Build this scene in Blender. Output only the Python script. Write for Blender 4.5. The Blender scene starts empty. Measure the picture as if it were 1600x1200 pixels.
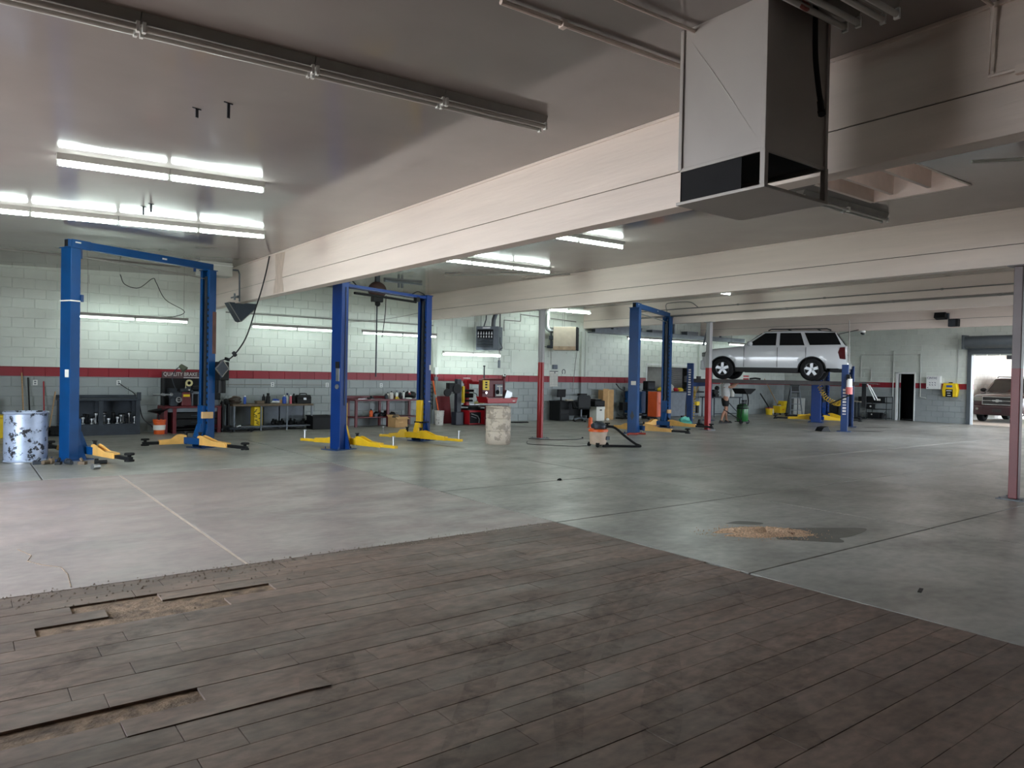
import bpy, math, random
from mathutils import Vector, Matrix, Euler
random.seed(7)
S = bpy.context.scene
COL = S.collection
PI = math.pi
# ------------------------------------------------------------------ camera
F = 1143.0
A = Vector((1510, -14, -F)).normalized()
B = Vector((-865, 32, -F)); B = (B - A * A.dot(B)).normalized()
U = A.cross(B)
cam = bpy.data.cameras.new('camera')
cam.sensor_width = 36.0; cam.lens = F / 1600 * 36.0; cam.clip_end = 300
camo = bpy.data.objects.new('camera', cam); COL.objects.link(camo)
camo.matrix_world = Matrix.Translation((0, 0, 1.6)) @ Matrix((A, B, U)).to_4x4()
S.camera = camo
# ------------------------------------------------------------------ world, sun, exposure
W = bpy.data.worlds.new('world'); S.world = W; W.use_nodes = True
wn = W.node_tree
bg = wn.nodes['Background']
bg.inputs['Color'].default_value = (0.80, 0.90, 1.0, 1); bg.inputs['Strength'].default_value = 6.3
sun = bpy.data.lights.new('sun', 'SUN'); sun.energy = 4.5; sun.angle = 0.01; sun.color = (1.0, 0.90, 0.80)
suno = bpy.data.objects.new('sun', sun); COL.objects.link(suno)
suno.rotation_euler = Vector((-0.50, 0.65, 0.55)).to_track_quat('Z', 'Y').to_euler()
S.view_settings.view_transform = 'Standard'
S.view_settings.look = 'None'
S.view_settings.gamma = 1.0
S.view_settings.use_curve_mapping = False
S.view_settings.exposure = 1.3
TUBE = 23.0
try:
    S.cycles.max_bounces = 10; S.cycles.diffuse_bounces = 6; S.cycles.glossy_bounces = 4
    S.cycles.use_denoising = True; S.cycles.sample_clamp_indirect = 6.0
    S.cycles.caustics_reflective = False; S.cycles.caustics_refractive = False
except Exception:
    pass
def portal(name, loc, rot, sx, sy):
    l = bpy.data.lights.new(name, 'AREA'); l.shape = 'RECTANGLE'; l.size = sx; l.size_y = sy
    l.cycles.is_portal = True
    o = bpy.data.objects.new(name, l); COL.objects.link(o); o.location = loc; o.rotation_euler = rot
portal('doorway_sky_portal', (-3.1, 8.6, 1.6), (0, -PI/2, 0), 3.2, 6.2)
portal('roll_door_sky_portal', (31.5, 8.2, 1.4), (0, PI/2, 0), 2.8, 7.4)

for n_, x_, y_, w_, h_ in (('added_skylight_portal', 21.0, 9.4, 2.4, 1.6), ('added_skylight_portal', 28.25, 10.0, 2.5, 2.0), ('added_skylight_portal', 14.3, 6.4, 1.2, 0.9)):  # sky sampling through the added skylights
    portal(n_, (x_, y_, 4.62), (0, 0, 0), w_, h_)
portal('added_bay_sky_portal', (22.5, 0.9, 1.6), (PI/2, 0, 0), 13.0, 3.2)  # sky sampling through the bay added in the unseen right wall
# ------------------------------------------------------------------ materials
def lin(c):
    return tuple(((v/255)/12.92 if v/255 <= 0.04045 else ((v/255+0.055)/1.055)**2.4) for v in c)
def rgb(c): return (*lin(c), 1)
MATS = {}
def mat(name, col, rough=0.5, metal=0.0, var=0.12, vs=6.0, bump=0.0, bs=40.0, wear=None, wt=0.62, ws=9.0, rvar=0.0, spec=0.5, alpha=None, emit=0, coat=0, stretch=None):
    if name in MATS: return MATS[name]
    m = bpy.data.materials.new(name); m.use_nodes = True; MATS[name] = m
    nt = m.node_tree; N = nt.nodes; L = nt.links
    p = N['Principled BSDF']
    p.inputs['Roughness'].default_value = rough; p.inputs['Metallic'].default_value = metal
    p.inputs['Specular IOR Level'].default_value = spec
    if coat: p.inputs['Coat Weight'].default_value = coat; p.inputs['Coat Roughness'].default_value = 0.05
    tc = N.new('ShaderNodeTexCoord'); co = tc.outputs['Object']
    if stretch:
        mp = N.new('ShaderNodeMapping'); mp.inputs['Scale'].default_value = stretch; L.new(co, mp.inputs['Vector']); co = mp.outputs['Vector']
    c = lin(col)
    n1 = N.new('ShaderNodeTexNoise'); n1.inputs['Scale'].default_value = vs; n1.inputs['Detail'].default_value = 5; L.new(co, n1.inputs['Vector'])
    r1 = N.new('ShaderNodeValToRGB'); L.new(n1.outputs['Fac'], r1.inputs['Fac'])
    r1.color_ramp.elements[0].position = 0.3; r1.color_ramp.elements[1].position = 0.7
    r1.color_ramp.elements[0].color = (*[max(0, x*(1-var)) for x in c], 1)
    r1.color_ramp.elements[1].color = (*[min(1, x*(1+var)) for x in c], 1)
    out = r1.outputs['Color']
    if wear:
        n2 = N.new('ShaderNodeTexNoise'); n2.inputs['Scale'].default_value = ws; n2.inputs['Detail'].default_value = 8; n2.inputs['Roughness'].default_value = 0.7
        L.new(co, n2.inputs['Vector'])
        r2 = N.new('ShaderNodeValToRGB'); L.new(n2.outputs['Fac'], r2.inputs['Fac'])
        r2.color_ramp.elements[0].position = wt; r2.color_ramp.elements[1].position = min(1, wt+0.04)
        mx = N.new('ShaderNodeMix'); mx.data_type = 'RGBA'
        L.new(r2.outputs['Color'], mx.inputs['Factor']); L.new(out, mx.inputs['A']); mx.inputs['B'].default_value = rgb(wear)
        out = mx.outputs['Result']
    L.new(out, p.inputs['Base Color'])
    if rvar:
        mr = N.new('ShaderNodeMapRange'); mr.inputs['From Min'].default_value = 0.3; mr.inputs['From Max'].default_value = 0.7
        mr.inputs['To Min'].default_value = max(0, rough-rvar); mr.inputs['To Max'].default_value = min(1, rough+rvar)
        L.new(n1.outputs['Fac'], mr.inputs['Value']); L.new(mr.outputs['Result'], p.inputs['Roughness'])
    if bump:
        n3 = N.new('ShaderNodeTexNoise'); n3.inputs['Scale'].default_value = bs; n3.inputs['Detail'].default_value = 4; L.new(co, n3.inputs['Vector'])
        b = N.new('ShaderNodeBump'); b.inputs['Strength'].default_value = bump; b.inputs['Distance'].default_value = 0.02
        L.new(n3.outputs['Fac'], b.inputs['Height']); L.new(b.outputs['Normal'], p.inputs['Normal'])
    if emit:
        p.inputs['Emission Color'].default_value = (*c, 1); p.inputs['Emission Strength'].default_value = emit
    return m
def bands(name, stops, rough, dirt=0.1, bump=0.15, bs=30):
    """paint in horizontal bands: [(height, colour) ...] upwards"""
    m = bpy.data.materials.new(name); m.use_nodes = True; MATS[name] = m
    nt = m.node_tree; N = nt.nodes; L = nt.links; p = N['Principled BSDF']
    g = N.new('ShaderNodeNewGeometry'); s = N.new('ShaderNodeSeparateXYZ'); L.new(g.outputs['Position'], s.inputs[0])
    d = N.new('ShaderNodeMath'); d.operation = 'DIVIDE'; d.inputs[1].default_value = 5.0; L.new(s.outputs['Z'], d.inputs[0])
    r = N.new('ShaderNodeValToRGB'); r.color_ramp.interpolation = 'CONSTANT'; L.new(d.outputs[0], r.inputs['Fac'])
    e = r.color_ramp.elements
    e[0].position = 0; e[0].color = rgb(stops[0][1])
    e[1].position = stops[1][0]/5; e[1].color = rgb(stops[1][1])
    for h, c in stops[2:]:
        k = e.new(h/5); k.color = rgb(c)
    n = N.new('ShaderNodeTexNoise'); n.inputs['Scale'].default_value = 1.3; n.inputs['Detail'].default_value = 8; L.new(g.outputs['Position'], n.inputs['Vector'])
    mr = N.new('ShaderNodeMapRange'); mr.inputs['From Min'].default_value = 0.35; mr.inputs['From Max'].default_value = 0.7
    mr.inputs['To Min'].default_value = 1.0; mr.inputs['To Max'].default_value = 1.0-dirt; L.new(n.outputs['Fac'], mr.inputs['Value'])
    mx = N.new('ShaderNodeMix'); mx.data_type = 'RGBA'; mx.blend_type = 'MULTIPLY'; mx.inputs['Factor'].default_value = 1
    L.new(r.outputs['Color'], mx.inputs['A']); L.new(mr.outputs['Result'], mx.inputs['B']); L.new(mx.outputs['Result'], p.inputs['Base Color'])
    p.inputs['Roughness'].default_value = rough
    n3 = N.new('ShaderNodeTexNoise'); n3.inputs['Scale'].default_value = bs; L.new(g.outputs['Position'], n3.inputs['Vector'])
    b = N.new('ShaderNodeBump'); b.inputs['Strength'].default_value = bump; b.inputs['Distance'].default_value = 0.01
    L.new(n3.outputs['Fac'], b.inputs['Height']); L.new(b.outputs['Normal'], p.inputs['Normal'])
    return m
def per_object(name, cols, rough, bump=0.2, det=9, stain=(60, 50, 44), st=0.58, ss=1.1, rlo=None, streak=(1, 1, 1), fine=0.35):
    """floor surface in world coordinates with large stains; each piece takes a slightly different tone"""
    m = bpy.data.materials.new(name); m.use_nodes = True; MATS[name] = m
    nt = m.node_tree; N = nt.nodes; L = nt.links; p = N['Principled BSDF']
    g = N.new('ShaderNodeNewGeometry'); oi = N.new('ShaderNodeObjectInfo')
    mp = N.new('ShaderNodeMapping'); mp.inputs['Scale'].default_value = streak; L.new(g.outputs['Position'], mp.inputs['Vector'])
    r = N.new('ShaderNodeValToRGB'); L.new(oi.outputs['Random'], r.inputs['Fac'])
    e = r.color_ramp.elements; e[0].color = rgb(cols[0]); e[1].color = rgb(cols[1])
    n = N.new('ShaderNodeTexNoise'); n.inputs['Scale'].default_value = ss; n.inputs['Detail'].default_value = det; n.inputs['Roughness'].default_value = 0.62 if det > 6 else 0.5; n.inputs['Distortion'].default_value = 0.6
    L.new(mp.outputs['Vector'], n.inputs['Vector'])
    r2 = N.new('ShaderNodeValToRGB'); L.new(n.outputs['Fac'], r2.inputs['Fac'])
    r2.color_ramp.elements[0].position = st-0.14; r2.color_ramp.elements[1].position = st+0.16
    r2.color_ramp.elements[1].color = (0.75, 0.75, 0.75, 1)
    mx = N.new('ShaderNodeMix'); mx.data_type = 'RGBA'; L.new(r2.outputs['Color'], mx.inputs['Factor']); L.new(r.outputs['Color'], mx.inputs['A']); mx.inputs['B'].default_value = rgb(stain)
    n4 = N.new('ShaderNodeTexNoise'); n4.inputs['Scale'].default_value = 14; n4.inputs['Detail'].default_value = 8; L.new(mp.outputs['Vector'], n4.inputs['Vector'])
    mr = N.new('ShaderNodeMapRange'); mr.inputs['From Min'].default_value = 0.3; mr.inputs['From Max'].default_value = 0.75; mr.inputs['To Min'].default_value = 1.0+fine*0.3; mr.inputs['To Max'].default_value = 1.0-fine
    L.new(n4.outputs['Fac'], mr.inputs['Value'])
    m2 = N.new('ShaderNodeMix'); m2.data_type = 'RGBA'; m2.blend_type = 'MULTIPLY'; m2.inputs['Factor'].default_value = 1
    L.new(mx.outputs['Result'], m2.inputs['A']); L.new(mr.outputs['Result'], m2.inputs['B']); L.new(m2.outputs['Result'], p.inputs['Base Color'])
    rr = N.new('ShaderNodeMapRange'); rr.inputs['From Min'].default_value = 0.35; rr.inputs['From Max'].default_value = 0.65
    rr.inputs['To Min'].default_value = rlo if rlo else rough; rr.inputs['To Max'].default_value = rough
    n5 = N.new('ShaderNodeTexNoise'); n5.inputs['Scale'].default_value = 2.2; n5.inputs['Detail'].default_value = 6; L.new(mp.outputs['Vector'], n5.inputs['Vector'])
    L.new(n5.outputs['Fac'], rr.inputs['Value']); L.new(rr.outputs['Result'], p.inputs['Roughness'])
    n6 = N.new('ShaderNodeTexNoise'); n6.inputs['Scale'].default_value = 45; n6.inputs['Detail'].default_value = 5; L.new(g.outputs['Position'], n6.inputs['Vector'])
    b = N.new('ShaderNodeBump'); b.inputs['Strength'].default_value = bump; b.inputs['Distance'].default_value = 0.004
    L.new(n6.outputs['Fac'], b.inputs['Height']); L.new(b.outputs['Normal'], p.inputs['Normal'])
    return m
M = dict(
    wall=bands('painted_block', [(0, (150, 156, 156)), (1.331, (142, 24, 40)), (1.553, (216, 222, 214))], 0.45, 0.14),
    column=bands('column_paint', [(0, (152, 16, 22)), (1.9, (150, 148, 150))], 0.4, 0.25),
    colr=bands('worn_column_paint', [(0, (132, 60, 62)), (1.8, (118, 104, 106))], 0.42, 0.3),
    joint=mat('mortar', (188, 192, 186), 0.8, var=0.05),
    ceil=mat('gloss_ceiling_paint', (146, 139, 137), 0.11, var=0.05, vs=1.2, bump=0.06, bs=2.5, rvar=0.04, spec=0.3),
    beam=mat('cream_beam_paint', (228, 214, 205), 0.55, var=0.05, vs=2.5, bump=0.15, bs=12, stretch=(3, 0.25, 3)),
    conc=per_object('grey_concrete', ((150, 148, 141), (160, 158, 152)), 0.46, det=8, stain=(100, 97, 90), rlo=0.29, streak=(0.55, 0.8, 1), fine=0.3),
    pink=per_object('pinkish_concrete', ((164, 146, 142), (150, 138, 134)), 0.55, stain=(128, 122, 118), rlo=0.3, streak=(0.6, 1.0, 1), fine=0.22),
    plank=per_object('brown_plank', ((134, 111, 98), (114, 96, 85)), 0.72, stain=(74, 58, 50), st=0.56, ss=1.0, rlo=0.5, streak=(0.7, 1.4, 1), fine=0.4),
    bed=per_object('old_adhesive_bed', ((150, 126, 104), (144, 120, 98)), 0.95, bump=2.5, stain=(92, 74, 60), st=0.55, ss=7, fine=0.6),
    blue=mat('blue_lift_paint', (6, 64, 118), 0.42, spec=0.3, var=0.12, vs=3, wear=(70, 66, 66), wt=0.72, ws=5),
    blue2=mat('bright_blue_lift_paint', (6, 50, 116), 0.42, spec=0.3, var=0.08, vs=3),
    blue3=mat('slate_blue_lift_paint', (32, 56, 100), 0.45, spec=0.3, var=0.15, vs=3, wear=(90, 90, 96), wt=0.7),
    dblue=mat('blue_inner_paint', (24, 58, 104), 0.45),
    yel=mat('yellow_arm_paint', (232, 186, 30), 0.4, var=0.08, wear=(120, 96, 30), wt=0.7),
    pale=mat('faded_orange_arm_paint', (228, 176, 96), 0.5, var=0.12, wear=(90, 70, 50), wt=0.66, ws=12),
    black=mat('black_plastic', (15, 16, 18), 0.55, spec=0.3, var=0.2),
    rub=mat('black_rubber', (22, 22, 23), 0.8, spec=0.25, var=0.2),
    steel=mat('bare_steel', (168, 170, 172), 0.35, 0.9, var=0.1),
    chrome=mat('chrome', (215, 217, 220), 0.14, 1.0, var=0.03),
    galv=mat('galvanized_steel', (168, 180, 204), 0.38, 0.35, var=0.12, vs=7, wear=(40, 40, 44), wt=0.545, ws=8),
    dsteel=mat('dark_steel', (50, 56, 64), 0.5, 0.3, var=0.2, wear=(110, 108, 104), wt=0.72),
    gsteel=mat('grey_steel', (112, 118, 126), 0.5, 0.2, var=0.12),
    gbox=mat('grey_unit_paint', (104, 112, 124), 0.5, var=0.1),
    wht=mat('white_enamel', (226, 228, 226), 0.35, var=0.03),
    fix=mat('fixture_enamel', (150, 148, 144), 0.45, var=0.08),
    wood=mat('bare_wood', (176, 140, 98), 0.6, var=0.2, stretch=(2, 2, 12)),
    dwood=mat('worn_wood_top', (104, 88, 70), 0.65, var=0.25, vs=9),
    red=mat('red_paint', (166, 24, 34), 0.35, var=0.1),
    dred=mat('dark_red_paint', (98, 26, 34), 0.45, var=0.18, wear=(60, 30, 30), wt=0.68),
    org=mat('orange_plastic', (224, 96, 36), 0.4, var=0.08),
    orgp=mat('orange_cabinet_paint', (214, 90, 44), 0.32, var=0.06),
    purple=mat('purple_plastic', (72, 56, 130), 0.4),
    ypl=mat('yellow_plastic', (232, 196, 30), 0.4, var=0.06),
    card=mat('corrugated_cardboard', (188, 148, 100), 0.8, var=0.1),
    tan=mat('tan_label_board', (204, 166, 116), 0.7, var=0.12, wear=(130, 90, 60), wt=0.66, ws=30),
    drum=mat('dirty_white_plastic', (206, 192, 176), 0.55, var=0.12, vs=5, wear=(166, 152, 138), wt=0.50, ws=5),
    buck=mat('stained_white_plastic', (206, 202, 196), 0.5, var=0.1, wear=(104, 98, 92), wt=0.58, ws=16),
    vac=mat('beige_vacuum_plastic', (196, 172, 152), 0.5, var=0.12),
    beige=mat('beige_sheet_metal', (176, 164, 148), 0.45, 0.1, var=0.08),
    duct=mat('duct_sheet_metal', (170, 164, 160), 0.5, 0.25, var=0.05, vs=2),
    ductin=mat('black_duct_lining', (22, 22, 26), 0.9),  # near-black lining inside the duct register
    glass=mat('tinted_glass', (10, 14, 16), 0.05, var=0.02, spec=0.8),
    carw=mat('white_car_paint', (196, 199, 202), 0.22, var=0.01, coat=0.8),
    carr=mat('maroon_car_paint', (40, 6, 14), 0.28, spec=0.35, var=0.02, coat=0.8),
    trimb=mat('black_car_trim', (18, 18, 19), 0.6),
    lampr=mat('dark_red_lens', (70, 8, 14), 0.12),
    lampc=mat('clear_headlight_lens', (104, 106, 100), 0.25),
    green=mat('green_tank_paint', (28, 96, 40), 0.35, var=0.12),
    bag=mat('green_plastic_bag', (96, 178, 160), 0.35, var=0.15),
    skin=mat('skin', (178, 128, 104), 0.5, var=0.06),
    shirt=mat('white_tee_cotton', (206, 204, 202), 0.85, var=0.05),
    shorts=mat('black_shorts_cloth', (20, 20, 22), 0.85),
    hair=mat('dark_hair', (40, 30, 24), 0.7),
    shoe=mat('black_shoe', (26, 25, 26), 0.6),
    gran=mat('absorbent_granules', (206, 172, 142), 0.95, var=0.35, vs=60, bump=0.8, bs=90, wear=(120, 88, 66), wt=0.60, ws=5),
    oil=mat('oil_stain_film', (88, 86, 80), 0.5, var=0.25, vs=3),
    paper=mat('paper', (226, 224, 216), 0.8, var=0.03),
    navy=mat('navy_print', (24, 34, 84), 0.6),
    signd=mat('faded_sign_board', (84, 60, 62), 0.6, var=0.2),
    letter=mat('faded_white_lettering', (206, 200, 196), 0.6, var=0.15, vs=30),
    bluep=mat('blue_label_print', (40, 80, 170), 0.5),
    pinkp=mat('pink_can_paint', (206, 96, 110), 0.4),
    apron=mat('outdoor_concrete', (196, 186, 176), 0.8, var=0.08),
    alley=mat('white_alley_block', (226, 222, 214), 0.7, var=0.05),
    tube=mat('lit_fluorescent_tube', (238, 255, 248), 0.3, var=0.0, emit=1.0),
    tubew=mat('lit_wall_tube', (238, 255, 248), 0.3, var=0.0, emit=1.0),
    tubel=mat('lit_low_tube', (238, 255, 248), 0.3, var=0.0, emit=1.0),
    tubeoff=mat('unlit_fluorescent_tube', (190, 188, 184), 0.3, var=0.02),
    cable=mat('black_cable', (30, 31, 33), 0.6),
    pipe=mat('painted_conduit', (196, 198, 192), 0.5, var=0.05),
    gpipe=mat('grey_conduit', (128, 126, 122), 0.5, var=0.1),
    rust=mat('rusty_motor_housing', (74, 52, 48), 0.7, var=0.3),
    ycoil=mat('yellow_air_hose', (196, 160, 36), 0.45),
    filler=mat('joint_filler', (184, 168, 156), 0.8, var=0.15),
    void=mat('shade_black', (10, 12, 18), 0.9),  # near-black colour put in for the shade inside rooms, slots and openings
    rampm=mat('runway_steel', (72, 68, 68), 0.55, 0.3, var=0.15),
    shut=mat('shutter_slat_paint', (96, 94, 92), 0.5, 0.2, var=0.06),
    dgrey=mat('roll_housing_paint', (84, 90, 94), 0.42, 0.2, var=0.05),
    wallw=mat('grey_interior_board', (140, 140, 136), 0.7),
    sky_lens=mat('amber', (220, 140, 40), 0.3),
)
for n in ('tube',):
    MATS['lit_fluorescent_tube'].node_tree.nodes['Principled BSDF'].inputs['Emission Strength'].default_value = TUBE
MATS['lit_low_tube'].node_tree.nodes['Principled BSDF'].inputs['Emission Strength'].default_value = TUBE*0.24
MATS['lit_wall_tube'].node_tree.nodes['Principled BSDF'].inputs['Emission Strength'].default_value = TUBE*0.42

# ------------------------------------------------------------------ mesh helpers
class MB:
    def __init__(s): s.v = []; s.f = []
    def add(s, vs, fs, mt=None):
        k = len(s.v)
        for v in vs:
            v = Vector(v)
            s.v.append(mt @ v if mt is not None else v)
        s.f += [tuple(i+k for i in f) for f in fs]
        return s
    def box(s, c, d, r=(0, 0, 0), taper=1.0):
        x, y, z = d[0]/2, d[1]/2, d[2]/2; t = taper
        vs = [(-x, -y, -z), (x, -y, -z), (x, y, -z), (-x, y, -z), (-x*t, -y*t, z), (x*t, -y*t, z), (x*t, y*t, z), (-x*t, y*t, z)]
        fs = [(3, 2, 1, 0), (4, 5, 6, 7), (0, 1, 5, 4), (1, 2, 6, 5), (2, 3, 7, 6), (3, 0, 4, 7)]
        return s.add(vs, fs, Matrix.Translation(c) @ Euler(r).to_matrix().to_4x4())
    def b2(s, x0, x1, y0, y1, z0, z1): return s.box(((x0+x1)/2, (y0+y1)/2, (z0+z1)/2), (x1-x0, y1-y0, z1-z0))
    def cyl(s, p, q, r0, r1=None, n=14, caps=True):
        r1 = r0 if r1 is None else r1
        p = Vector(p); q = Vector(q); d = (q-p).normalized()
        a = d.orthogonal().normalized(); b = d.cross(a)
        vs = []
        for k in range(n):
            t = 2*PI*k/n; w = a*math.cos(t)+b*math.sin(t); vs += [p+w*r0, q+w*r1]
        fs = [(2*k, 2*((k+1) % n), 2*((k+1) % n)+1, 2*k+1) for k in range(n)]
        if caps: fs += [tuple(2*k for k in range(n))[::-1], tuple(2*k+1 for k in range(n))]
        return s.add(vs, fs)
    def tube(s, pts, r, n=8):
        pts = [Vector(p) for p in pts]; m = len(pts); vs = []; a = None
        for i, p in enumerate(pts):
            d = (pts[min(i+1, m-1)]-pts[max(i-1, 0)]).normalized()
            if a is None: a = d.orthogonal().normalized()
            a = (a-d*a.dot(d)); a = a.normalized() if a.length > 1e-6 else d.orthogonal().normalized()
            b = d.cross(a)
            vs += [p+(a*math.cos(2*PI*k/n)+b*math.sin(2*PI*k/n))*r for k in range(n)]
        fs = [(i*n+k, i*n+(k+1) % n, (i+1)*n+(k+1) % n, (i+1)*n+k) for i in range(m-1) for k in range(n)]
        fs += [tuple(range(n))[::-1], tuple((m-1)*n+k for k in range(n))]
        return s.add(vs, fs)
    def lathe(s, prof, n=24, c=(0, 0, 0), axis='z', cap=True):
        vs = []; m = len(prof)
        for r, z in prof:
            for k in range(n):
                t = 2*PI*k/n; v = (r*math.cos(t), r*math.sin(t), z)
                if axis == 'y': v = (v[0], v[2], v[1])
                if axis == 'x': v = (v[2], v[0], v[1])
                vs.append((v[0]+c[0], v[1]+c[1], v[2]+c[2]))
        fs = [(i*n+k, i*n+(k+1) % n, (i+1)*n+(k+1) % n, (i+1)*n+k) for i in range(m-1) for k in range(n)]
        if cap and prof[0][0] > 1e-4: fs.append(tuple(range(n))[::-1])
        if cap and prof[-1][0] > 1e-4: fs.append(tuple((m-1)*n+k for k in range(n)))
        if axis == 'y': fs = [f[::-1] for f in fs]
        return s.add(vs, fs)
    def prism(s, out, h, ax='z', at=0.0):
        """2D outline extruded by h along ax, starting at 'at'"""
        n = len(out)
        def P(u, v, w): return {'z': (u, v, w), 'y': (u, w, v), 'x': (w, u, v)}[ax]
        vs = [P(u, v, at) for u, v in out]+[P(u, v, at+h) for u, v in out]
        fs = [tuple(range(n))[::-1], tuple(n+k for k in range(n))]+[(k, (k+1) % n, n+(k+1) % n, n+k) for k in range(n)]
        return s.add(vs, fs)
    def ball(s, c, r, n=12, m=8, sq=(1, 1, 1)):
        vs = [(c[0], c[1], c[2]-r*sq[2])]
        for i in range(1, m):
            t = PI*i/m
            for k in range(n):
                u = 2*PI*k/n; vs.append((c[0]+r*sq[0]*math.sin(t)*math.cos(u), c[1]+r*sq[1]*math.sin(t)*math.sin(u), c[2]-r*sq[2]*math.cos(t)))
        vs.append((c[0], c[1], c[2]+r*sq[2])); e = len(vs)-1
        fs = [(0, 1+(k+1) % n, 1+k) for k in range(n)]
        fs += [(1+i*n+k, 1+i*n+(k+1) % n, 1+(i+1)*n+(k+1) % n, 1+(i+1)*n+k) for i in range(m-2) for k in range(n)]
        fs += [(1+(m-2)*n+k, 1+(m-2)*n+(k+1) % n, e) for k in range(n)]
        return s.add(vs, fs)
    def lump(s, c, r, sq, seed, n=12, m=8, amp=0.25):
        t = MB().ball((0, 0, 0), 1, n, m); rn = random.Random(seed)
        ks = [(rn.uniform(1, 4), rn.uniform(1, 4), rn.uniform(1, 4), rn.uniform(0, 6)) for _ in range(4)]
        vs = []
        for v in t.v:
            f = 1+sum(amp/2*math.sin(a*v.x*2+b*v.y*2+g*v.z*2+h) for a, b, g, h in ks)/1.4
            w = Vector((v.x*sq[0], v.y*sq[1], max(v.z, -0.55)*sq[2]))*r*f
            vs.append(w+Vector(c))
        k = len(s.v); s.v += vs; s.f += [tuple(i+k for i in f) for f in t.f]
        return s
    def mesh(s, name, m, smooth=None, recalc=True):
        me = bpy.data.meshes.new(name); me.from_pydata([tuple(v) for v in s.v], [], s.f)
        if recalc:
            import bmesh
            bm = bmesh.new(); bm.from_mesh(me); bmesh.ops.recalc_face_normals(bm, faces=bm.faces); bm.to_mesh(me); bm.free()
        me.materials.append(m)
        if smooth:
            me.shade_smooth(); me.set_sharp_from_angle(angle=math.radians(smooth))
        return me
    def o(s, name, m, parent=None, smooth=40, bevel=0, label=None, loc=None, rot=None):
        m = M[m] if isinstance(m, str) else m
        ob = bpy.data.objects.new(name, s.mesh(name, m, smooth)); COL.objects.link(ob)
        if parent is not None: ob.parent = parent
        if loc: ob.location = loc
        if rot: ob.rotation_euler = rot
        if bevel:
            b = ob.modifiers.new('edge', 'BEVEL'); b.width = bevel; b.segments = 2; b.limit_method = 'ANGLE'; b.angle_limit = 0.7
        if label: ob['label'] = label
        return ob
def tag(o, label, cat, group=None, kind=None):
    o['label'] = label
    if cat: o['category'] = cat
    if group: o['group'] = group
    if kind: o['kind'] = kind
    return o
def thing(name, label, cat, loc=(0, 0, 0), rz=0.0, group=None):
    o = bpy.data.objects.new(name, None); COL.objects.link(o); o.empty_display_size = 0.1
    o.location = loc; o.rotation_euler = (0, 0, rz)
    return tag(o, label, cat, group)
def single(name, mb, m, label, cat, loc=(0, 0, 0), rz=0, group=None, smooth=40, bevel=0, kind=None):
    return tag(mb.o(name, m, None, smooth, bevel, None, loc, (0, 0, rz)), label, cat, group, kind)
def copy_tree(o, loc=None, rz=None, label=None, parent=None):
    c = o.copy(); COL.objects.link(c)
    if parent is not None: c.parent = parent
    if loc: c.location = loc
    if rz is not None: c.rotation_euler = (0, 0, rz)
    if label: c['label'] = label
    for ch in list(o.children): copy_tree(ch, parent=c)
    return c
def text(s, size, m, parent, loc, rot, name='lettering', ext=0.002, align='CENTER', sx=1.0):
    cu = bpy.data.curves.new(name, 'FONT'); cu.body = s; cu.size = size; cu.extrude = ext; cu.align_x = align; cu.align_y = 'CENTER'
    cu.materials.append(M[m]); cu.resolution_u = 3
    o = bpy.data.objects.new(name, cu); COL.objects.link(o)
    me = bpy.data.meshes.new_from_object(o.evaluated_get(bpy.context.evaluated_depsgraph_get()))
    bpy.data.objects.remove(o); o = bpy.data.objects.new(name, me); COL.objects.link(o)
    o.parent = parent; o.location = loc; o.rotation_euler = rot; o.scale = (sx, 1, 1)
    return o
def struct(name, mb, m, smooth=None, bevel=0, label=None, parent=None):
    o = mb.o(name, m, parent, smooth, bevel)
    if parent is None:
        o['kind'] = 'structure'
        if label: o['label'] = label
    return o
def sag(p, q, d, n=12):
    p = Vector(p); q = Vector(q)
    return [p.lerp(q, i/n)-Vector((0, 0, d*4*(i/n)*(1-i/n))) for i in range(n+1)]
def spline(pts, k=6):
    pts = [Vector(p) for p in pts]; out = []
    P = [pts[0]*2-pts[1]]+pts+[pts[-1]*2-pts[-2]]
    for i in range(1, len(P)-2):
        for j in range(k):
            t = j/k; a, b, c, d = P[i-1], P[i], P[i+1], P[i+2]
            out.append(0.5*((2*b)+(c-a)*t+(2*a-5*b+4*c-d)*t*t+(3*b-a-3*c+d)*t**3))
    return out+[pts[-1]]
# ================================================================== STRUCTURE
YW, XD = 19.9, 31.3                      # wall with the benches; wall with the roll-up door
XL, YR = -3.0, -5.0
def zc(x):                               # the roof rises slightly
    k = [(-4, 3.66), (0, 3.80), (5.1, 3.96), (11.6, 4.02), (18.3, 4.06), (25, 4.07), (32, 4.07)]
    for (a, za), (b, zb) in zip(k, k[1:]):
        if x <= b: return za+(zb-za)*(x-a)/(b-a)
    return 4.07
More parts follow.
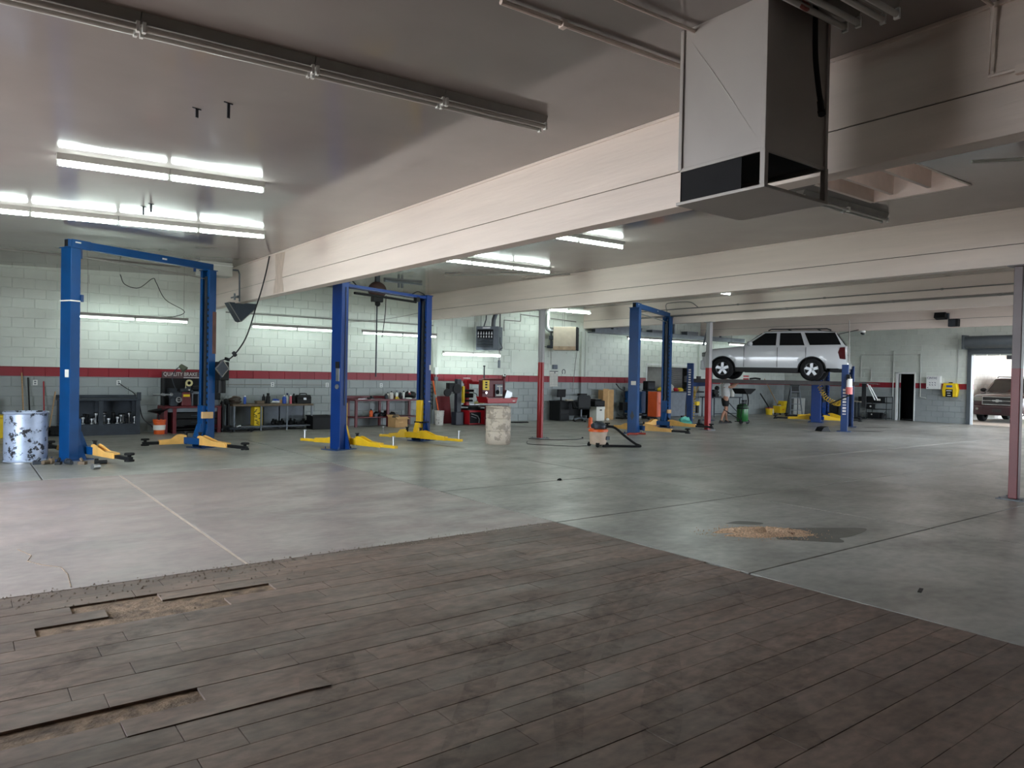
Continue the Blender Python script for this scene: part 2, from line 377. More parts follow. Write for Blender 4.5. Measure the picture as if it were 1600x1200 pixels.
# ---- floor: concrete slabs, brown planks
fl = struct('floor', MB().b2(XL, XD, YR, YW, -0.30, -0.06), 'bed', label='concrete shop floor with brown plank area in front')
xs = [5.2, 8.5, 11.75, 15.1, 18.5, 21.8, 25.1, 28.2, XD]
ys = [YR, -1.2, 1.2, 3.59, 6.02, 8.42, 12.05, 16.0, YW]
g = 0.008
for i in range(len(xs)-1):
    for j in range(len(ys)-1):
        MB().b2(xs[i]+g, xs[i+1]-g, ys[j]+g, ys[j+1]-g, -0.06, 0).o('concrete_slab', 'conc', fl, None, 0.005)
for x0, x1 in ((XL, 0.945), (0.945, 5.2)):
    for y0, y1 in ((12.05, 16.0), (16.0, YW)):
        MB().b2(x0+g, x1-g, y0+g, y1-g, -0.06, 0).o('concrete_slab', 'conc', fl, None, 0.005)
for x0, x1 in ((XL, 1.899), (1.911, 5.2)):
    MB().b2(x0+g, x1-g, 6.05+g, 12.05-g, -0.06, 0).o('concrete_slab', 'pink', fl, None, 0.005)
MB().b2(1.894, 1.916, 6.06, 12.04, -0.03, -0.001).o('joint_filler', 'filler', fl, None)
MB().b2(XL, 5.195, YR, 6.045, -0.06, -0.012).o('plank_bed', 'bed', fl, None)
MB().b2(XL, 5.19, 5.962, 6.045, -0.012, 0.0).o('plank', 'plank', fl, None, 0.002)
pw, pl = 0.177, 0.915
row_end = {5.43: 0.60, 5.253: 0.78, 5.076: 0.38, 3.66: 0.962-0.915, 3.483: 1.506, 3.306: 0.785, 3.129: 1.006, 3.837: 0.577}
holes = {5.43: (0.60, 1.13), 5.253: (0.78, 1.86), 5.076: (0.38, 1.49), 3.66: (-1.2, 0.962)}
nplank = 0
far = MB()
k = 0
while True:
    y1 = 5.962-k*pw; y0 = y1-pw; k += 1
    if y1 < YR+0.1: break
    key = round(min(row_end, key=lambda r: abs(r-y0)), 3)
    st = row_end[key] if abs(key-y0) < 0.02 else random.uniform(0, pl)
    cuts = []
    x = st-math.ceil((st-XL)/pl)*pl
    while x < 5.19:
        cuts.append((max(x, XL), min(x+pl, 5.19))); x += pl
    h = holes.get(key) if abs(key-y0) < 0.02 else None
    for a, b in cuts:
        segs = [(a, b)]
        if h:
            segs = [(s0, s1) for s0, s1 in ((a, min(b, h[0])), (max(a, h[1]), b)) if s1-s0 > 0.03]
        for s0, s1 in segs:
            if s1-s0 < 0.04: continue
            seen = y0 > 1.7 and s1 > 0.0 and (s1*0.604+y0*0.797) > 1.9
            mb = MB() if seen else far
            dz = random.uniform(0, 0.0022)
            mb.b2(s0+0.0015, s1-0.0015, y0+0.0015, y0+pw-0.0015, -0.012, dz)
            if seen:
                nplank += 1
                o = mb.o('plank', 'plank', fl, None, 0.0015)
                if abs(key-y0) < 0.02 and key == 3.483 and abs(s1-1.506) < 0.05:
                    o.rotation_euler = (0, -0.006, 0); o.location = (0, 0, -0.001)
o = far.o('plank_field', 'plank', fl, None); o['kind'] = 'stuff'
# raised torn corner at the end of one plank
MB().prism([(1.36, 3.49), (1.52, 3.475), (1.50, 3.60), (1.42, 3.66)], 0.006, 'z', 0.004).o('torn_plank_end', 'plank', fl, None)
# small crack across the pinkish slab, cut as a sliver of the darker bed showing through
MB().tube([(0.42, 7.6, 0.0), (0.50, 7.3, 0.0), (0.46, 7.1, 0.0), (0.55, 6.9, 0.0), (0.66, 6.75, 0.0), (0.68, 6.5, 0.0), (0.66, 6.1, 0.0)], 0.004, 5).o('floor_crack', 'bed', fl)

# ---- block walls
HB = 1.331/6
def block_mesh(w, h, d, ch=0.006):
    mb = MB(); x, z = w/2-0.004, h/2-0.004
    vs = [(-x, 0, -z), (x, 0, -z), (x, 0, z), (-x, 0, z), (-x+ch, -d, -z+ch), (x-ch, -d, -z+ch), (x-ch, -d, z-ch), (-x+ch, -d, z-ch)]
    return mb.add(vs, [(4, 5, 6, 7), (0, 1, 5, 4), (1, 2, 6, 5), (2, 3, 7, 6), (3, 0, 4, 7)])
def cells(u0, u1, z1, bw, excl, hb=HB, off0=0.0):
    n = 0; z = 0
    while z < z1-0.02:
        hh = min(hb, z1-z); zc_ = z+hh/2
        u = u0-(bw/2 if n % 2 else 0)-off0
        ex = [(a, b) for a, b, c, d in excl if c < zc_ < d]
        while u < u1:
            segs = [(max(u, u0), min(u+bw, u1))]
            for a, b in ex:
                ns = []
                for s0, s1 in segs:
                    if b <= s0 or a >= s1: ns.append((s0, s1)); continue
                    if a-s0 > 0.03: ns.append((s0, a))
                    if s1-b > 0.03: ns.append((b, s1))
                segs = ns
            for s0, s1 in segs:
                if s1-s0 > 0.03: yield (s0+s1)/2, zc_, s1-s0, hh
            u += bw
        z += hb; n += 1
def wall_core(name, boxes, m='wall', label=None):
    mb = MB()
    for b in boxes: mb.b2(*b)
    return struct(name, mb, m, label=label)
CO = (21.75, 24.6, 1.03, 2.07)           # service counter opening
wl = wall_core('wall_left', [(XL, CO[0], YW+0.012, YW+0.22, -0.3, 4.1), (CO[1], XD+0.2, YW+0.012, YW+0.22, -0.3, 4.1),
                             (CO[0], CO[1], YW+0.012, YW+0.22, -0.3, CO[2]), (CO[0], CO[1], YW+0.012, YW+0.22, CO[3], 4.1)],
               label='long block wall painted white over grey with a red stripe')
bw = 0.43
full = block_mesh(bw, HB, 0.012).mesh('concrete_block', M['wall'])
rest = MB(); count = 0
for u, z, w, h in cells(0.3, XD, 3.99, bw, [CO]):
    if abs(w-bw) < 1e-4 and abs(h-HB) < 1e-4 and 0.3 < u < 7.5 and count < 298:
        ob = bpy.data.objects.new('concrete_block', full); COL.objects.link(ob); ob.parent = wl
        ob.location = (u, YW+0.012+random.uniform(-0.0012, 0.0012), z); count += 1
    else:
        t = block_mesh(w, h, 0.012+random.uniform(-0.001, 0.001))
        rest.add([(v.x+u, v.y+YW+0.012, v.z+z) for v in t.v], t.f)
for u, z, w, h in cells(XL, 0.3, 3.99, bw, []):
    t = block_mesh(w, h, 0.012); rest.add([(v.x+u, v.y+YW+0.012, v.z+z) for v in t.v], t.f)
o = rest.o('block_courses', 'wall', wl, None); o['kind'] = 'stuff'
# pilasters and the service counter
for x in (5.42, 12.02, 18.3, 25.0):
    MB().b2(x-0.14, x+0.14, YW-0.10, YW+0.02, 0, 3.2).o('pilaster', 'wall', wl, None, 0.006)
MB().b2(CO[0]-0.04, CO[1]+0.04, YW-0.02, YW+0.2, CO[3], CO[3]+0.06).o('opening_head', 'wht', wl, None, 0.004)
for x in (CO[0]-0.02, CO[1]+0.02): MB().b2(x-0.03, x+0.03, YW-0.02, YW+0.2, CO[2], CO[3]).o('opening_jamb', 'wht', wl, None, 0.004)
MB().b2(CO[0]-0.5, CO[1]+0.5, YW+0.2, YW+1.5, -0.05, 0).b2(CO[0]-0.5, CO[1]+0.5, YW+1.4, YW+1.5, 0, 3).b2(CO[0]-0.5, CO[0]-0.4, YW+0.2, YW+1.5, 0, 3).b2(CO[1]+0.4, CO[1]+0.5, YW+0.2, YW+1.5, 0, 3).b2(CO[0]-0.5, CO[1]+0.5, YW+0.2, YW+1.5, 2.9, 3).o('office_partition', 'wallw', wl, None)
# roll shutter inside the opening, one slat each
for i in range(13):
    MB().b2(23.2, 24.05, YW+0.12, YW+0.15, CO[2]+0.03+i*0.078, CO[2]+0.03+i*0.078+0.066).o('shutter_slat', 'shut', wl, None, 0.008)
MB().b2(CO[0]+0.1, 23.15, YW+0.14, YW+0.17, CO[2], CO[3]).o('side_panel', 'wallw', wl, None)
DO = (13.98, 14.62, 0, 1.93); DK = (17.9, 18.34, 0, 2.0); RD = (4.5, 11.86, 0, 2.74)
bx = []
def wx(y0, y1, z0, z1): bx.append((XD+0.012, XD+0.22, y0, y1, -0.3 if z0 == 0 else z0, z1))
wx(YR, RD[0], 0, 4.1); wx(RD[0], RD[1], RD[3], 4.1); wx(RD[1], DO[0], 0, 4.1); wx(DO[0], DO[1], DO[3], 4.1)
wx(DO[1], DK[0], 0, 4.1); wx(DK[0], DK[1], DK[3], 4.1); wx(DK[1], YW+0.2, 0, 4.1)
wb = wall_core('wall_back', bx, label='far block wall with roll-up door and dark doorway')
rest = MB()
for u, z, w, h in cells(YR, YW, 4.05, bw, [RD, DO, DK]):
    t = block_mesh(w, h, 0.012)
    rest.add([(XD+0.012+v.y, u+v.x, v.z+z) for v in t.v], t.f)
o = rest.o('block_courses', 'wall', wb, None); o['kind'] = 'stuff'
# rooms behind the two doorways, lined near black to stand for their shade
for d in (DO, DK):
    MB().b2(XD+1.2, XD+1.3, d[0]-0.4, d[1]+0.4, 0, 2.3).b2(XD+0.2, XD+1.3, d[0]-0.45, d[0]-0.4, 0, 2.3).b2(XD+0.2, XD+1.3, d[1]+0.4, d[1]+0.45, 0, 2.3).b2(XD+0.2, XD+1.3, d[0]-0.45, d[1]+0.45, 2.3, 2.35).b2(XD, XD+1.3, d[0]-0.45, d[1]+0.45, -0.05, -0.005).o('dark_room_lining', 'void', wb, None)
d1 = struct('door_1', MB().b2(XD-0.03, XD+0.1, DO[1], DO[1]+0.10, 0, DO[3]+0.06).b2(XD-0.03, XD+0.1, DO[0]-0.04, DO[0], 0, DO[3]+0.06).b2(XD-0.03, XD+0.1, DO[0]-0.04, DO[1]+0.10, DO[3], DO[3]+0.07), 'wht', None, 0.005, 'white framed doorway into a dark room')
MB().box((XD+0.42, DO[0]+0.02, 0.96), (0.62, 0.045, 1.9), (0, 0, -0.12)).o('door_leaf', mat('door_leaf_paint', (92, 84, 86), 0.5), d1, None, 0.004)
MB().cyl((XD+0.62, DO[0]+0.03, 0.95), (XD+0.62, DO[0]+0.10, 0.95), 0.03).o('door_knob', 'steel', d1)
# other two walls of the shop (behind and left of the camera), with the open bay doors on the left
wr = wall_core('wall_right', [(XL, 13.2, YR-0.2, YR, -0.3, 4.1), (13.0, 13.2, YR, 1.0, -0.3, 4.1), (13.2, 16.0, 0.8, 1.0, -0.3, 4.1), (29.0, XD+0.2, 0.8, 1.0, -0.3, 4.1), (16.0, 29.0, 0.8, 1.0, 3.2, 4.1)], 'wall', 'block wall behind the camera, with an open bay added for daylight')  # unseen wall; its bay opening is added to light the right half
wf = wall_core('wall_front', [(XL-0.2, XL, YR, 5.5, -0.3, 4.0), (XL-0.2, XL, 11.7, YW+0.2, -0.3, 4.0), (XL-0.2, XL, 5.5, 11.7, 3.2, 4.0)], 'wall', 'block wall with the open bay door')

# ---- beams and ceiling
BX = [(5.1, 3.12), (11.6, 3.24), (18.3, 3.325), (25.0, 3.35)]
for i, (x, zb) in enumerate(BX):
    zt = zc(x)+0.02; zs = zb+(zt-zb)*0.36
    t = bpy.data.objects.new('trim_%d' % (i+1), None); COL.objects.link(t); t['kind'] = 'structure'
    t['label'] = ['cream ceiling beam with brown stains nearest the camera', 'second cream ceiling beam, on the steel columns', 'third cream ceiling beam, with two conduits along it', 'farthest cream ceiling beam in front of the door wall'][i]
    MB().b2(x, x+0.20, YR, YW, zb, zs-0.004).o('beam_board', 'beam', t, None, 0.006)
    MB().b2(x+0.004, x+0.196, YR, YW, zs+0.004, zt).o('beam_board', 'beam', t, None, 0.006)
    MB().b2(x+0.02, x+0.18, YR, YW, zs-0.01, zs+0.01).o('joint_strip', 'void', t, None)
    MB().b2(x-0.012, x+0.212, YR, YW, zt-0.05, zt-0.02).o('ceiling_cleat', 'beam', t, None, 0.004)
ce = MB()
edges = [XL-0.2, 5.1, 5.3, 11.6, 11.8, 18.3, 18.5, 25.0, 25.2, XD+0.2]
SK = (6.4, 9.75, 3.78, 4.95)             # skylight well in the second bay
ADDED_SKY = {11.8: (13.7, 14.9, 5.95, 6.85), 18.5: (19.8, 22.2, 8.6, 10.2), 25.2: (27.0, 29.5, 9.0, 11.0)}   # out-of-view skylight wells, added to light the right half
def cpanel(x0, x1, y0, y1):
    n = max(1, int((x1-x0)/1.7))
    for i in range(n):
        a = x0+(x1-x0)*i/n; b = x0+(x1-x0)*(i+1)/n
        vs = []
        for x, y in ((a, y0), (b, y0), (b, y1), (a, y1)): vs += [(x, y, zc(x)), (x, y, zc(x)+0.1)]
        ce.add(vs, [(0, 6, 4, 2), (1, 3, 5, 7), (0, 2, 3, 1), (2, 4, 5, 3), (4, 6, 7, 5), (6, 0, 1, 7)])
for a, b in ((XL-0.2, 5.1), (5.3, 11.6), (11.8, 18.3), (18.5, 25.0), (25.2, XD+0.2)):
    if a == 5.3:
        cpanel(a, SK[0], YR, YW+0.2); cpanel(SK[0], SK[1], YR, SK[2]); cpanel(SK[0], SK[1], SK[3], YW+0.2); cpanel(SK[1], b, YR, YW+0.2)
    elif a in ADDED_SKY:
        x0, x1, y0, y1 = ADDED_SKY[a]
        cpanel(a, x0, YR, YW+0.2); cpanel(x0, x1, YR, y0); cpanel(x0, x1, y1, YW+0.2); cpanel(x1, b, YR, YW+0.2)
    else: cpanel(a, b, YR-0.2, YW+0.2)
for a in (5.1, 11.6, 18.3, 25.0): cpanel(a, a+0.2, YR-0.2, YW+0.2)
cl = struct('ceiling', ce, 'ceil', label='low glossy painted ceiling between beams')
for x0, x1, y0, y1 in ADDED_SKY.values():  # curbs and joists of the added skylights
    MB().b2(x0-0.04, x0, y0, y1, 4.03, 4.6).b2(x1, x1+0.04, y0, y1, 4.03, 4.6).b2(x0-0.04, x1+0.04, y0-0.04, y0, 4.03, 4.6).b2(x0-0.04, x1+0.04, y1, y1+0.04, 4.03, 4.6).o('added_skylight_curb', 'beam', cl, None)
    for k in (1, 2, 3): MB().b2(x0+(x1-x0)*k/4-0.025, x0+(x1-x0)*k/4+0.025, y0, y1, 4.3, 4.5).o('joist', 'beam', cl, None)
# light well with its joists
z0 = 3.99
MB().b2(SK[0]-0.03, SK[0], SK[2], SK[3], z0, 4.5).b2(SK[1]-0.02, SK[1]+0.03, SK[2], SK[3], z0, 4.5).b2(SK[0], SK[1], SK[2]-0.03, SK[2], z0, 4.5).b2(SK[0], SK[1], SK[3]-0.02, SK[3]+0.03, z0, 4.5).b2(SK[0]+1.0, SK[1], SK[2], SK[3], 4.5, 4.55).o('light_well_lining', 'beam', cl, None)
for y in (4.16, 4.62): MB().b2(SK[0], SK[1]-0.12, y, y+0.05, 4.02, 4.35).o('joist', 'beam', cl, None, 0.004)
# exterior: apron on the left, alley behind the roll door
struct('exterior_apron', MB().b2(-30, XL-0.2, -20, 30, -0.3, -0.02).b2(XL-0.2, 75, -25, YR-0.2, -0.3, -0.07), 'apron', label='outdoor concrete apron')
al = struct('alley_floor', MB().b2(XD, 75, -6, 22, -0.3, -0.015), 'apron', label='sunlit concrete of the alley')
aw = struct('alley_wall', MB().b2(XD+0.2, 60, 13.362, 13.5, -0.1, 4.6), 'joint', label='white block wall along the alley')
rest = MB()
for u, z, w, h in cells(XD+0.25, 60, 4.5, 0.42, [], 0.22):
    t = block_mesh(w, h, 0.012, 0.008); rest.add([(u+v.x, 13.362+v.y, v.z+z) for v in t.v], t.f)
o = rest.o('block_courses', 'alley', aw, None); o['kind'] = 'stuff'
struct('alley_canopy', MB().b2(XD+0.24, 43.5, 3.0, 13.36, 3.02, 3.2), 'beam', label='pale canopy over the alley')
# roll-up door housing, jambs
d2 = struct('door_2', MB().b2(XD-0.10, XD+0.1, RD[1]-0.02, RD[1]+0.13, 0, 2.95).b2(XD-0.10, XD+0.1, RD[0]-0.13, RD[0]+0.02, 0, 2.95), 'dgrey', None, 0.006, 'grey steel roll-up door rolled up over the opening')
h = MB()
h.lathe([(0.24, 4.5-0.14), (0.24, 12.03)], 20, (XD-0.26, 0, 3.17), 'y'); h.o('coil_housing', 'dgrey', d2)
MB().b2(XD-0.52, XD, 11.98, 12.05, 2.90, 3.44).o('end_plate', 'dgrey', d2, None, 0.004)
MB().b2(XD-0.14, XD-0.02, RD[0], RD[1], 2.72, 2.95).o('bottom_bar', 'dgrey', d2, None, 0.004)
for i in range(3): MB().b2(XD-0.16, XD-0.12, RD[0], RD[1], 2.74+i*0.075, 2.80+i*0.075).o('shutter_slat', 'dgrey', d2, None, 0.01)
# steel columns
def column(label, x, y, w, top, m, pipe=False):
    t = thing('support_column', label, 'column', (x, y, 0)); t['kind'] = 'thing'
    mb = MB()
    if pipe: mb.cyl((0, 0, 0.012), (0, 0, top), w/2, n=20)
    else: mb.b2(-w/2, w/2, -w/2, w/2, 0.012, top)
    mb.o('shaft', m, t, 40, 0 if pipe else 0.01)
    b = MB().b2(-0.17, 0.17, -0.17, 0.17, 0, 0.012)
    for sx in (-1, 1):
        for sy in (-1, 1): b.cyl((sx*0.13, sy*0.13, 0.012), (sx*0.13, sy*0.13, 0.03), 0.012, n=6)
    b.o('base_plate', 'gsteel', t)
    MB().b2(-0.12, 0.12, -0.12, 0.12, top, top+0.015).o('cap_plate', m, t)
column('slim red and grey steel column beside the white drum', 11.72, 14.28, 0.16, 3.225, 'column', True)
column('red and grey steel column in front of the raised white car', 18.40, 14.30, 0.14, 3.31, 'column')
column('worn pinkish square steel column near the roll-up door, closest to the camera', 11.70, 3.86, 0.115, 3.225, 'colr')
# ================================================================== LIGHT FIXTURES
def fixture(label, xs, y, z=None, on=True, nt=None, wires=None, group=None, r=0.019, low=None):
    """strip light along X; xs = section joints; z=None follows the ceiling, else hung level at z"""
    nt = nt or (1 if on else 2); r = 0.027 if (on and z is None) else r
    xm = (xs[0]+xs[-1])/2; zt = zc(xm)-0.02 if z is None else z
    t = thing('strip_light', label, 'ceiling light', (xm, y, zt), 0, group)
    def Z(x): return (zc(x)-zc(xm)) if z is None else 0.0
    hs = MB()
    for a, b in zip(xs, xs[1:]):
        vs = []
        for x in (a+0.004, b-0.004):
            for yy, zz in ((-0.06, 0.02), (0.06, 0.02), (0.035, -0.045), (-0.035, -0.045)): vs.append((x-xm, yy, zz+Z(x)))
        hs.add(vs, [(0, 1, 2, 3), (7, 6, 5, 4), (0, 4, 5, 1), (1, 5, 6, 2), (2, 6, 7, 3), (3, 7, 4, 0)])
    hs.o('housing', 'fix', t, None)
    for a, b in zip(xs, xs[1:]):
        for k in range(nt):
            yy = (k-(nt-1)/2)*0.085; zz = -0.078
            MB().cyl((a+0.03-xm, yy, zz+Z(a)), (b-0.03-xm, yy, zz+Z(b)), r, n=10).o('fluorescent_tube', (low or ('tubew' if z and z < 3.5 else 'tube')) if on else 'tubeoff', t)
            for x in (a+0.018, b-0.018): MB().box((x-xm, yy, -0.072+Z(x)), (0.02, 0.034, 0.065)).o('lamp_socket', 'wht', t, None)
    if wires:
        for x in wires: MB().cyl((x-xm, 0, 0.02), (x-xm, 0, zc(x)-zt), 0.004, n=5).o('hanging_wire', 'gpipe', t)
    return t
fixture('long unlit double-tube strip light across the upper left ceiling', [-0.26, 0.90, 2.04, 3.14, 4.22], 5.17, on=False)
fixture('two-section lit strip light on the left ceiling, nearer the camera than the long lit row', [0.80, 1.90, 2.98], 9.06)
fixture('long lit row of strip lights on the left ceiling above the first blue lift', [-0.35, 0.79, 1.90, 3.04, 4.10], 12.4)
fixture('lit two-section strip light behind the first beam, close to the sheet metal duct', [7.27, 8.37, 9.44], 9.27)
fixture('lit strip light row behind the first beam, above the bright blue lift', [6.2, 7.33, 8.5, 9.58, 10.62], 12.7)
fixture('unlit strip light below the foot of the sheet metal duct, beside the light well', [8.45, 9.55, 10.64], 5.22, on=False)
fixture('unlit double strip light at the top edge behind the hanging black hose', [2.1, 3.3, 4.5], 2.44, on=False)
fixture('unlit strip light at the top edge, second of the pair behind the black hose', [2.1, 3.3, 4.58], 2.24, on=False)
fixture('lit strip light hung near the beige unit heater, above the red and grey column', [15.4, 16.3, 17.3], 18.5, 3.82, True, 2, (15.6, 17.1))
fixture('short lit strip light seen between two beams over the raised white car', [14.75, 16.0, 17.15], 12.65)
fixture('lit strip light hanging on the block wall inside the left blue lift', [2.14, 3.32, 4.5], 19.2, 2.8, True, 1, (2.34, 4.4), r=0.022)
fixture('lit strip light hanging on the wall above the grey workbench with the yellow case', [6.04, 7.25, 8.49], 19.2, 2.78, True, 1, (6.13, 8.37), r=0.022)
fixture('lit strip light hanging on the wall above the dark red workbench', [9.15, 10.44, 11.61], 19.2, 2.77, True, 1, (9.54, 11.29), r=0.022)
fixture('thick bright strip light on the wall below the grey unit heater', [11.86, 12.94, 14.02], 19.2, 2.26, True, 2, (12.17, 13.0), r=0.032, low='tubel')
fixture('long lit strip light under the wall ledge near the service counter', [19.9, 21.1, 22.3, 23.5, 24.75], 19.2, 3.09, True, 1, (20.3, 24.5), r=0.026, low='tubel')
fixture('small lit strip light on the wall just left of the raised car roof', [26.0, 27.2, 28.2], 19.2, 3.12, True, 1, (26.2, 28.0), r=0.024, low='tubel')

# ================================================================== LIFTS
def post_mesh(dx, dy, h, flare=False):
    """C channel: web on the outer (-x) side, open towards +x"""
    mb = MB(); x, y, t = dx/2, dy/2, 0.028
    mb.prism([(-x, -y), (x, -y), (x, -y+0.06), (x-t, -y+0.06), (x-t, -y+t), (-x+t, -y+t), (-x+t, y-t), (x-t, y-t), (x-t, y-0.06), (x, y-0.06), (x, y), (-x, y)], h, 'z', 0.015)
    return mb
def arm(parent, base, ang, ln, m, style):
    """swing arm: outer box, sloped gusset, inner box, pad.  ang measured in the lift frame"""
    rt = Matrix.Translation(base) @ Matrix.Rotation(ang, 4, 'Z')
    a = bpy.data.objects.new('swing_arm', None)
    z = 0
    mb = MB()
    L1 = ln*0.62
    mb.prism([(0.0, -0.02), (0.0, 0.13), (0.08, 0.15), (0.16, 0.14), (L1*0.58, 0.06), (L1, 0.05), (L1+0.05, -0.04), (0.05, -0.04)], 0.02, 'y', -0.065)
    mb.prism([(0.0, -0.02), (0.0, 0.13), (0.08, 0.15), (0.16, 0.14), (L1*0.58, 0.06), (L1, 0.05), (L1+0.05, -0.04), (0.05, -0.04)], 0.02, 'y', 0.045)
    mb.box((L1/2+0.05, 0, 0.005), (L1-0.02, 0.10, 0.09))
    mb.v = [rt @ v for v in mb.v]
    ob = mb.o('swing_arm', m, parent, None, 0.004)
    e = MB()
    if style == 'pin':
        e.box((L1+(ln-L1)/2, 0, -0.005), (ln-L1+0.05, 0.085, 0.055)); e.v = [rt @ v for v in e.v]
        e.o('arm_extension', m, ob, None, 0.004)
        p = MB().cyl((ln-0.06, 0, 0.0), (ln-0.06, 0, 0.19), 0.014, n=8).cyl((ln-0.06, 0, 0.19), (ln-0.06, 0, 0.205), 0.034, n=10); p.v = [rt @ v for v in p.v]
        p.o('height_pin', 'steel', ob)
    else:
        e.box((L1+(ln-L1)/2, 0, -0.005), (ln-L1+0.1, 0.075, 0.06)); e.v = [rt @ v for v in e.v]
        e.o('arm_extension', 'black', ob, None, 0.004)
        p = MB().cyl((ln, 0, -0.05), (ln, 0, 0.06), 0.03, n=10).lathe([(0.075, 0.055), (0.08, 0.075), (0.07, 0.09)], 14, (ln, 0, 0)).lathe([(0.075, -0.05), (0.075, -0.02)], 12, (ln, 0, 0)); p.v = [rt @ v for v in p.v]
        p.o('lift_pad', 'rub', ob)
    k = MB().cyl((0.0, 0, -0.05), (0.0, 0, 0.19), 0.028, n=8).cyl((0.0, 0, 0.19), (0.0, 0, 0.205), 0.045, n=8); k.v = [rt @ v for v in k.v]
    k.o('pivot_pin', 'black', ob)
    return ob
def lift(label, cx, cy, deg, half, dx, dy, h, m, mi, ma, style, over, arms, carr):
    t = thing('two_post_lift', label, 'car lift', (cx, cy, 0), math.radians(deg))
    for s in (-1, 1):
        mb = post_mesh(dx, dy, h)
        mb.v = [Vector((v.x*-s+s*half, v.y, v.z)) for v in mb.v]
        p = mb.o('post', m, t, None, 0.006)
        b = MB().b2(s*half-0.20*1-(0.1 if s > 0 else 0.05), s*half+0.20+(0.05 if s > 0 else 0.1), -dy/2-0.09, dy/2+0.09, 0, 0.016)
        for i in (-1, 1):
            for j in (-1, 1): b.cyl((s*half+i*0.17, j*(dy/2+0.05), 0.016), (s*half+i*0.17, j*(dy/2+0.05), 0.06), 0.014, n=6)
        b.o('base_plate', mi, p)
        g = MB()
        for j in (-1, 1):
            yy = j*(dy/2-0.012)
            g.prism([(s*half-s*dx/2, 0.016), (s*half-s*(dx/2+0.14), 0.016), (s*half-s*dx/2, 0.42)], 0.012, 'y', yy-0.006)
        if over == 'bar' and dx < 0.2:
            for i in (-1, 1): g.prism([(i*(dy/2-0.003), 0.016), (i*(dy/2+0.12), 0.016), (i*(dy/2-0.003), 0.55)], 0.012, 'x', s*half-s*dx*0.3)
        g.o('gusset', m, p, None)
        MB().b2(s*half-dx/2-0.018, s*half+dx/2+0.018, -dy/2-0.018, dy/2+0.018, h+0.015, h+0.03).o('top_plate', m, p, None)
        xi = s*(half-dx/2+0.035)
        MB().b2(min(xi, xi-s*0.012), max(xi, xi-s*0.012), -0.035, 0.035, 0.05, h-0.1).o('lock_ladder', 'dsteel', p, None)
        MB().cyl((s*half, 0.06, 0.3), (s*half, 0.06, h-0.2), 0.02, n=8).cyl((s*half, 0.0, 0.3), (s*half, 0.0, h-0.05), 0.007, n=6).o('cylinder_and_cable', 'steel', p)
        n = MB()
        for q in range(int((h-0.9)/0.12)): n.box((s*(half-dx/2-0.002), -dy/2+0.03, 0.5+q*0.12), (0.012, 0.03, 0.05))
        n.o('lock_slots', 'void', p, None)
        # carriage
        xc = s*(half-dx/2+0.02)
        z1 = carr[1 if s > 0 else 0]
        c = bpy.data.objects
        mb = MB().b2(min(xc, xc-s*0.1), max(xc, xc-s*0.1), -0.075, 0.075, 0.14, z1)
        mb.prism([(xc-s*0.1, 0.10), (xc-s*0.30, 0.10), (xc-s*0.30, 0.20), (xc-s*0.22, 0.22), (xc-s*0.12, 0.48), (xc-s*0.1, 0.48)], 0.13, 'y', -0.065)
        mb.box((xc-s*0.26, 0, 0.15), (0.16, 0.52, 0.13))
        cg = mb.o('carriage', ma if style == 'pin' else m, t, None, 0.006)
        if carr[2] and s > 0:
            MB().b2(xc-s*0.02-0.12, xc+0.10, -dy/2-0.02, 0.09, 0.42, 0.455).o('strap', 'rub', cg, None)
        for sg in (-1, 1):
            A_ = arms.get((s, sg))
            if A_: arm(t, (xc-s*0.26, sg*0.2, 0.12), math.radians(A_[0]), A_[1], ma, style)
    if over == 'beam':
        o = MB().b2(-half-dx/2+0.005, half+dx/2-0.005, -0.055, 0.055, h+0.03, h+0.165).o('overhead_beam', m, t, None, 0.006)
        MB().b2(-half-dx/2+0.0, -half-dx/2+0.007, -0.042, 0.042, h+0.043, h+0.152).o('tube_end', 'void', o, None)
        MB().b2(-half-dx/2+0.06, -half+dx/2+0.22, -0.066, -0.054, h+0.02, h+0.17).o('joint_plate', m, o, None)
        MB().box((-half+0.08, -0.068, h+0.125), (0.10, 0.004, 0.022)).box((0.35, -0.057, h+0.1), (0.10, 0.004, 0.03)).o('maker_tag', 'letter', o, None)
        MB().cyl((-half+0.12, 0, h-0.10), (half-0.5, 0, h-0.13), 0.018, n=8).cyl((half-0.5, 0, h-0.13), (half-0.1, 0, h-0.15), 0.008, n=6).o('shutoff_bar', 'gpipe', o)
        MB().b2(-half+0.12, -half+0.16, -0.06, 0.06, h-0.14, h+0.03).b2(half-0.35, half-0.32, -0.02, 0.02, h-0.04, h+0.03).o('switch_bracket', 'dblue', o, None)
    else:
        o = MB().b2(-half+0.02, half-0.02, -0.10, 0.10, h-0.05, h-0.03).b2(-half+0.02, half-0.02, -0.11, -0.095, h-0.06, h).b2(-half+0.02, half-0.02, 0.095, 0.11, h-0.06, h).o('overhead_tray', m, t, None)
        MB().tube([(-half+0.35, -0.05, h-0.16), (0, -0.05, h-0.155), (half-0.4, -0.05, h-0.16)], 0.028, 10).o('padded_shutoff_bar', 'rub', o)
        MB().b2(half-0.45, half-0.33, -0.11, -0.02, h-0.15, h-0.03).o('limit_switch', 'black', o, None)
        MB().tube(spline([(-half-0.05, -0.05, h+0.02), (-half+0.05, 0, h+0.12), (-half+0.3, 0, h+0.1), (-half+0.5, 0, h-0.02)]), 0.014, 6).tube(spline([(half-0.55, 0, h-0.02), (half-0.3, 0, h+0.09), (half-0.1, 0, h+0.07), (half, 0, h+0.03)]), 0.014, 6).o('hydraulic_hose', 'cable', o)
    return t
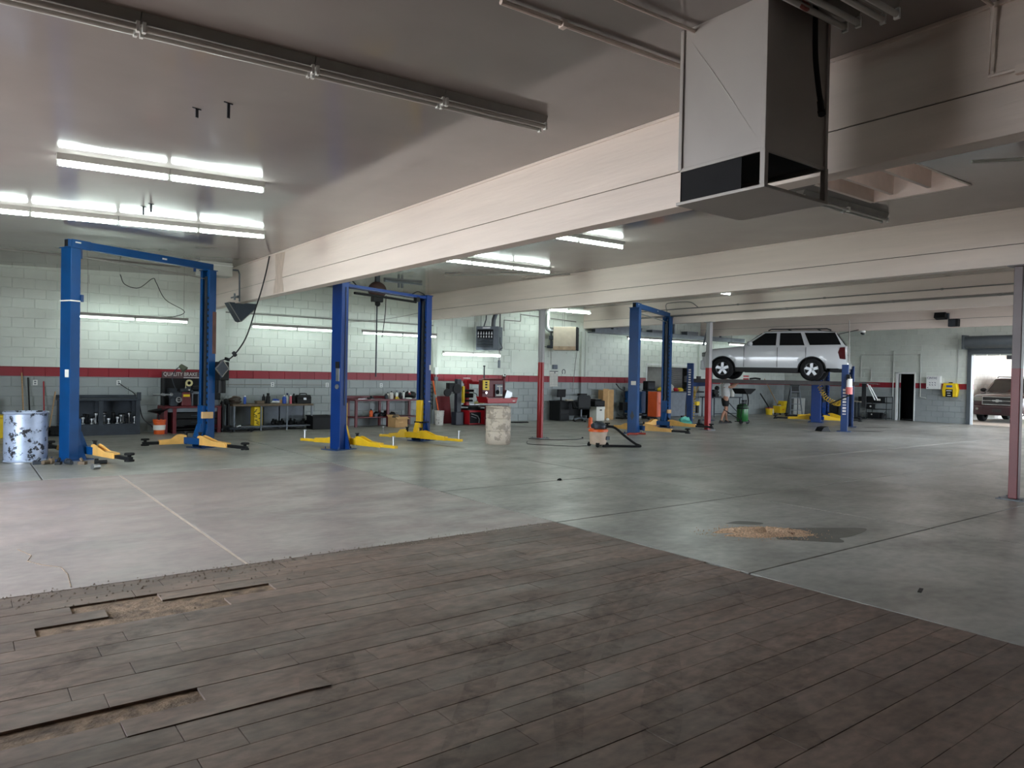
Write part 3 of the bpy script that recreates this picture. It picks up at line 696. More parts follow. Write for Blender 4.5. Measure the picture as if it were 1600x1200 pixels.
LA = lift('faded blue two-post lift with overhead beam at the left, beside the galvanized drum', 2.77, 15.0, 26.5, 1.42, 0.17, 0.27, 3.56, 'blue', 'dblue', 'pale', 'pad', 'beam',
          {(-1, -1): (-101, 1.25), (-1, 1): (80, 1.2), (1, -1): (-95, 1.35), (1, 1): (155, 0.75)}, (0.7, 0.85, 0))
# details on the left lift
MB().box((-1.42-0.087, -0.06, 1.47), (0.004, 0.10, 0.13)).o('label_plate', 'paper', LA, None)
MB().b2(-1.42-0.092, -1.42+0.09, -0.142, 0.14, 2.68, 2.70).o('cable_tie', 'paper', LA, None)
MB().b2(-1.34, -1.30, -0.17, -0.135, 2.68, 2.80).o('limit_bracket', 'dblue', LA, None)
MB().box((1.27, -0.19, 0.66), (0.26, 0.05, 0.13), (0, 0.03, 0)).o('strapped_board', 'tan', LA, None, 0.004)
MB().b2(1.42+0.0, 1.42+0.09, -0.139, -0.134, 1.9, 2.75).o('rust_patch', mat('bare_rust', (96, 66, 58), 0.75, var=0.25), LA, None)
pu = MB().b2(1.50, 1.72, -0.30, -0.08, 1.36, 1.74).o('power_unit', 'black', LA, None, 0.02)
MB().cyl((1.61, -0.19, 1.10), (1.61, -0.19, 1.36), 0.09, n=14).o('oil_reservoir', 'black', pu)
gr = MB()
q = [(-0.16, 0), (0.0, -0.17), (0.17, 0.0), (0.02, 0.17)]
for (a, b), (c, d) in zip(q, q[1:]+q[:1]): gr.cyl((1.50+a, -0.33, 1.60+b), (1.50+c, -0.33, 1.60+d), 0.016, n=8)
gr.o('chrome_guard', 'chrome', pu)
MB().prism([(1.50+a*0.92, 1.60+b*0.92) for a, b in q], 0.03, 'y', -0.335).o('fan_grille', 'dsteel', pu, None, 0.004)
L2 = lift('bright blue two-post lift with yellow arms, second from the left', 7.47, 14.51, 21.5, 1.38, 0.19, 0.27, 3.38, 'blue2', 'dblue', 'yel', 'pin', 'bar',
          {(-1, -1): (-94, 1.1), (-1, 1): (98, 1.05), (1, -1): (-94, 1.2), (1, 1): (120, 0.62)}, (0.95, 0.95, 1))
for n, z, mm, sz in (('switch_box', 1.72, 'black', (0.05, 0.09, 0.13)), ('label_plate', 1.52, 'steel', (0.006, 0.10, 0.26)),):
    MB().box((-1.38-0.098, -0.05, z), sz).o(n, mm, L2, None, 0.006)
MB().cyl((-1.475, -0.05, 1.28), (-1.50, -0.05, 1.28), 0.05, n=14).o('gauge', 'steel', L2)
MB().box((1.44, -0.137, 1.72), (0.06, 0.004, 0.12)).box((1.44, -0.137, 0.92), (0.08, 0.004, 0.02)).o('warning_sticker', 'letter', L2, None)
MB().cyl((-1.37, -0.15, 0.9), (-1.37, -0.14, 3.3), 0.008, n=6).o('lock_cable', 'cable', L2)
L3 = lift('blue two-post lift with overhead beam in the middle, behind the shop vacuum', 16.6, 15.0, 25.5, 1.66, 0.22, 0.27, 3.50, 'blue', 'dblue', 'pale', 'pad', 'beam',
          {(-1, -1): (-97, 1.3), (-1, 1): (60, 1.0), (1, -1): (-100, 1.4), (1, 1): (150, 0.8)}, (0.7, 0.85, 0))
MB().box((-1.66-0.112, -0.02, 1.42), (0.004, 0.14, 0.11)).o('label_plate', 'paper', L3, None)
MB().prism([(-0.06, 0.5), (0.0, 0.38), (0.06, 0.5), (0.0, 0.66)], 0.003, 'x', -1.66-0.113).o('scuffed_sticker', 'dsteel', L3, None)
MB().box((1.44, -0.17, 0.52), (0.34, 0.05, 0.11), (0, 0.02, 0)).o('strapped_board', 'tan', L3, None, 0.004)
# conduits dropping to the lifts
single('hooked_conduit', MB().tube(spline([(18.1, 15.75, 3.68), (18.1, 15.8, 3.92), (18.12, 15.6, 3.98), (18.15, 14.9, 3.96), (18.2, 14.6, 3.78)]), 0.014, 6), 'gpipe', 'thin bent conduit above the right post of the middle blue lift', 'conduit')
L4 = lift('blue two-post lift with spread yellow arms standing behind the raised car', 27.25, 15.72, 24, 1.45, 0.22, 0.34, 3.3, 'blue2', 'dblue', 'yel', 'pad', 'bar',
          {(-1, -1): (-80, 1.3), (-1, 1): (100, 1.3), (1, -1): (-100, 1.2), (1, 1): (100, 1.2)}, (0.7, 0.7, 0))

# ---- four-post lift with runways
FP = thing('four_post_lift', 'slate blue four-post lift with raised grey runways carrying the white car', 'car lift', (22.49, 14.83, 0), math.radians(24.4))
for sx in (-1, 1):
    for sy in (-1, 1):
        mb = post_mesh(0.17, 0.20, 2.09)
        mb.v = [Vector((v.x*-sx+sx*1.36, v.y+sy*2.45, v.z)) for v in mb.v]
        p = mb.o('post', 'blue3', FP, None, 0.006)
        MB().b2(sx*1.36-0.2, sx*1.36+0.2, sy*2.45-0.2, sy*2.45+0.2, 0, 0.016).o('base_plate', 'dblue', p, None)
for sx in (-1, 1):
    r = MB().b2(sx*0.82-0.24, sx*0.82+0.24, -2.72, 2.72, 1.54, 1.57).b2(sx*0.82-0.24, sx*0.82-0.215, -2.72, 2.72, 1.44, 1.56).b2(sx*0.82+0.215, sx*0.82+0.24, -2.72, 2.72, 1.44, 1.56).o('runway', 'rampm', FP, None, 0.006)
    MB().b2(sx*0.82-0.24, sx*0.82+0.24, 2.68, 2.74, 1.44, 1.66).o('wheel_stop', 'rampm', r, None)
    MB().prism([(-2.72, 1.57), (-2.72, 1.53), (-3.35, 1.50), (-3.35, 1.515)], 0.44, 'x', sx*0.82-0.22).o('drive_on_flap', 'rampm', r, None)
for sy in (-1, 1):
    MB().b2(-1.36, 1.36, sy*2.45-0.07, sy*2.45+0.07, 1.30, 1.44).o('cross_tube', 'blue3', FP, None, 0.006)
lt = MB()
rr = random.Random(4)
for i in range(11):
    z = 1.02+i*0.085
    lt.box((-1.36-0.092, 2.45-0.0, z+0.0), (0.004, 0.10-rr.random()*0.03, 0.05))
lt.o('vertical_lettering', 'letter', FP, None)
lt = MB()
for i in range(9): lt.box((-1.36-0.092, -2.45, 0.55+i*0.095), (0.004, 0.10, 0.06 if i % 3 else 0.03))
lt.o('vertical_lettering', 'letter', FP, None)
pm = MB().cyl((-1.48, -2.58, 1.40), (-1.48, -2.58, 1.66), 0.085, n=14).o('power_unit_motor', 'wht', FP)
MB().cyl((-1.48, -2.58, 1.18), (-1.48, -2.58, 1.40), 0.10, n=14).o('oil_reservoir', mat('salmon_plastic', (204, 104, 100), 0.4), pm)
MB().cyl((-1.50, -2.62, 1.16), (-1.60, -2.05, 0.86), 0.02, n=8).o('control_lever', 'black', pm)
MB().b2(-1.55, -1.40, -2.60, -2.50, 1.62, 1.80).o('switch_box', 'black', pm, None, 0.01)
MB().prism([(0.0, 0.0), (0.38, 0.0), (0.28, 0.13), (0.12, 0.16)], 0.30, 'y', -0.15).o('wheel_chock', 'black', FP, None, 0.01, None, (-1.62, -2.0, 0), (0, 0, 2.4))
# coiled yellow air hoses
def coil(pts, rad, turns, wire):
    pts = spline(pts, 10); out = []; n = int(turns*10)
    for i in range(n+1):
        u = i/n*(len(pts)-1); k = min(int(u), len(pts)-2); p = pts[k].lerp(pts[k+1], u-k); d = (pts[k+1]-pts[k]).normalized()
        a = d.cross(Vector((0.3, 0.9, 0.1))).normalized(); b = d.cross(a); th = 2*PI*turns*i/n
        out.append(p+(a*math.cos(th)+b*math.sin(th))*rad)
    return MB().tube(out, wire, 5)
single('coiled_air_hose', coil([(22.6, 13.1, 1.42), (22.65, 12.9, 1.05), (22.6, 12.5, 0.86), (22.4, 12.2, 0.95), (22.35, 12.0, 1.3), (22.3, 11.95, 1.75)], 0.07, 26, 0.012), 'ycoil', 'yellow coiled air hose drooping below the right end of the car runway', 'air hose')
single('coiled_air_hose', coil([(20.9, 16.9, 1.45), (20.9, 16.85, 0.9), (20.75, 16.8, 0.1)], 0.06, 18, 0.012), 'ycoil', 'yellow coiled air hose hanging straight down left of the man', 'air hose')
t = thing('parts_box', 'small red and white box with a black tool on the car runway', 'box', (0, 0, 0))
# (parts box on the runway gets its pieces here)
t.location = (22.49-0.911*0.80-0.412*0.62, 14.83-0.412*0.80+0.911*0.62, 1.572); t.rotation_euler = (0, 0, math.radians(114))
MB().b2(-0.02, 0.14, -0.09, 0.09, 0, 0.14).o('box_body', 'red', t, None, 0.006)
MB().b2(-0.021, 0.141, -0.092, 0.092, 0.05, 0.09).o('white_band', 'paper', t, None)
MB().tube([(-0.06, 0, 0.03), (-0.25, 0.02, 0.05), (-0.42, 0, 0.03)], 0.03, 8).o('black_tool', 'black', t)
# ================================================================== VEHICLES
def car(name, label, loc, rz, paint, K):
    root = thing(name, label, 'car', loc, rz)
    XF, XR, wb, R = K['xf'], K['xr'], K['wb'], K['R']
    belt, roof, sill = K['belt'], K['roof'], K['sill']
    hw = K['hw']; ra = R+0.065
    def w(x):
        v = hw
        if x > XF-0.55: v -= 0.15*((x-(XF-0.55))/0.55)**2.2
        if x < XR+0.5: v -= 0.07*(((XR+0.5)-x)/0.5)**2
        return v
    def zb(x):
        z = sill
        if x > wb/2+ra: z = sill-0.06
        if x < -wb/2-ra: z = sill+0.0
        for xc in (wb/2, -wb/2):
            d = abs(x-xc)
            if d < ra: z = max(z, R+math.sqrt(ra*ra-d*d))
        return z
    xw = K['xw']                        # windscreen base
    def zt(x):
        if x >= xw:
            u = (x-xw)/(XF-xw); return belt-0.01-0.13*u-0.10*max(0, (u-0.8)/0.2)**2
        return belt+0.0
    xs = []
    x = XF
    while x > XR: xs.append(x); x -= 0.06
    for xc in (wb/2, -wb/2): xs += [xc+ra, xc-ra, xc+ra-0.004, xc-ra+0.004]
    xs.append(XR); xs = sorted(set(xs), reverse=True)
    def section(x):
        b = zb(x); W_ = w(x); t_ = zt(x)
        ks = [(0.965, sill), (0.99, 0.5*(sill+0.72)), (1.0, 0.74), (0.995, 0.90), (0.97, t_-0.05), (0.93, t_)]
        pts = []
        for f, z in ks: pts.append((W_*f, max(z, min(b, t_-0.02))))
        if x >= xw-0.01: pts += [(W_*0.80, t_+0.025), (W_*0.4, t_+0.045), (0, t_+0.05)]
        else: pts += [(W_*0.80, t_), (W_*0.4, t_), (0, t_)]
        if b > sill+0.001:              # clip to the wheel arch
            pts = [(y, max(z, b)) for y, z in pts]
        return pts
    mb = MB(); n = len(section(0)); rows = []
    for x in xs:
        h = section(x); full_ = h+[(-y, z) for y, z in h[-2::-1]]
        rows.append(full_); mb.v += [Vector((x, y, z)) for y, z in full_]
    m_ = 2*n-1
    for i in range(len(xs)-1):
        for k in range(m_-1): mb.f.append((i*m_+k, i*m_+k+1, (i+1)*m_+k+1, (i+1)*m_+k))
    mb.f.append(tuple(range(m_))); mb.f.append(tuple((len(xs)-1)*m_+k for k in range(m_))[::-1])
    mb.o('body_shell', paint, root, 45)
    # greenhouse
    xa, xd, xe = K['xa'], K['xd'], K['xe']
    def zr(x):
        if x > xa: return belt+(roof-0.04-belt)*(xw-x)/(xw-xa)
        if x < xd: return belt+(roof-0.03-belt)*max(0.0, (x-xe)/(xd-xe))
        u = (x-xd)/(xa-xd); return roof-0.03-0.01*(1-u)+0.05*math.sin(PI*min(1, max(0, u)))**0.6
    yb, yr = hw*0.945, hw*0.76
    def ys(z): return yb-(yb-yr)*(z-belt)/(roof-belt)
    gx = [xw, xa+0.3*(xw-xa), xa+0.03, xa, xa-0.1]+[xa-0.1-(xa-0.2-xd)*i/8 for i in range(1, 8)]+[xd, (xd+xe)/2, xe]
    mb = MB(); mm = 9
    for x in gx:
        z = max(zr(x), belt+0.004); y0, y1 = yb, ys(z)
        h = [(y0, belt-0.02), (y0*0.5+y1*0.5, (belt+z)/2-0.01), (y1, z-0.03*(z-belt)/(roof-belt)), (y1*0.86, z), (0, z+0.015)]
        mb.v += [Vector((x, y, zz)) for y, zz in h+[(-y, zz) for y, zz in h[-2::-1]]]
    for i in range(len(gx)-1):
        for k in range(mm-1): mb.f.append((i*mm+k, i*mm+k+1, (i+1)*mm+k+1, (i+1)*mm+k))
    mb.f.append(tuple(range(mm))); mb.f.append(tuple((len(gx)-1)*mm+k for k in range(mm))[::-1])
    mb.o('roof_and_pillars', paint, root, 35)
    for s in (1, -1):
        for nm, poly in K['glass']:
            mb = MB(); k = len(poly)
            mb.v = [Vector((x, s*(ys(z)+0.008), z)) for x, z in poly]+[Vector((x, s*(ys(z)-0.01), z)) for x, z in poly]
            mb.f = [tuple(range(k)), tuple(range(2*k-1, k-1, -1))]+[(i, (i+1) % k, k+(i+1) % k, k+i) for i in range(k)]
            mb.o(nm, 'glass', root, None)
        # lower cladding, door seams, handles, mirror, lamps
        MB().b2(-wb/2+ra-0.01, wb/2-ra+0.01, s*hw*0.90-0.03, s*hw*0.90+0.045, sill-0.16, sill+0.015).o('sill_cladding', 'trimb', root, None, 0.01)
        for xc in (wb/2, -wb/2):
            mb = MB(); nn = 16; vs = []
            for i in range(nn+1):
                a = PI*i/nn
                for rr_ in (ra+0.005, ra-0.03):
                    for yy in (s*(hw*0.985), s*(hw*0.70)): vs.append((xc+rr_*math.cos(a), yy, R+rr_*math.sin(a)))
            fs = []
            for i in range(nn):
                o_ = i*4
                fs += [(o_, o_+4, o_+6, o_+2), (o_+1, o_+3, o_+7, o_+5), (o_, o_+1, o_+5, o_+4), (o_+2, o_+6, o_+7, o_+3)]
            mb.add(vs, fs); mb.o('arch_lip', 'trimb', root, 40)
        MB().b2(-wb/2-ra, wb/2+ra, s*hw*0.62-0.02, s*hw*0.62+0.02, R-0.05, belt-0.15).o('wheel_well_liner', 'trimb', root, None)
        sm = MB()
        for x in K['seams']: sm.b2(x-0.006, x+0.006, s*hw*0.98-0.02, s*(hw*1.0)+0.004, sill+0.02, belt-0.03)
        sm.o('door_seams', 'trimb', root, None)
        for x in K['handles']: MB().b2(x-0.11, x+0.11, s*(hw*0.985)-0.015, s*(hw*0.985)+0.03, belt-0.17, belt-0.135).o('door_handle', paint, root, None, 0.008)
        mr = MB().ball((0, 0, 0), 1, 12, 8, (0.10, 0.13, 0.085)); mr.v = [Vector((v.x+xw-0.28, v.y+s*(hw+0.08), v.z+belt+0.09)) for v in mr.v]
        mr.b2(xw-0.32, xw-0.24, min(s*(hw-0.1), s*(hw+0.02)), max(s*(hw-0.1), s*(hw+0.02)), belt+0.01, belt+0.06)
        mr.o('door_mirror', K['mirror'], root)
        MB().prism([(XR+0.02, belt-0.42), (XR+0.20, belt-0.40), (XR+0.26, belt-0.2), (XR+0.20, belt-0.03), (XR+0.05, belt-0.02)], 0.06, 'y', s*hw*0.945-0.03).o('tail_lamp', 'lampr', root, None, 0.012)
        MB().b2(XF-0.22, XF+0.012, min(s*hw*0.56, s*hw*0.90), max(s*hw*0.56, s*hw*0.90), K['hl'][0], K['hl'][1]).o('headlight', 'lampc', root, None, 0.02)
        MB().tube([(xa-0.15, s*yr*0.93, roof+0.01), (xa-0.25, s*yr*0.93, roof+0.055), (xd+0.25, s*yr*0.93, roof+0.055), (xd+0.12, s*yr*0.93, roof+0.01)], 0.02, 8).o('roof_rail', 'trimb', root)
    for x in (xa-0.75, xd+0.55): MB().b2(x-0.03, x+0.03, -yr*0.93, yr*0.93, roof+0.05, roof+0.075).o('rack_crossbar', 'trimb', root, None, 0.008)
    def pane(x0, z0_, y0, x1, z1_, y1, off, nm):
        d = Vector((z1_-z0_, 0, x0-x1)).normalized()*off
        vs = [(x0, -y0, z0_), (x0, y0, z0_), (x1, y1, z1_), (x1, -y1, z1_)]
        vs = [Vector(v)+d for v in vs]+[Vector(v)-d*1.5 for v in vs]
        MB().add(vs, [(0, 1, 2, 3), (7, 6, 5, 4), (0, 4, 5, 1), (1, 5, 6, 2), (2, 6, 7, 3), (3, 7, 4, 0)]).o(nm, 'glass', root, None)
    fz = roof-0.04-belt
    pane(xw-0.06*(xw-xa), belt+0.06*fz, hw*0.86, xw-0.92*(xw-xa), belt+0.92*fz, yr*0.92, 0.012, 'windscreen')
    pane(xe+0.08*(xd-xe), belt+0.10*fz, hw*0.82, xe+0.88*(xd-xe), belt+0.88*fz, yr*0.9, -0.014, 'rear_window')
    # nose and tail
    MB().b2(XF-0.10, XF+0.03, -hw*0.54, hw*0.54, K['gr'][0], K['gr'][1]).o('grille', 'trimb', root, None, 0.01)
    gb = MB()
    for z in (K['gr'][0]+0.01, (K['gr'][0]+K['gr'][1])/2, K['gr'][1]-0.01): gb.b2(XF, XF+0.042, -hw*0.55, hw*0.55, z-0.012, z+0.012)
    for y in (-hw*0.54, hw*0.54): gb.b2(XF, XF+0.042, y-0.012, y+0.012, K['gr'][0], K['gr'][1])
    gb.o('grille_bars', 'chrome', root, None, 0.003)
    MB().b2(XF-0.25, XF+0.07, -hw*0.86, hw*0.86, sill-0.10, K['gr'][0]-0.05).o('front_bumper', K['bump'], root, None, 0.04)
    MB().b2(XR-0.06, XR+0.25, -hw*0.92, hw*0.92, sill-0.02, sill+0.20).o('rear_bumper', K['bump'], root, None, 0.04)
    MB().b2(XR-0.02, XR+0.5, -hw*0.8, hw*0.8, sill-0.12, sill).o('underbody_tail', 'trimb', root, None, 0.02)
    MB().b2(-wb/2-0.3, wb/2+0.3, -hw*0.62, hw*0.62, sill-0.14, sill+0.05).o('chassis', 'trimb', root, None, 0.02)
    MB().b2(XF+0.06, XF+0.075, -0.16, 0.16, sill+0.02, sill+0.14).o('number_plate', K['plate'], root, None, 0.003)
    # wheels
    for sx in (1, -1):
        for s in (1, -1):
            y = s*(hw-0.125); c = (sx*wb/2, y, R); wd = 0.12
            ty = MB().lathe([(R*0.62, -wd), (R*0.88, -wd*1.04), (R*0.975, -wd*0.86), (R, -wd*0.55), (R, wd*0.55), (R*0.975, wd*0.86), (R*0.88, wd*1.04), (R*0.62, wd)], 32, c, 'y', False).o('tyre', 'rub', root, 50)
            rm = MB(); of = s*wd*0.82
            rm.lathe([(R*0.645, of-s*0.03), (R*0.645, of), (R*0.60, of+s*0.012), (R*0.555, of-s*0.012), (R*0.55, of-s*0.10)], 28, c, 'y', False)
            rm.lathe([(0.0, of+s*0.004), (R*0.15, of), (R*0.18, of-s*0.03)], 16, c, 'y', False)
            for k in range(5):
                a = 2*PI*k/5+0.3; ca, sa = math.cos(a), math.sin(a)
                p0 = [(R*0.12, -0.042), (R*0.58, -0.05), (R*0.58, 0.05), (R*0.12, 0.042)]
                vs = []
                for yy in (of-s*0.03, of-s*0.006): vs += [(c[0]+u*ca-v*sa, c[1]+yy, c[2]+u*sa+v*ca) for u, v in p0]
                rm.add(vs, [(0, 1, 2, 3), (7, 6, 5, 4), (0, 4, 5, 1), (1, 5, 6, 2), (2, 6, 7, 3), (3, 7, 4, 0)])
            rm.o('alloy_rim', K['rim'], ty, 30)
            MB().lathe([(0.0, of-s*0.09), (R*0.56, of-s*0.10)], 20, c, 'y', False).o('brake_backing', 'trimb', ty)
    return root
wb = 2.87
K1 = dict(xf=2.16, xr=-2.47, wb=wb, R=0.37, belt=1.13, roof=1.66, sill=0.42, hw=0.93, xw=0.80, xa=0.13, xd=-2.10, xe=-2.44, mirror='carw', bump='carw', rim='steel', plate='paper',
          glass=[('front_door_glass', [(0.64, 1.165), (-0.30, 1.165), (-0.31, 1.585), (0.06, 1.585)]), ('rear_door_glass', [(-0.42, 1.165), (-1.20, 1.165), (-1.06, 1.585), (-0.42, 1.585)]), ('rear_quarter_glass', [(-1.36, 1.175), (-2.30, 1.185), (-2.10, 1.585), (-1.18, 1.585)])],
          seams=[0.72, -0.36, -1.25], handles=[-0.16, -1.08], hl=(0.78, 0.92), gr=(0.70, 0.94))
e1 = Vector((math.cos(math.radians(24.4)), math.sin(math.radians(24.4)), 0)); e2 = Vector((-e1.y, e1.x, 0))
pc = Vector((22.49, 14.83, 1.571))+e2*0.03
car('sport_utility_vehicle', 'white sport utility vehicle raised on the four-post lift', pc, math.radians(114.4), 'carw', K1)
K2 = dict(xf=2.50, xr=-2.60, wb=2.95, R=0.40, belt=1.24, roof=1.86, sill=0.42, hw=1.0, xw=1.05, xa=0.42, xd=-2.30, xe=-2.56, mirror='trimb', bump='carr', rim='steel', plate='trimb',
          glass=[('front_door_glass', [(0.90, 1.28), (-0.25, 1.28), (-0.26, 1.77), (0.36, 1.77)]), ('rear_door_glass', [(-0.38, 1.28), (-1.30, 1.28), (-1.20, 1.77), (-0.38, 1.77)]), ('rear_quarter_glass', [(-1.45, 1.29), (-2.40, 1.30), (-2.26, 1.77), (-1.34, 1.77)])],
          seams=[0.9, -0.31, -1.36], handles=[-0.14, -1.2], hl=(0.88, 1.04), gr=(0.74, 1.08))
rs = car('sport_utility_vehicle', 'maroon sport utility vehicle facing in from the sunny alley', (36.5, 11.98, -0.015), math.radians(182), 'carr', K2)
# gold bow-tie shaped emblem on the grille, fog lamps
em = MB().prism([(-0.16, -0.028), (-0.06, -0.028), (-0.045, -0.055), (0.035, -0.055), (0.06, -0.028), (0.18, -0.028), (0.16, 0.028), (0.06, 0.028), (0.045, 0.055), (-0.035, 0.055), (-0.06, 0.028), (-0.18, 0.028)], 0.02, 'x', 2.545).o('grille_emblem', 'steel', rs, None)
em.location = (0, 0, 0.91)
for s in (1, -1): MB().cyl((2.53, s*0.72, 0.56), (2.585, s*0.72, 0.56), 0.05, n=12).o('fog_lamp', 'lampc', rs)
# wooden beam end and bracket in the alley
t = thing('eave_bracket', 'brown beam end and bracket high on the sunlit alley wall', 'bracket', (41, 12.95, 2.4))
MB().b2(-0.3, 0.5, -0.55, 0.2, 0.0, 0.6).o('beam_end', 'rust', t, None, 0.01)
MB().b2(-1.9, -1.7, 0.2, 0.4, 0.35, 0.62).tube([(-1.2, 0.35, 0.6), (-0.9, 0.1, 0.1)], 0.05, 6).o('bracket_arm', 'dsteel', t, None)

# ================================================================== PERSON
def skin_body(name, joints, edges, m, parent, sub=2):
    me = bpy.data.meshes.new(name); me.from_pydata([j[0] for j in joints], edges, [])
    ob = bpy.data.objects.new(name, me); COL.objects.link(ob); ob.parent = parent
    me.materials.append(M[m]); ob.modifiers.new('skin', 'SKIN')
    for i, j in enumerate(joints):
        sv = me.skin_vertices[0].data[i]; r = j[1]; sv.radius = r if isinstance(r, tuple) else (r, r)
    me.skin_vertices[0].data[0].use_root = True
    ob.modifiers['skin'].use_smooth_shade = True
    s = ob.modifiers.new('sub', 'SUBSURF'); s.levels = sub; s.render_levels = sub
    return ob
PR = thing('person', 'man in white tee and black shorts standing under the raised car, arms reaching up', 'person', (21.92, 16.28, 0), math.radians(-35))
J = [((0, 0, 0.95), (0.13, 0.11)), ((-0.01, 0, 1.10), (0.14, 0.115)), ((-0.04, 0, 1.28), (0.15, 0.12)), ((-0.06, 0, 1.42), (0.12, 0.09)), ((-0.055, 0, 1.50), 0.058), ((-0.04, 0, 1.56), 0.06)]
E_ = [(0, 1), (1, 2), (2, 3), (3, 4), (4, 5)]
for s in (1, -1):
    b = len(J)
    J += [((-0.05, s*0.19, 1.41), 0.06), ((0.10, s*0.22, 1.27), 0.046), ((0.22, s*0.21, 1.31), 0.04), ((0.40, s*0.14, 1.44), 0.03), ((0.45, s*0.12, 1.48), (0.034, 0.02))]
    E_ += [(3, b), (b, b+1), (b+1, b+2), (b+2, b+3), (b+3, b+4)]
    b = len(J); fx = 0.10 if s > 0 else -0.16; kx = 0.09 if s > 0 else 0.0
    J += [((0.0, s*0.095, 0.86), 0.092), ((kx*0.6, s*0.10, 0.66), 0.08), ((kx, s*0.10, 0.49), 0.056), (((kx*0.6+fx*0.4)-0.03, s*0.10, 0.33), 0.058), ((fx, s*0.10, 0.10), 0.036), ((fx+0.05, s*0.10, 0.05), 0.034), ((fx+0.14, s*0.105, 0.04), 0.03)]
    E_ += [(0, b)]+[(b+i, b+i+1) for i in range(6)]
skin_body('body', J, E_, 'skin', PR)
skin_body('head', [((-0.04, 0, 1.56), 0.055), ((-0.02, 0, 1.60), (0.075, 0.07)), ((-0.02, 0, 1.67), (0.092, 0.08)), ((-0.03, 0, 1.735), (0.06, 0.055))], [(0, 1), (1, 2), (2, 3)], 'skin', PR)
hd = [c for c in PR.children if c.name.startswith('head')][0]
MB().ball((-0.045, 0, 1.69), 0.1, 14, 10, (1.0, 0.88, 0.9)).o('hair', 'hair', hd)
MB().prism([(0.065, 1.66), (0.095, 1.615), (0.065, 1.61)], 0.03, 'y', -0.015).o('nose', 'skin', hd, 60)
for s in (1, -1):
    MB().ball((0.064, s*0.032, 1.662), 0.011, 8, 6).o('eye', 'wht', hd)
    MB().ball((-0.03, s*0.082, 1.655), 0.03, 8, 6, (0.7, 0.3, 1)).o('ear', 'skin', hd)
MB().ball((0.066, 0, 1.588), 0.02, 8, 6, (0.4, 1, 0.3)).o('mouth', mat('lips', (150, 84, 76), 0.5), hd)
for s in (1, -1):
    for k in range(5):
        y0 = s*0.12+(k-2)*0.016; th = k == (4 if s < 0 else 0)
        fx = 0.47; fl_ = (0.05, 0.07, 0.078, 0.072, 0.058)[k if s > 0 else 4-k]
        skin_body('finger', [((fx-0.02, y0, 1.485), 0.009), ((fx+fl_*0.5, y0+(0.012*(-s) if th else 0), 1.515), 0.0085), ((fx+fl_*0.8, y0+(0.018*(-s) if th else 0), 1.515+fl_*0.4), 0.008)], [(0, 1), (1, 2)], 'skin', PR, 1)
sj = [((0.0, 0, 0.84), (0.19, 0.17)), ((0.02, 0, 1.08), (0.19, 0.16)), ((-0.03, 0, 1.27), (0.18, 0.15)), ((-0.06, 0, 1.42), (0.145, 0.115)), ((-0.055, 0, 1.47), 0.075)]
se = [(0, 1), (1, 2), (2, 3), (3, 4)]
for s in (1, -1):
    b = len(sj); sj += [((-0.05, s*0.20, 1.405), 0.082), ((0.06, s*0.222, 1.30), 0.072)]; se += [(3, b), (b, b+1)]
skin_body('tee_shirt', sj, se, 'shirt', PR)
hj = [((0.0, 0, 0.95), (0.155, 0.135)), ((0.0, 0, 0.88), (0.15, 0.13))]; he = [(0, 1)]
for s in (1, -1):
    b = len(hj); kx = 0.06 if s > 0 else 0.0
    hj += [((0.0, s*0.10, 0.82), 0.115), ((kx*0.7, s*0.105, 0.58), 0.105)]; he += [(1, b), (b, b+1)]
skin_body('shorts', hj, he, 'shorts', PR)
for s in (1, -1):
    fx = 0.10 if s > 0 else -0.16
    sh = MB().prism([(fx-0.08, s*0.10-0.038), (fx+0.10, s*0.10-0.048), (fx+0.19, s*0.10-0.03), (fx+0.205, s*0.10), (fx+0.19, s*0.10+0.03), (fx+0.10, s*0.10+0.048), (fx-0.08, s*0.10+0.038)], 0.03, 'z', 0.0)
    sh.ball((fx+0.0, s*0.10, 0.055), 0.06, 10, 8, (1.25, 0.8, 0.9)).ball((fx+0.11, s*0.10, 0.04), 0.05, 10, 8, (1.4, 0.9, 0.65))
    sh.o('shoe', 'shoe', PR, 60)
# ================================================================== SHOP FURNITURE AND CLUTTER
def bench(name, label, x0, x1, y0, y1, zt, shelf, mtop, mleg, back=None, nleg=2, cat='workbench', legw=0.05, panel=None):
    t = thing(name, label, cat, ((x0+x1)/2, (y0+y1)/2, 0)); cx, cy = t.location.x, t.location.y
    hx, hy = (x1-x0)/2, (y1-y0)/2
    MB().b2(-hx, hx, -hy, hy, zt-0.05, zt).o('top', mtop, t, None, 0.006)
    for i in range(nleg):
        x = -hx+legw/2+0.02+(2*hx-legw-0.04)*i/(nleg-1)
        for y in (-hy+legw/2+0.01, hy-legw/2-0.01): MB().b2(x-legw/2, x+legw/2, y-legw/2, y+legw/2, 0, zt-0.05).o('leg', mleg, t, None, 0.004)
    if shelf: MB().b2(-hx+0.02, hx-0.02, -hy+0.02, hy-0.02, shelf-0.03, shelf).o('lower_shelf', mleg, t, None, 0.004)
    if back: MB().b2(-hx, hx, hy-0.03, hy, zt, zt+back).o('back_rail', mtop, t, None, 0.004)
    if panel: MB().b2(-hx+0.03, hx-0.03, hy-0.05, hy-0.03, 0.06, zt-0.06).o('back_panel', panel, t, None)
    return t
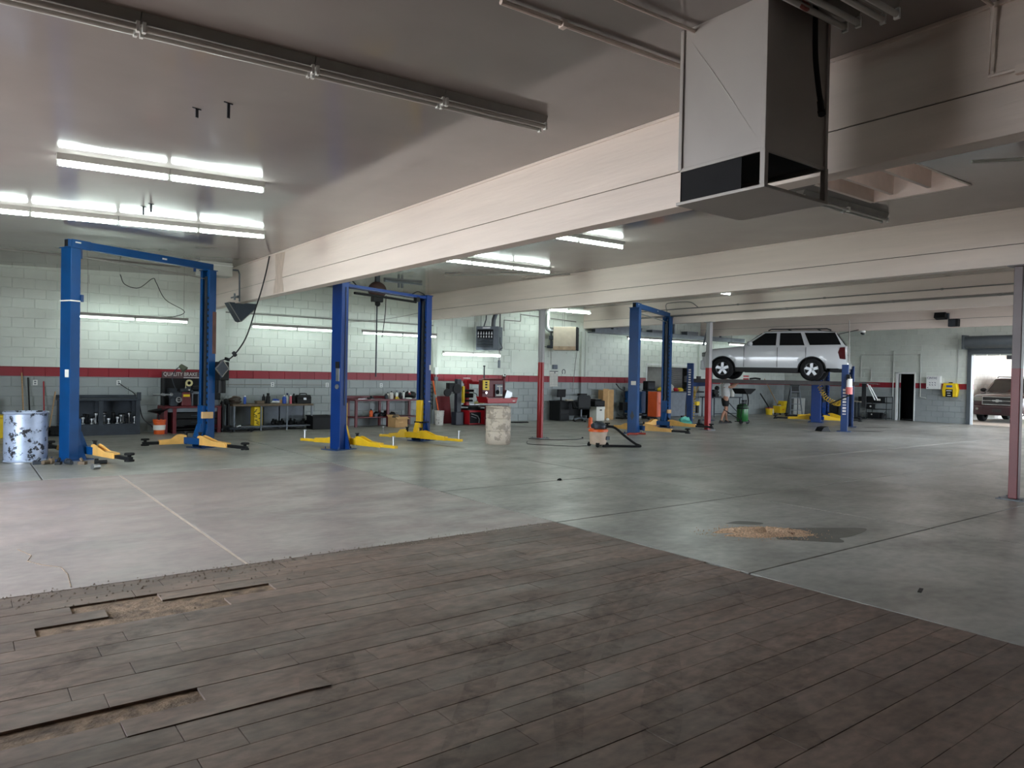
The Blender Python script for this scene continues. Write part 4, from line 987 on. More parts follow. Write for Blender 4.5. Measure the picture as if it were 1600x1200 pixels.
def bottle(name, label, x, y, z, r, h, m, mc, kind='spray', group=None, cat='bottle'):
    t = thing(name, label, cat, (x, y, z), 0, group)
    if kind == 'can':
        MB().lathe([(r*0.95, 0), (r, 0.004), (r, h*0.78), (r*0.7, h*0.86)], 14).o('can_body', m, t)
        MB().lathe([(r*0.75, h*0.84), (r*0.75, h*0.98), (r*0.6, h)], 12).o('cap', mc, t)
    elif kind == 'jug':
        MB().lathe([(r*0.92, 0), (r, 0.01), (r, h*0.68), (r*0.55, h*0.82), (r*0.35, h*0.86)], 14).o('bottle_body', m, t)
        MB().cyl((0, 0, h*0.85), (0, 0, h), r*0.38, n=10).o('cap', mc, t)
    else:
        MB().lathe([(r*0.92, 0), (r, 0.008), (r, h*0.6), (r*0.35, h*0.76), (r*0.3, h*0.82)], 14).o('bottle_body', m, t)
        MB().b2(-r*0.5, r*0.9, -r*0.3, r*0.3, h*0.86, h).b2(-r*0.28, r*0.28, -r*0.25, r*0.25, h*0.8, h*0.9).b2(r*0.4, r*0.55, -r*0.1, r*0.1, h*0.72, h*0.88).o('spray_head', mc, t, None, 0.003)
    return t
def crate(name, label, x, y, z, sx, sy, sz, m, cat='box', rz=0, lidm=None, group=None, flaps=False):
    t = thing(name, label, cat, (x, y, z), rz, group)
    w = 0.012
    if flaps or lidm is None:
        MB().b2(-sx/2, sx/2, -sy/2, sy/2, 0, w).b2(-sx/2, sx/2, -sy/2, -sy/2+w, 0, sz).b2(-sx/2, sx/2, sy/2-w, sy/2, 0, sz).b2(-sx/2, -sx/2+w, -sy/2, sy/2, 0, sz).b2(sx/2-w, sx/2, -sy/2, sy/2, 0, sz).o('box_body', m, t, None, 0.004)
    if flaps:
        MB().box((0, -sy/2-0.05, sz-0.01), (sx*0.95, 0.12, 0.006), (0.5, 0, 0)).box((0, sy/2+0.04, sz+0.03), (sx*0.95, 0.12, 0.006), (0.6, 0, 0)).o('flaps', m, t, None)
    if lidm is not None:
        MB().b2(-sx/2, sx/2, -sy/2, sy/2, 0, sz*0.86).o('box_body', m, t, None, 0.012)
        MB().b2(-sx/2-0.008, sx/2+0.008, -sy/2-0.008, sy/2+0.008, sz*0.86, sz).o('lid', lidm, t, None, 0.012)
    return t
def bucket(label, x, y, r, h, m, handle=True, lab=None):
    t = thing('bucket', label, 'bucket', (x, y, 0))
    MB().lathe([(0.0, 0.01), (r*0.84, 0.0), (r*0.86, 0.01), (r, h), (r*1.05, h), (r*1.05, h-0.03), (r*0.97, h-0.04), (r*0.93, h-0.005), (r*0.8, 0.02), (0, 0.02)], 24).o('bucket_body', m, t)
    MB().lathe([(r*1.0, h*0.80), (r*1.04, h*0.81), (r*1.04, h*0.84), (r*1.0, h*0.85)], 24, cap=False).o('rim_ring', m, t)
    if handle: MB().tube([(r*1.04*math.cos(a), -0.02-r*0.9*math.sin(a)*0.7, h*0.8-r*0.9*math.sin(a)*0.75) for a in [PI*i/10 for i in range(11)]], 0.004, 6).o('bail_handle', 'steel', t)
    return t
def outlet(label, x, z, y=YW, cord=None):
    t = thing('wall_outlet', label, 'outlet', (x, y, z))
    MB().b2(-0.045, 0.045, -0.012, 0, -0.06, 0.06).o('cover_plate', 'wht', t, None, 0.004)
    MB().b2(-0.02, 0.02, -0.018, -0.01, 0.01, 0.04).b2(-0.02, 0.02, -0.018, -0.01, -0.04, -0.01).o('receptacles', 'gsteel', t, None)
    if cord: MB().tube(spline([(0, -0.03, 0.0)]+[Vector(c)-Vector((x, y, z)) for c in cord]), 0.010, 6).o('plug_cord', 'cable', t)
    return t
def stick(name, label, p, q, r, m, cat, extra=None):
    p = Vector(p); t = thing(name, label, cat, p)
    MB().cyl((0, 0, 0), Vector(q)-p, r, r*0.95, 10).o('handle', m, t)
    return t
# ---- far left corner
drum = thing('metal_drum', 'galvanized steel drum with flaking black patches at the far left', 'drum', (0.90, 14.50, 0))
MB().lathe([(0.0, 0.02), (0.315, 0.0), (0.325, 0.02), (0.325, 0.035), (0.312, 0.05), (0.312, 0.79), (0.325, 0.80), (0.330, 0.815), (0.318, 0.83), (0.303, 0.81), (0.303, 0.05), (0, 0.05)], 40).o('drum_shell', 'galv', drum)
MB().lathe([(0.314, 0.03), (0.334, 0.012), (0.334, 0.0), (0.31, 0.0)], 40, cap=False).o('bottom_chime', 'steel', drum)
crate('storage_tote', 'yellow plastic tote with lid at the left edge, behind the galvanized drum', 0.48, 19.45, 0, 0.62, 0.42, 0.50, 'ypl', 'tote', 0, 'ypl')
bucket('purple plastic tub standing on the yellow tote', 0.46, 19.5, 0.22, 0.36, 'purple').location.z = 0.505
stick('broom', 'broom with plain wooden handle leaning on the wall behind the galvanized drum', (1.18, 19.45, 0), (1.14, 19.86, 1.42), 0.015, 'wood', 'broom')
MB().b2(-0.14, 0.14, -0.03, 0.03, 0.0, 0.12).o('broom_head', 'dwood', bpy.data.objects['broom'], None, 0.01)
b_ = stick('floor_squeegee', 'dark handled squeegee leaning on the wall right of the wooden broom', (1.30, 19.45, 0), (1.26, 19.86, 1.31), 0.017, 'black', 'squeegee')
MB().b2(-0.16, 0.16, -0.02, 0.02, 0.0, 0.07).o('blade', 'rub', b_, None, 0.005)
b_ = stick('push_broom', 'red handled push broom leaning on the wall by the black dustpan', (1.56, 19.55, 0), (1.56, 19.86, 1.23), 0.015, 'red', 'broom')
MB().b2(-0.2, 0.2, -0.04, 0.04, 0.0, 0.11).o('broom_head', 'black', b_, None, 0.01)
dp = thing('dustpan', 'black lobby dustpan on the floor with a slanted wooden handle', 'dustpan', (1.72, 19.42, 0))
MB().b2(-0.14, 0.14, -0.12, 0.12, 0, 0.02).b2(-0.14, 0.14, 0.10, 0.12, 0, 0.22).b2(-0.14, -0.12, -0.1, 0.12, 0, 0.16).b2(0.12, 0.14, -0.1, 0.12, 0, 0.16).o('pan', 'black', dp, None, 0.006)
MB().cyl((-0.06, 0.1, 0.2), (0.06, 0.3, 1.0), 0.013, n=8).o('handle', 'wood', dp)
outlet('white outlet plate low on the wall between the broom handles', 1.40, 1.20)
outlet('white wall outlet with a plugged black cord running down to the dark bench', 3.10, 1.21, cord=[(3.2, 19.84, 1.12), (3.4, 19.82, 0.98), (3.46, 19.8, 0.9)])
# ---- dark steel bench with the lift pad adapters
bA = bench('steel_workbench', 'dark steel workbench holding rows of lift pad adapters, left of the brake lathe', 1.80, 3.48, 19.22, 19.84, 0.85, 0.26, 'dsteel', 'dsteel', 0.07, 3, panel='dsteel', legw=0.09)
MB().b2(0.76, 0.84, -0.30, -0.21, 0.85, 1.0).o('corner_post', 'dsteel', bA, None, 0.004)
MB().b2(-0.82, 0.82, -0.31, -0.29, 0.0, 0.23).o('kick_panel', 'dsteel', bA, None)
MB().tube(spline([(0.84, -0.1, 0.7), (0.9, -0.12, 0.4), (1.0, -0.15, 0.26), (1.08, -0.2, 0.2), (1.15, -0.22, 0.1)]), 0.012, 6).o('drain_hose', 'cable', bA)
rn = random.Random(3)
def adapter(x, y, k):
    h = (0.16, 0.20, 0.13, 0.24)[k % 4]
    t = thing('lift_pad_adapter', 'small lift pad adapter in the row on the lower shelf of the dark bench', 'adapter', (x, y, 0.26), 0, 'lift pad adapters on the dark bench')
    MB().lathe([(0.045, 0), (0.045, 0.015), (0.018, 0.03), (0.018, h-0.05), (0.04, h-0.04), (0.04, h)], 12).o('stem', 'steel' if k % 3 != 1 else 'black', t)
    MB().lathe([(0.042, h), (0.05, h+0.008), (0.042, h+0.022)], 12).o('rubber_pad', 'rub', t)
for i in range(13): adapter(2.30+i*0.088+rn.uniform(-.015, .015), 19.36+(i % 2)*0.10, i)
for i in range(5): adapter(2.36+i*0.2, 19.62, i+1)
# ---- orange bucket with the drain funnel
bucket('orange bucket holding an oil drain funnel, beside the brake lathe', 3.87, 19.13, 0.145, 0.35, 'org')
MB().lathe([(0.1375, 0.10), (0.1445, 0.22)], 24, cap=False).o('printed_label', 'paper', bpy.data.objects['bucket.001'])
fn = thing('drain_funnel', 'wide black drain funnel tilted above the orange bucket', 'funnel', (3.87, 19.13, 0.30))
MB().cyl((0, 0, -0.25), (-0.02, 0, 0.16), 0.018, n=8).o('stem', 'black', fn)
fm = MB().lathe([(0.02, 0.0), (0.03, 0.03), (0.24, 0.12), (0.245, 0.135), (0.23, 0.13), (0.03, 0.045)], 20)
fm.v = [Matrix.Rotation(-0.16, 4, 'Y') @ v+Vector((-0.0, 0, 0.16)) for v in fm.v]; fm.o('bowl', 'black', fn)
# ---- brake lathe on its cabinet
bc = thing('brake_lathe_cabinet', 'dark red cabinet with black backboard and faded sign for brake work', 'cabinet', (4.62, 19.45, 0))
for x in (-0.62, -0.42, 0.62): MB().b2(x-0.05, x+0.03, -0.40, 0.36, 0, 0.62).o('side_panel', 'dred', bc, None, 0.005)
MB().b2(-0.66, 0.66, -0.41, 0.38, 0.62, 0.66).o('top', 'dred', bc, None, 0.005)
MB().b2(-0.58, 0.6, -0.36, -0.33, 0.52, 0.62).o('apron_rail', 'gsteel', bc, None, 0.004)
for z in (0.36, 0.20): 
    d = MB().b2(-0.40, 0.56, -0.36, 0.2, z, z+0.14).o('drawer', 'black', bc, None, 0.006)
    MB().b2(-0.05, 0.12, -0.385, -0.36, z+0.06, z+0.08).o('drawer_pull', 'dsteel', d, None, 0.004)
MB().b2(-0.40, 0.56, -0.38, 0.3, 0.09, 0.11).b2(-0.4, 0.56, -0.3, 0.3, 0.0, 0.05).o('bottom_shelf', 'black', bc, None, 0.004)
MB().b2(-0.60, 0.62, 0.32, 0.37, 0.66, 1.34).b2(-0.60, -0.56, 0.05, 0.34, 0.66, 1.34).o('backboard', 'black', bc, None, 0.004)
for x in (-0.35, 0.1, 0.45): MB().b2(x-0.12, x+0.12, 0.29, 0.325, 0.98+x*0.1, 1.12+x*0.1).o('tool_card', 'dsteel', bc, None, 0.004)
sg = MB().b2(-0.60, 0.68, 0.22, 0.26, 1.335, 1.50).o('sign_board', 'signd', bc, None, 0.003)
text('QUALITY BRAKE SERVICE', 0.135, 'letter', sg, (0.04, 0.215, 1.435), (PI/2, 0, 0), 'sign_lettering', 0.003, 'CENTER', 0.80)
MB().b2(-0.1, 0.66, 0.214, 0.218, 1.345, 1.365).o('small_print_line', 'letter', sg, None)
lt_ = thing('brake_lathe', 'dark red brake lathe with hand wheels on the cabinet top', 'machine', (4.48, 19.28, 0.66))
MB().box((0, 0, 0.17), (0.24, 0.26, 0.34), taper=0.75).o('gear_housing', 'dred', lt_, None, 0.02)
MB().box((0, -0.115, 0.26), (0.15, 0.004, 0.06)).o('name_plate', 'ypl', lt_, None)
MB().b2(-0.38, 0.0, -0.06, 0.08, 0.20, 0.33).b2(-0.36, -0.2, -0.1, 0.1, 0.0, 0.2).o('cross_slide', 'dsteel', lt_, None, 0.015)
MB().cyl((-0.74, -0.05, 0.28), (-0.3, -0.05, 0.28), 0.02, n=10).cyl((-0.5, -0.12, 0.28), (-0.5, 0.0, 0.28), 0.03, n=10).o('spindle', 'steel', lt_)
for x, z, r in ((-0.18, 0.16, 0.07), (-0.35, 0.29, 0.035), (-0.55, 0.29, 0.035)):
    w = MB().lathe([(r*0.65, -0.01), (r, -0.012), (r, 0.012), (r*0.65, 0.01)], 18, (x, -0.13, z), 'y', False).b2(x-r, x+r, -0.135, -0.125, z-0.008, z+0.008); w.o('hand_wheel', 'steel', lt_)
MB().cyl((-0.12, 0, 0.38), (0.08, 0, 0.38), 0.05, n=12).ball((0.12, -0.1, 0.36), 0.04).o('motor', 'dsteel', lt_)
MB().ball((0.05, -0.12, 0.40), 0.028).ball((-0.02, -0.1, 0.45), 0.02).o('chrome_knobs', 'chrome', lt_)
la = thing('gooseneck_lamp', 'grey gooseneck work lamp over the faded brake sign', 'lamp', (4.30, 19.40, 1.02))
MB().tube(spline([(0, 0, 0), (-0.1, 0, 0.3), (-0.05, -0.02, 0.5), (0.07, -0.04, 0.62)]), 0.010, 6).b2(-0.05, 0.05, -0.05, 0.05, -0.36, -0.0).o('gooseneck', 'dsteel', la)
MB().cyl((0.07, -0.04, 0.64), (0.17, -0.10, 0.53), 0.05, 0.09, 14).o('lamp_shade', mat('olive_lamp_shade', (84, 90, 74), 0.5), la)
single('tape_roll', MB().lathe([(0.045, -0.02), (0.085, -0.022), (0.085, 0.022), (0.045, 0.02), (0.045, -0.02)], 24, (0, 0, 0), 'y', False).b2(-0.09, -0.075, -0.02, -0.016, -0.28, 0.0), mat('cream_tape', (214, 204, 150), 0.6), 'cream roll of tape hanging on the black backboard', 'tape roll', (4.66, 19.7, 1.22))
gr_ = thing('parts_grinder', 'dark bench tool under the tape roll on the lathe cabinet', 'tool', (4.72, 19.35, 0.66))
MB().b2(-0.12, 0.12, -0.1, 0.1, 0.30, 0.36).b2(-0.1, -0.06, -0.08, 0.08, 0, 0.3).b2(0.06, 0.1, -0.08, 0.08, 0, 0.3).o('stand', 'gsteel', gr_, None, 0.005)
MB().cyl((-0.08, 0, 0.43), (0.08, 0, 0.43), 0.07, n=14).o('grinder_motor', 'black', gr_)
# black cabinet on the wall, grey sheet, dark drum right of the lift post
single('wall_cabinet', MB().b2(-0.14, 0.10, -0.10, 0.12, 0, 0.58).b2(-0.13, 0.09, -0.112, -0.10, 0.02, 0.56), 'black', 'black box mounted behind the right post of the left lift', 'cabinet', (5.30, 19.68, 0.79), bevel=0.006)
single('leaning_sheet', MB().box((0, 0, 0.40), (0.22, 0.02, 0.80), (-0.10, 0, 0)), 'gsteel', 'light grey sheet leaning below the black wall box', 'panel', (5.20, 19.42, 0.0), bevel=0.003)
jk = thing('floor_jack', 'black upright floor jack parked beside the leaning grey sheet', 'jack', (5.42, 19.25, 0))
MB().b2(-0.10, 0.12, -0.15, 0.2, 0.05, 0.16).b2(-0.10, -0.05, -0.12, 0.0, 0.12, 0.78).b2(0.04, 0.09, -0.12, 0.0, 0.12, 0.70).o('frame', 'black', jk, None, 0.01)
MB().cyl((0.0, -0.05, 0.15), (0.0, -0.02, 0.66), 0.022, n=8).o('handle', 'gsteel', jk)
MB().ball((0.02, -0.02, 0.76), 0.08).cyl((-0.12, -0.02, 0.72), (0.12, -0.02, 0.72), 0.025, n=8).o('handle_grip', 'rub', jk)
for x in (-0.1, 0.12): MB().cyl((x-0.02, -0.12, 0.05), (x+0.02, -0.12, 0.05), 0.05, n=14).o('wheel', 'dsteel', jk)
# ---- grey bench with the yellow case
bench('steel_table', 'grey steel table with worn wooden top and a yellow case below', 5.60, 7.74, 19.18, 19.84, 0.69, 0.12, 'dwood', 'gsteel', None, 4, 'workbench', 0.04, 'gsteel')
z = 0.69
t = thing('leather_bag', 'brown leather tool bag at the left end of the grey table', 'bag', (5.68, 19.45, z))
MB().lump((0, 0, 0.07), 1.0, (0.20, 0.13, 0.09), 5).lump((0.07, 0, 0.14), 1.0, (0.14, 0.09, 0.05), 8).o('bag_body', mat('brown_leather', (62, 50, 42), 0.5, var=0.2), t)
MB().tube(spline([(-0.06, -0.02, 0.14), (0.0, -0.04, 0.20), (0.15, -0.03, 0.18)]), 0.012, 6).o('strap', 'dwood', t)
bottle('spray_can', 'white and blue aerosol can alone on the grey table', 5.96, 19.4, z, 0.035, 0.22, 'bluep', 'wht', 'can', cat='can')
crate('parts_box', 'flat brown parts box in the middle of the grey table', 6.36, 19.45, z, 0.20, 0.18, 0.08, 'dwood', 'box', 0.1, 'dwood')
bottle('oil_can', 'black oil bottle behind the flat brown box on the grey table', 6.50, 19.55, z, 0.045, 0.25, 'black', 'black', 'jug')
single('battery_pack', MB().b2(-0.045, 0.045, -0.05, 0.05, 0, 0.20).b2(-0.03, 0.03, -0.03, 0.03, 0.2, 0.28), 'black', 'tall black battery pack standing behind the brown box', 'battery', (6.60, 19.5, z), bevel=0.006)
t = thing('rag_packet', 'blue and white packet of rags lying on the grey table', 'packet', (6.78, 19.42, z))
MB().lump((0, 0, 0.05), 1.0, (0.11, 0.09, 0.06), 12).o('packet_body', 'wht', t); MB().lump((0.0, 0, 0.09), 1.0, (0.09, 0.08, 0.04), 13).o('blue_wrap', 'bluep', t)
crate('tape_box', 'small orange-brown carton beside the rag packet', 6.91, 19.5, z, 0.14, 0.12, 0.10, 'card', 'box', -0.1, 'card')
bottle('cleaner_bottle', 'white bottle with a blue label on the grey table', 7.01, 19.42, z, 0.052, 0.23, 'bluep', 'wht', 'jug')
bottle('spray_bottle', 'white trigger bottle next to the pink can on the grey table', 7.105, 19.47, z, 0.034, 0.28, 'wht', 'navy')
bottle('spray_can', 'pink aerosol can in front of the white trigger bottle', 7.17, 19.38, z, 0.034, 0.24, 'pinkp', 'wht', 'can', cat='can')
bottle('funnel_jug', 'black jug with funnel top left of the black toolbox', 7.29, 19.46, z, 0.06, 0.27, 'black', 'black', 'jug')
t = thing('toolbox', 'black plastic toolbox at the right end of the grey table', 'toolbox', (7.54, 19.44, z))
MB().b2(-0.20, 0.20, -0.11, 0.11, 0, 0.15).o('tray', 'black', t, None, 0.015); MB().box((0, 0, 0.19), (0.41, 0.23, 0.09), taper=0.85).o('lid', 'black', t, None, 0.012)
MB().tube(spline([(-0.1, 0, 0.23), (-0.08, 0, 0.27), (0.08, 0, 0.27), (0.1, 0, 0.23)]), 0.012, 6).o('handle', 'rub', t); MB().b2(-0.03, 0.05, -0.125, -0.108, 0.10, 0.16).o('latch', 'steel', t, None, 0.004)
t = thing('tool_case', 'yellow and black carry case standing under the grey table', 'case', (6.28, 19.40, 0.12))
MB().b2(-0.12, 0.10, -0.16, 0.16, 0, 0.50).o('shell', 'ypl', t, None, 0.02); MB().b2(0.10, 0.145, -0.15, 0.15, 0.01, 0.49).o('back_shell', 'black', t, None, 0.015)
q = MB(); rn = random.Random(11)
for i in range(9): q.box((-0.05+rn.uniform(-.05, .1), -0.162, 0.06+i*0.045), (rn.uniform(.04, .09), 0.006, 0.02), (0, rn.uniform(-.5, .5), 0))
q.o('moulded_tool_marks', 'black', t, None)
rn = random.Random(5)
for i in range(12):
    x = 6.75+i*0.085+rn.uniform(-.02, .02); y = 19.34+rn.uniform(0, .25)
    mb = MB()
    if i % 3 == 0: mb.lathe([(0.03, 0), (0.06, 0.02), (0.06, 0.09), (0.03, 0.12), (0.03, 0.16)], 12)
    elif i % 3 == 1: mb.b2(-0.07, 0.07, -0.04, 0.04, 0, 0.05).cyl((0, 0, 0.05), (0.03, 0, 0.14), 0.03, n=10)
    else: mb.cyl((-0.09, 0, 0.04), (0.09, 0.02, 0.05), 0.035, n=10).box((0.05, 0, 0.08), (0.06, 0.05, 0.06), (0.2, 0.3, 0.2))
    single('metal_part', mb, 'black', 'oily black metal part in the heap under the grey table', 'car part', (x, y, 0.12), rn.uniform(0, 3), 'oily parts under the grey table', bevel=0.004)
cr = thing('mechanics_creeper', 'low black wheeled creeper on the floor before the grey table', 'creeper', (5.72, 18.98, 0))
MB().b2(-0.30, 0.30, -0.15, 0.15, 0.07, 0.09).b2(-0.28, -0.1, -0.1, 0.1, 0.09, 0.12).o('deck', 'dsteel', cr, None, 0.01)
for x in (-0.25, 0.25):
    for y in (-0.12, 0.12): MB().lathe([(0.012, -0.012), (0.035, -0.012), (0.035, 0.012), (0.012, 0.012)], 12, (x, y, 0.035), 'y').o('caster', 'rub', cr)
MB().cyl((-0.1, 0, 0.13), (0.02, 0.02, 0.15), 0.03, n=10).o('loose_wrench', 'steel', cr)
t = crate('storage_bin', 'black plastic bin on the floor left of the bright blue lift', 7.95, 19.25, 0, 0.58, 0.46, 0.36, 'black', 'bin', 0)
MB().b2(-0.31, 0.31, -0.25, -0.23, 0.33, 0.37).b2(-0.31, 0.31, 0.23, 0.25, 0.33, 0.37).b2(-0.31, -0.29, -0.25, 0.25, 0.33, 0.37).b2(0.29, 0.31, -0.25, 0.25, 0.33, 0.37).o('rim', 'black', t, None, 0.006)
outlet('grey outlet box on conduit above the grey table', 6.85, 1.19)
outlet('pale outlet plate on the wall just left of the bright blue lift', 8.42, 1.19)
outlet('white outlet plate above the dark red workbench', 10.13, 1.19)
single('wall_conduit', MB().cyl((5.5, YW-0.03, 1.19), (6.8, YW-0.03, 1.19), 0.012, n=8).cyl((6.9, YW-0.02, 1.19), (8.37, YW-0.02, 1.19), 0.007, n=6), 'gpipe', 'thin grey conduit running along the grey wall above the grey table', 'conduit')
# ---- dark red bench
rb = bench('workbench', 'dark red steel workbench with cluttered top and lower shelf', 8.98, 11.10, 19.22, 19.84, 0.80, 0.29, 'dred', 'dred', 0.08, 3, 'workbench', 0.07)
z = 0.80
rn = random.Random(21)
mats = ['black', 'dsteel', 'wht', 'steel', 'dwood', 'gsteel']
for i, (x, w_, h_) in enumerate([(10.05, .10, .10), (10.14, .09, .13), (10.22, .12, .17), (10.30, .10, .12)]):
    bottle('grimy_bottle', 'grimy bottle in the heap on the dark red workbench', x, 19.40+0.08*(i % 2), z, w_/2, h_+0.06, ('dsteel', 'buck', 'buck', 'dwood')[i], 'black', 'jug', 'grimy bottles on the dark red workbench')
bottle('spray_bottle', 'tall white spray bottle in the heap on the dark red workbench', 10.41, 19.42, z, 0.04, 0.25, 'wht', 'gsteel')
t = thing('warning_wedge', 'small yellow triangular wedge among the bottles on the dark red workbench', 'wedge', (10.36, 19.30, z)); MB().prism([(-0.06, 0), (0.06, 0), (0.0, 0.08)], 0.08, 'y', -0.04).o('wedge_body', 'ypl', t, None, 0.004)
MB().b2(-0.03, 0.03, -0.045, -0.04, 0.015, 0.03).o('print_bar', 'black', t, None)
for i in range(4): bottle('paint_can', 'dark aerosol can near the black bag on the dark red workbench', 10.50+i*0.06, 19.38+0.07*(i % 2), z, 0.03, 0.2+0.02*(i % 3), mats[i], mats[(i+1) % 3], 'can', 'aerosol cans on the dark red workbench', 'can')
t = thing('tool_bag', 'black tool bag with a red patch on the dark red workbench', 'bag', (10.86, 19.42, z)); MB().lump((0, 0, 0.10), 1.0, (0.20, 0.14, 0.12), 31).o('bag_body', 'black', t); MB().b2(-0.12, -0.05, -0.13, -0.10, 0.13, 0.19).o('red_patch', 'red', t, None, 0.01); MB().ball((-0.06, -0.05, 0.21), 0.03).o('white_tag', 'wht', t)
single('shop_rag', MB().lump((0, 0, 0.02), 1.0, (0.12, 0.08, 0.03), 33), 'wht', 'white rag lying before the black tool bag', 'rag', (10.72, 19.27, z))
single('hand_tool', MB().b2(-0.10, 0.10, -0.03, 0.03, 0.0, 0.05).ball((0.02, 0, 0.06), 0.04), 'black', 'black hand tool alone on the left half of the dark red workbench', 'tool', (9.55, 19.4, z), bevel=0.005)
for i in range(4): single('wrench', MB().b2(-0.12, 0.12, -0.012, 0.012, 0, 0.012).lathe([(0.012, 0), (0.028, 0), (0.028, 0.013), (0.012, 0.013)], 10, (0.13, 0, 0)), 'steel', 'steel wrench lying on the left half of the dark red workbench', 'wrench', (9.25+i*0.19, 19.36+0.05*(i % 2), z), 0.2*i, 'wrenches on the dark red workbench')
bottle('antifreeze_jug', 'orange jug on the lower shelf of the dark red workbench', 9.56, 19.38, 0.29, 0.055, 0.22, 'org', 'black', 'jug')
for i in range(8):
    x = 9.70+i*0.085
    mb = MB().lump((0, 0, 0.05), 1.0, (0.075, 0.07, 0.06+0.03*(i % 3)), 40+i) if i % 2 else MB().cyl((-0.12, 0, 0.05), (0.12, 0.03, 0.09), 0.03, n=10).b2(-0.06, 0.04, -0.05, 0.05, 0, 0.09)
    single('car_part', mb, 'black' if i % 4 else 'dsteel', 'dark car part piled on the lower shelf of the dark red workbench', 'car part', (x, 19.36+0.10*(i % 3), 0.29), 0.5*i, 'car parts under the dark red workbench')
single('pry_bar', MB().cyl((-0.25, 0, 0.19), (0.25, 0, 0.12), 0.012, n=8), 'steel', 'long steel pry bar across the parts below the dark red workbench', 'bar', (10.15, 19.32, 0.29))
t = crate('cardboard_box', 'open cardboard box on the floor before the dark red workbench', 10.22, 18.98, 0, 0.46, 0.34, 0.28, 'card', 'box', 0.18, None, None, True)
MB().box((-0.02, -0.174, 0.15), (0.16, 0.003, 0.03)).o('printed_mark', 'tan', t, None)
single('motor_part', MB().lump((0, 0, 0.05), 1.0, (0.10, 0.08, 0.07), 60), 'dwood', 'brown lump of parts sticking out of the open cardboard box', 'car part', (10.16, 19.0, 0.24))
# ---- between the bright lift and the tyre machine
bucket('dirty white bucket holding an orange pole', 11.78, 19.23, 0.145, 0.44, 'buck')
p_ = thing('extension_pole', 'orange pole standing in the dirty white bucket', 'pole', (11.80, 19.25, 0.03)); MB().cyl((0.06, 0, 0), (0.02, 0.28, 0.85), 0.018, n=8).o('lower_tube', 'org', p_); MB().cyl((0.02, 0.28, 0.85), (0.0, 0.42, 1.32), 0.026, n=8).o('upper_grip', 'org', p_); MB().cyl((0.022, 0.26, 0.80), (0.018, 0.31, 0.92), 0.03, n=8).o('collar', 'steel', p_)
single('ramp_panel', MB().box((0, 0, 0.43), (0.50, 0.025, 0.87), (-0.18, 0, 0)), 'dred', 'dark red panel leaning on the wall behind the dirty white bucket', 'panel', (12.22, 19.68, 0.005), bevel=0.004)
tr = thing('tool_rack', 'black rack of hanging tools on the wall behind the bright blue lift', 'rack', (11.78, YW-0.02, 0.3))
MB().b2(-0.02, 0.02, -0.04, 0, 0.0, 1.05).o('rack_bar', 'black', tr, None, 0.004)
for i in range(6): MB().cyl((0.0, -0.04, 0.35+i*0.12), (0.09, -0.10, 0.30+i*0.12), 0.012, n=6).cyl((0.09, -0.10, 0.30+i*0.12), (0.09, -0.10, 0.14+i*0.12), 0.016, n=6).o('hanging_tool', 'dsteel' if i % 2 else 'black', tr)
cb = thing('electrical_box', 'white electrical boxes on conduit at the pilaster by the tool rack', 'electrical box', (11.96, YW-0.12, 1.55)); MB().b2(-0.06, 0.06, -0.06, 0, 0, 0.22).o('box_body', 'wht', cb, None, 0.005); MB().cyl((0, -0.03, 0.22), (0, -0.03, 1.5), 0.014, n=8).cyl((0, -0.03, -0.5), (0, -0.03, 0), 0.012, n=8).o('conduit', 'pipe', cb); MB().b2(-0.06, 0.06, -0.05, 0, -0.2, -0.08).o('lower_box', 'gsteel', cb, None, 0.004)
# ---- tyre changer
tc = thing('tyre_changer', 'red and black tyre changer left of the red wheel balancer', 'machine', (12.86, 19.1, 0))
MB().b2(-0.30, 0.58, -0.36, 0.36, 0.02, 0.46).o('cabinet', 'red', tc, None, 0.015)
MB().b2(-0.28, 0.12, -0.375, -0.35, 0.06, 0.40).o('open_recess', 'void', tc, None); MB().tube([(-0.24, -0.385, 0.36), (0.0, -0.385, 0.28), (0.06, -0.385, 0.18), (0.05, -0.385, 0.06)], 0.018, 6).tube([(-0.24, -0.385, 0.28), (-0.05, -0.385, 0.22)], 0.014, 6).o('pedal_linkage', 'steel', tc)
MB().b2(0.25, 0.52, -0.385, -0.36, 0.19, 0.24).o('side_handle', 'gsteel', tc, None, 0.01)
MB().b2(-0.58, -0.42, -0.08, 0.08, 0.0, 1.42).b2(-0.64, -0.36, -0.14, 0.14, 0.0, 0.40).o('black_column', mat('navy_black_paint', (28, 34, 46), 0.45), tc, None, 0.012)
a_ = MB().b2(-0.88, -0.64, -0.10, 0.10, 0.97, 1.30).o('arm_box', 'black', tc, None, 0.015)
MB().lathe([(0.0, -0.03), (0.12, -0.03), (0.12, 0.03), (0.0, 0.03)], 16, (-0.93, -0.08, 1.0), 'y').lathe([(0.0, -0.03), (0.15, -0.03), (0.15, 0.03), (0, 0.03)], 16, (-0.60, -0.10, 1.12), 'y').o('press_roller', 'black', a_)
MB().cyl((-0.78, -0.12, 0.98), (-0.78, -0.12, 1.02), 0.03, n=8).o('steel_knob', 'steel', a_)
MB().b2(-0.40, -0.33, -0.14, -0.05, 0.68, 1.20).o('yellow_side_plate', 'ypl', tc, None, 0.01)
MB().b2(-0.33, 0.0, -0.16, 0.0, 1.02, 1.10).b2(-0.30, -0.02, -0.14, 0.0, 0.72, 0.78).b2(-0.26, 0.02, -0.1, 0.06, 0.84, 0.98).o('slide_block', 'black', tc, None, 0.012)
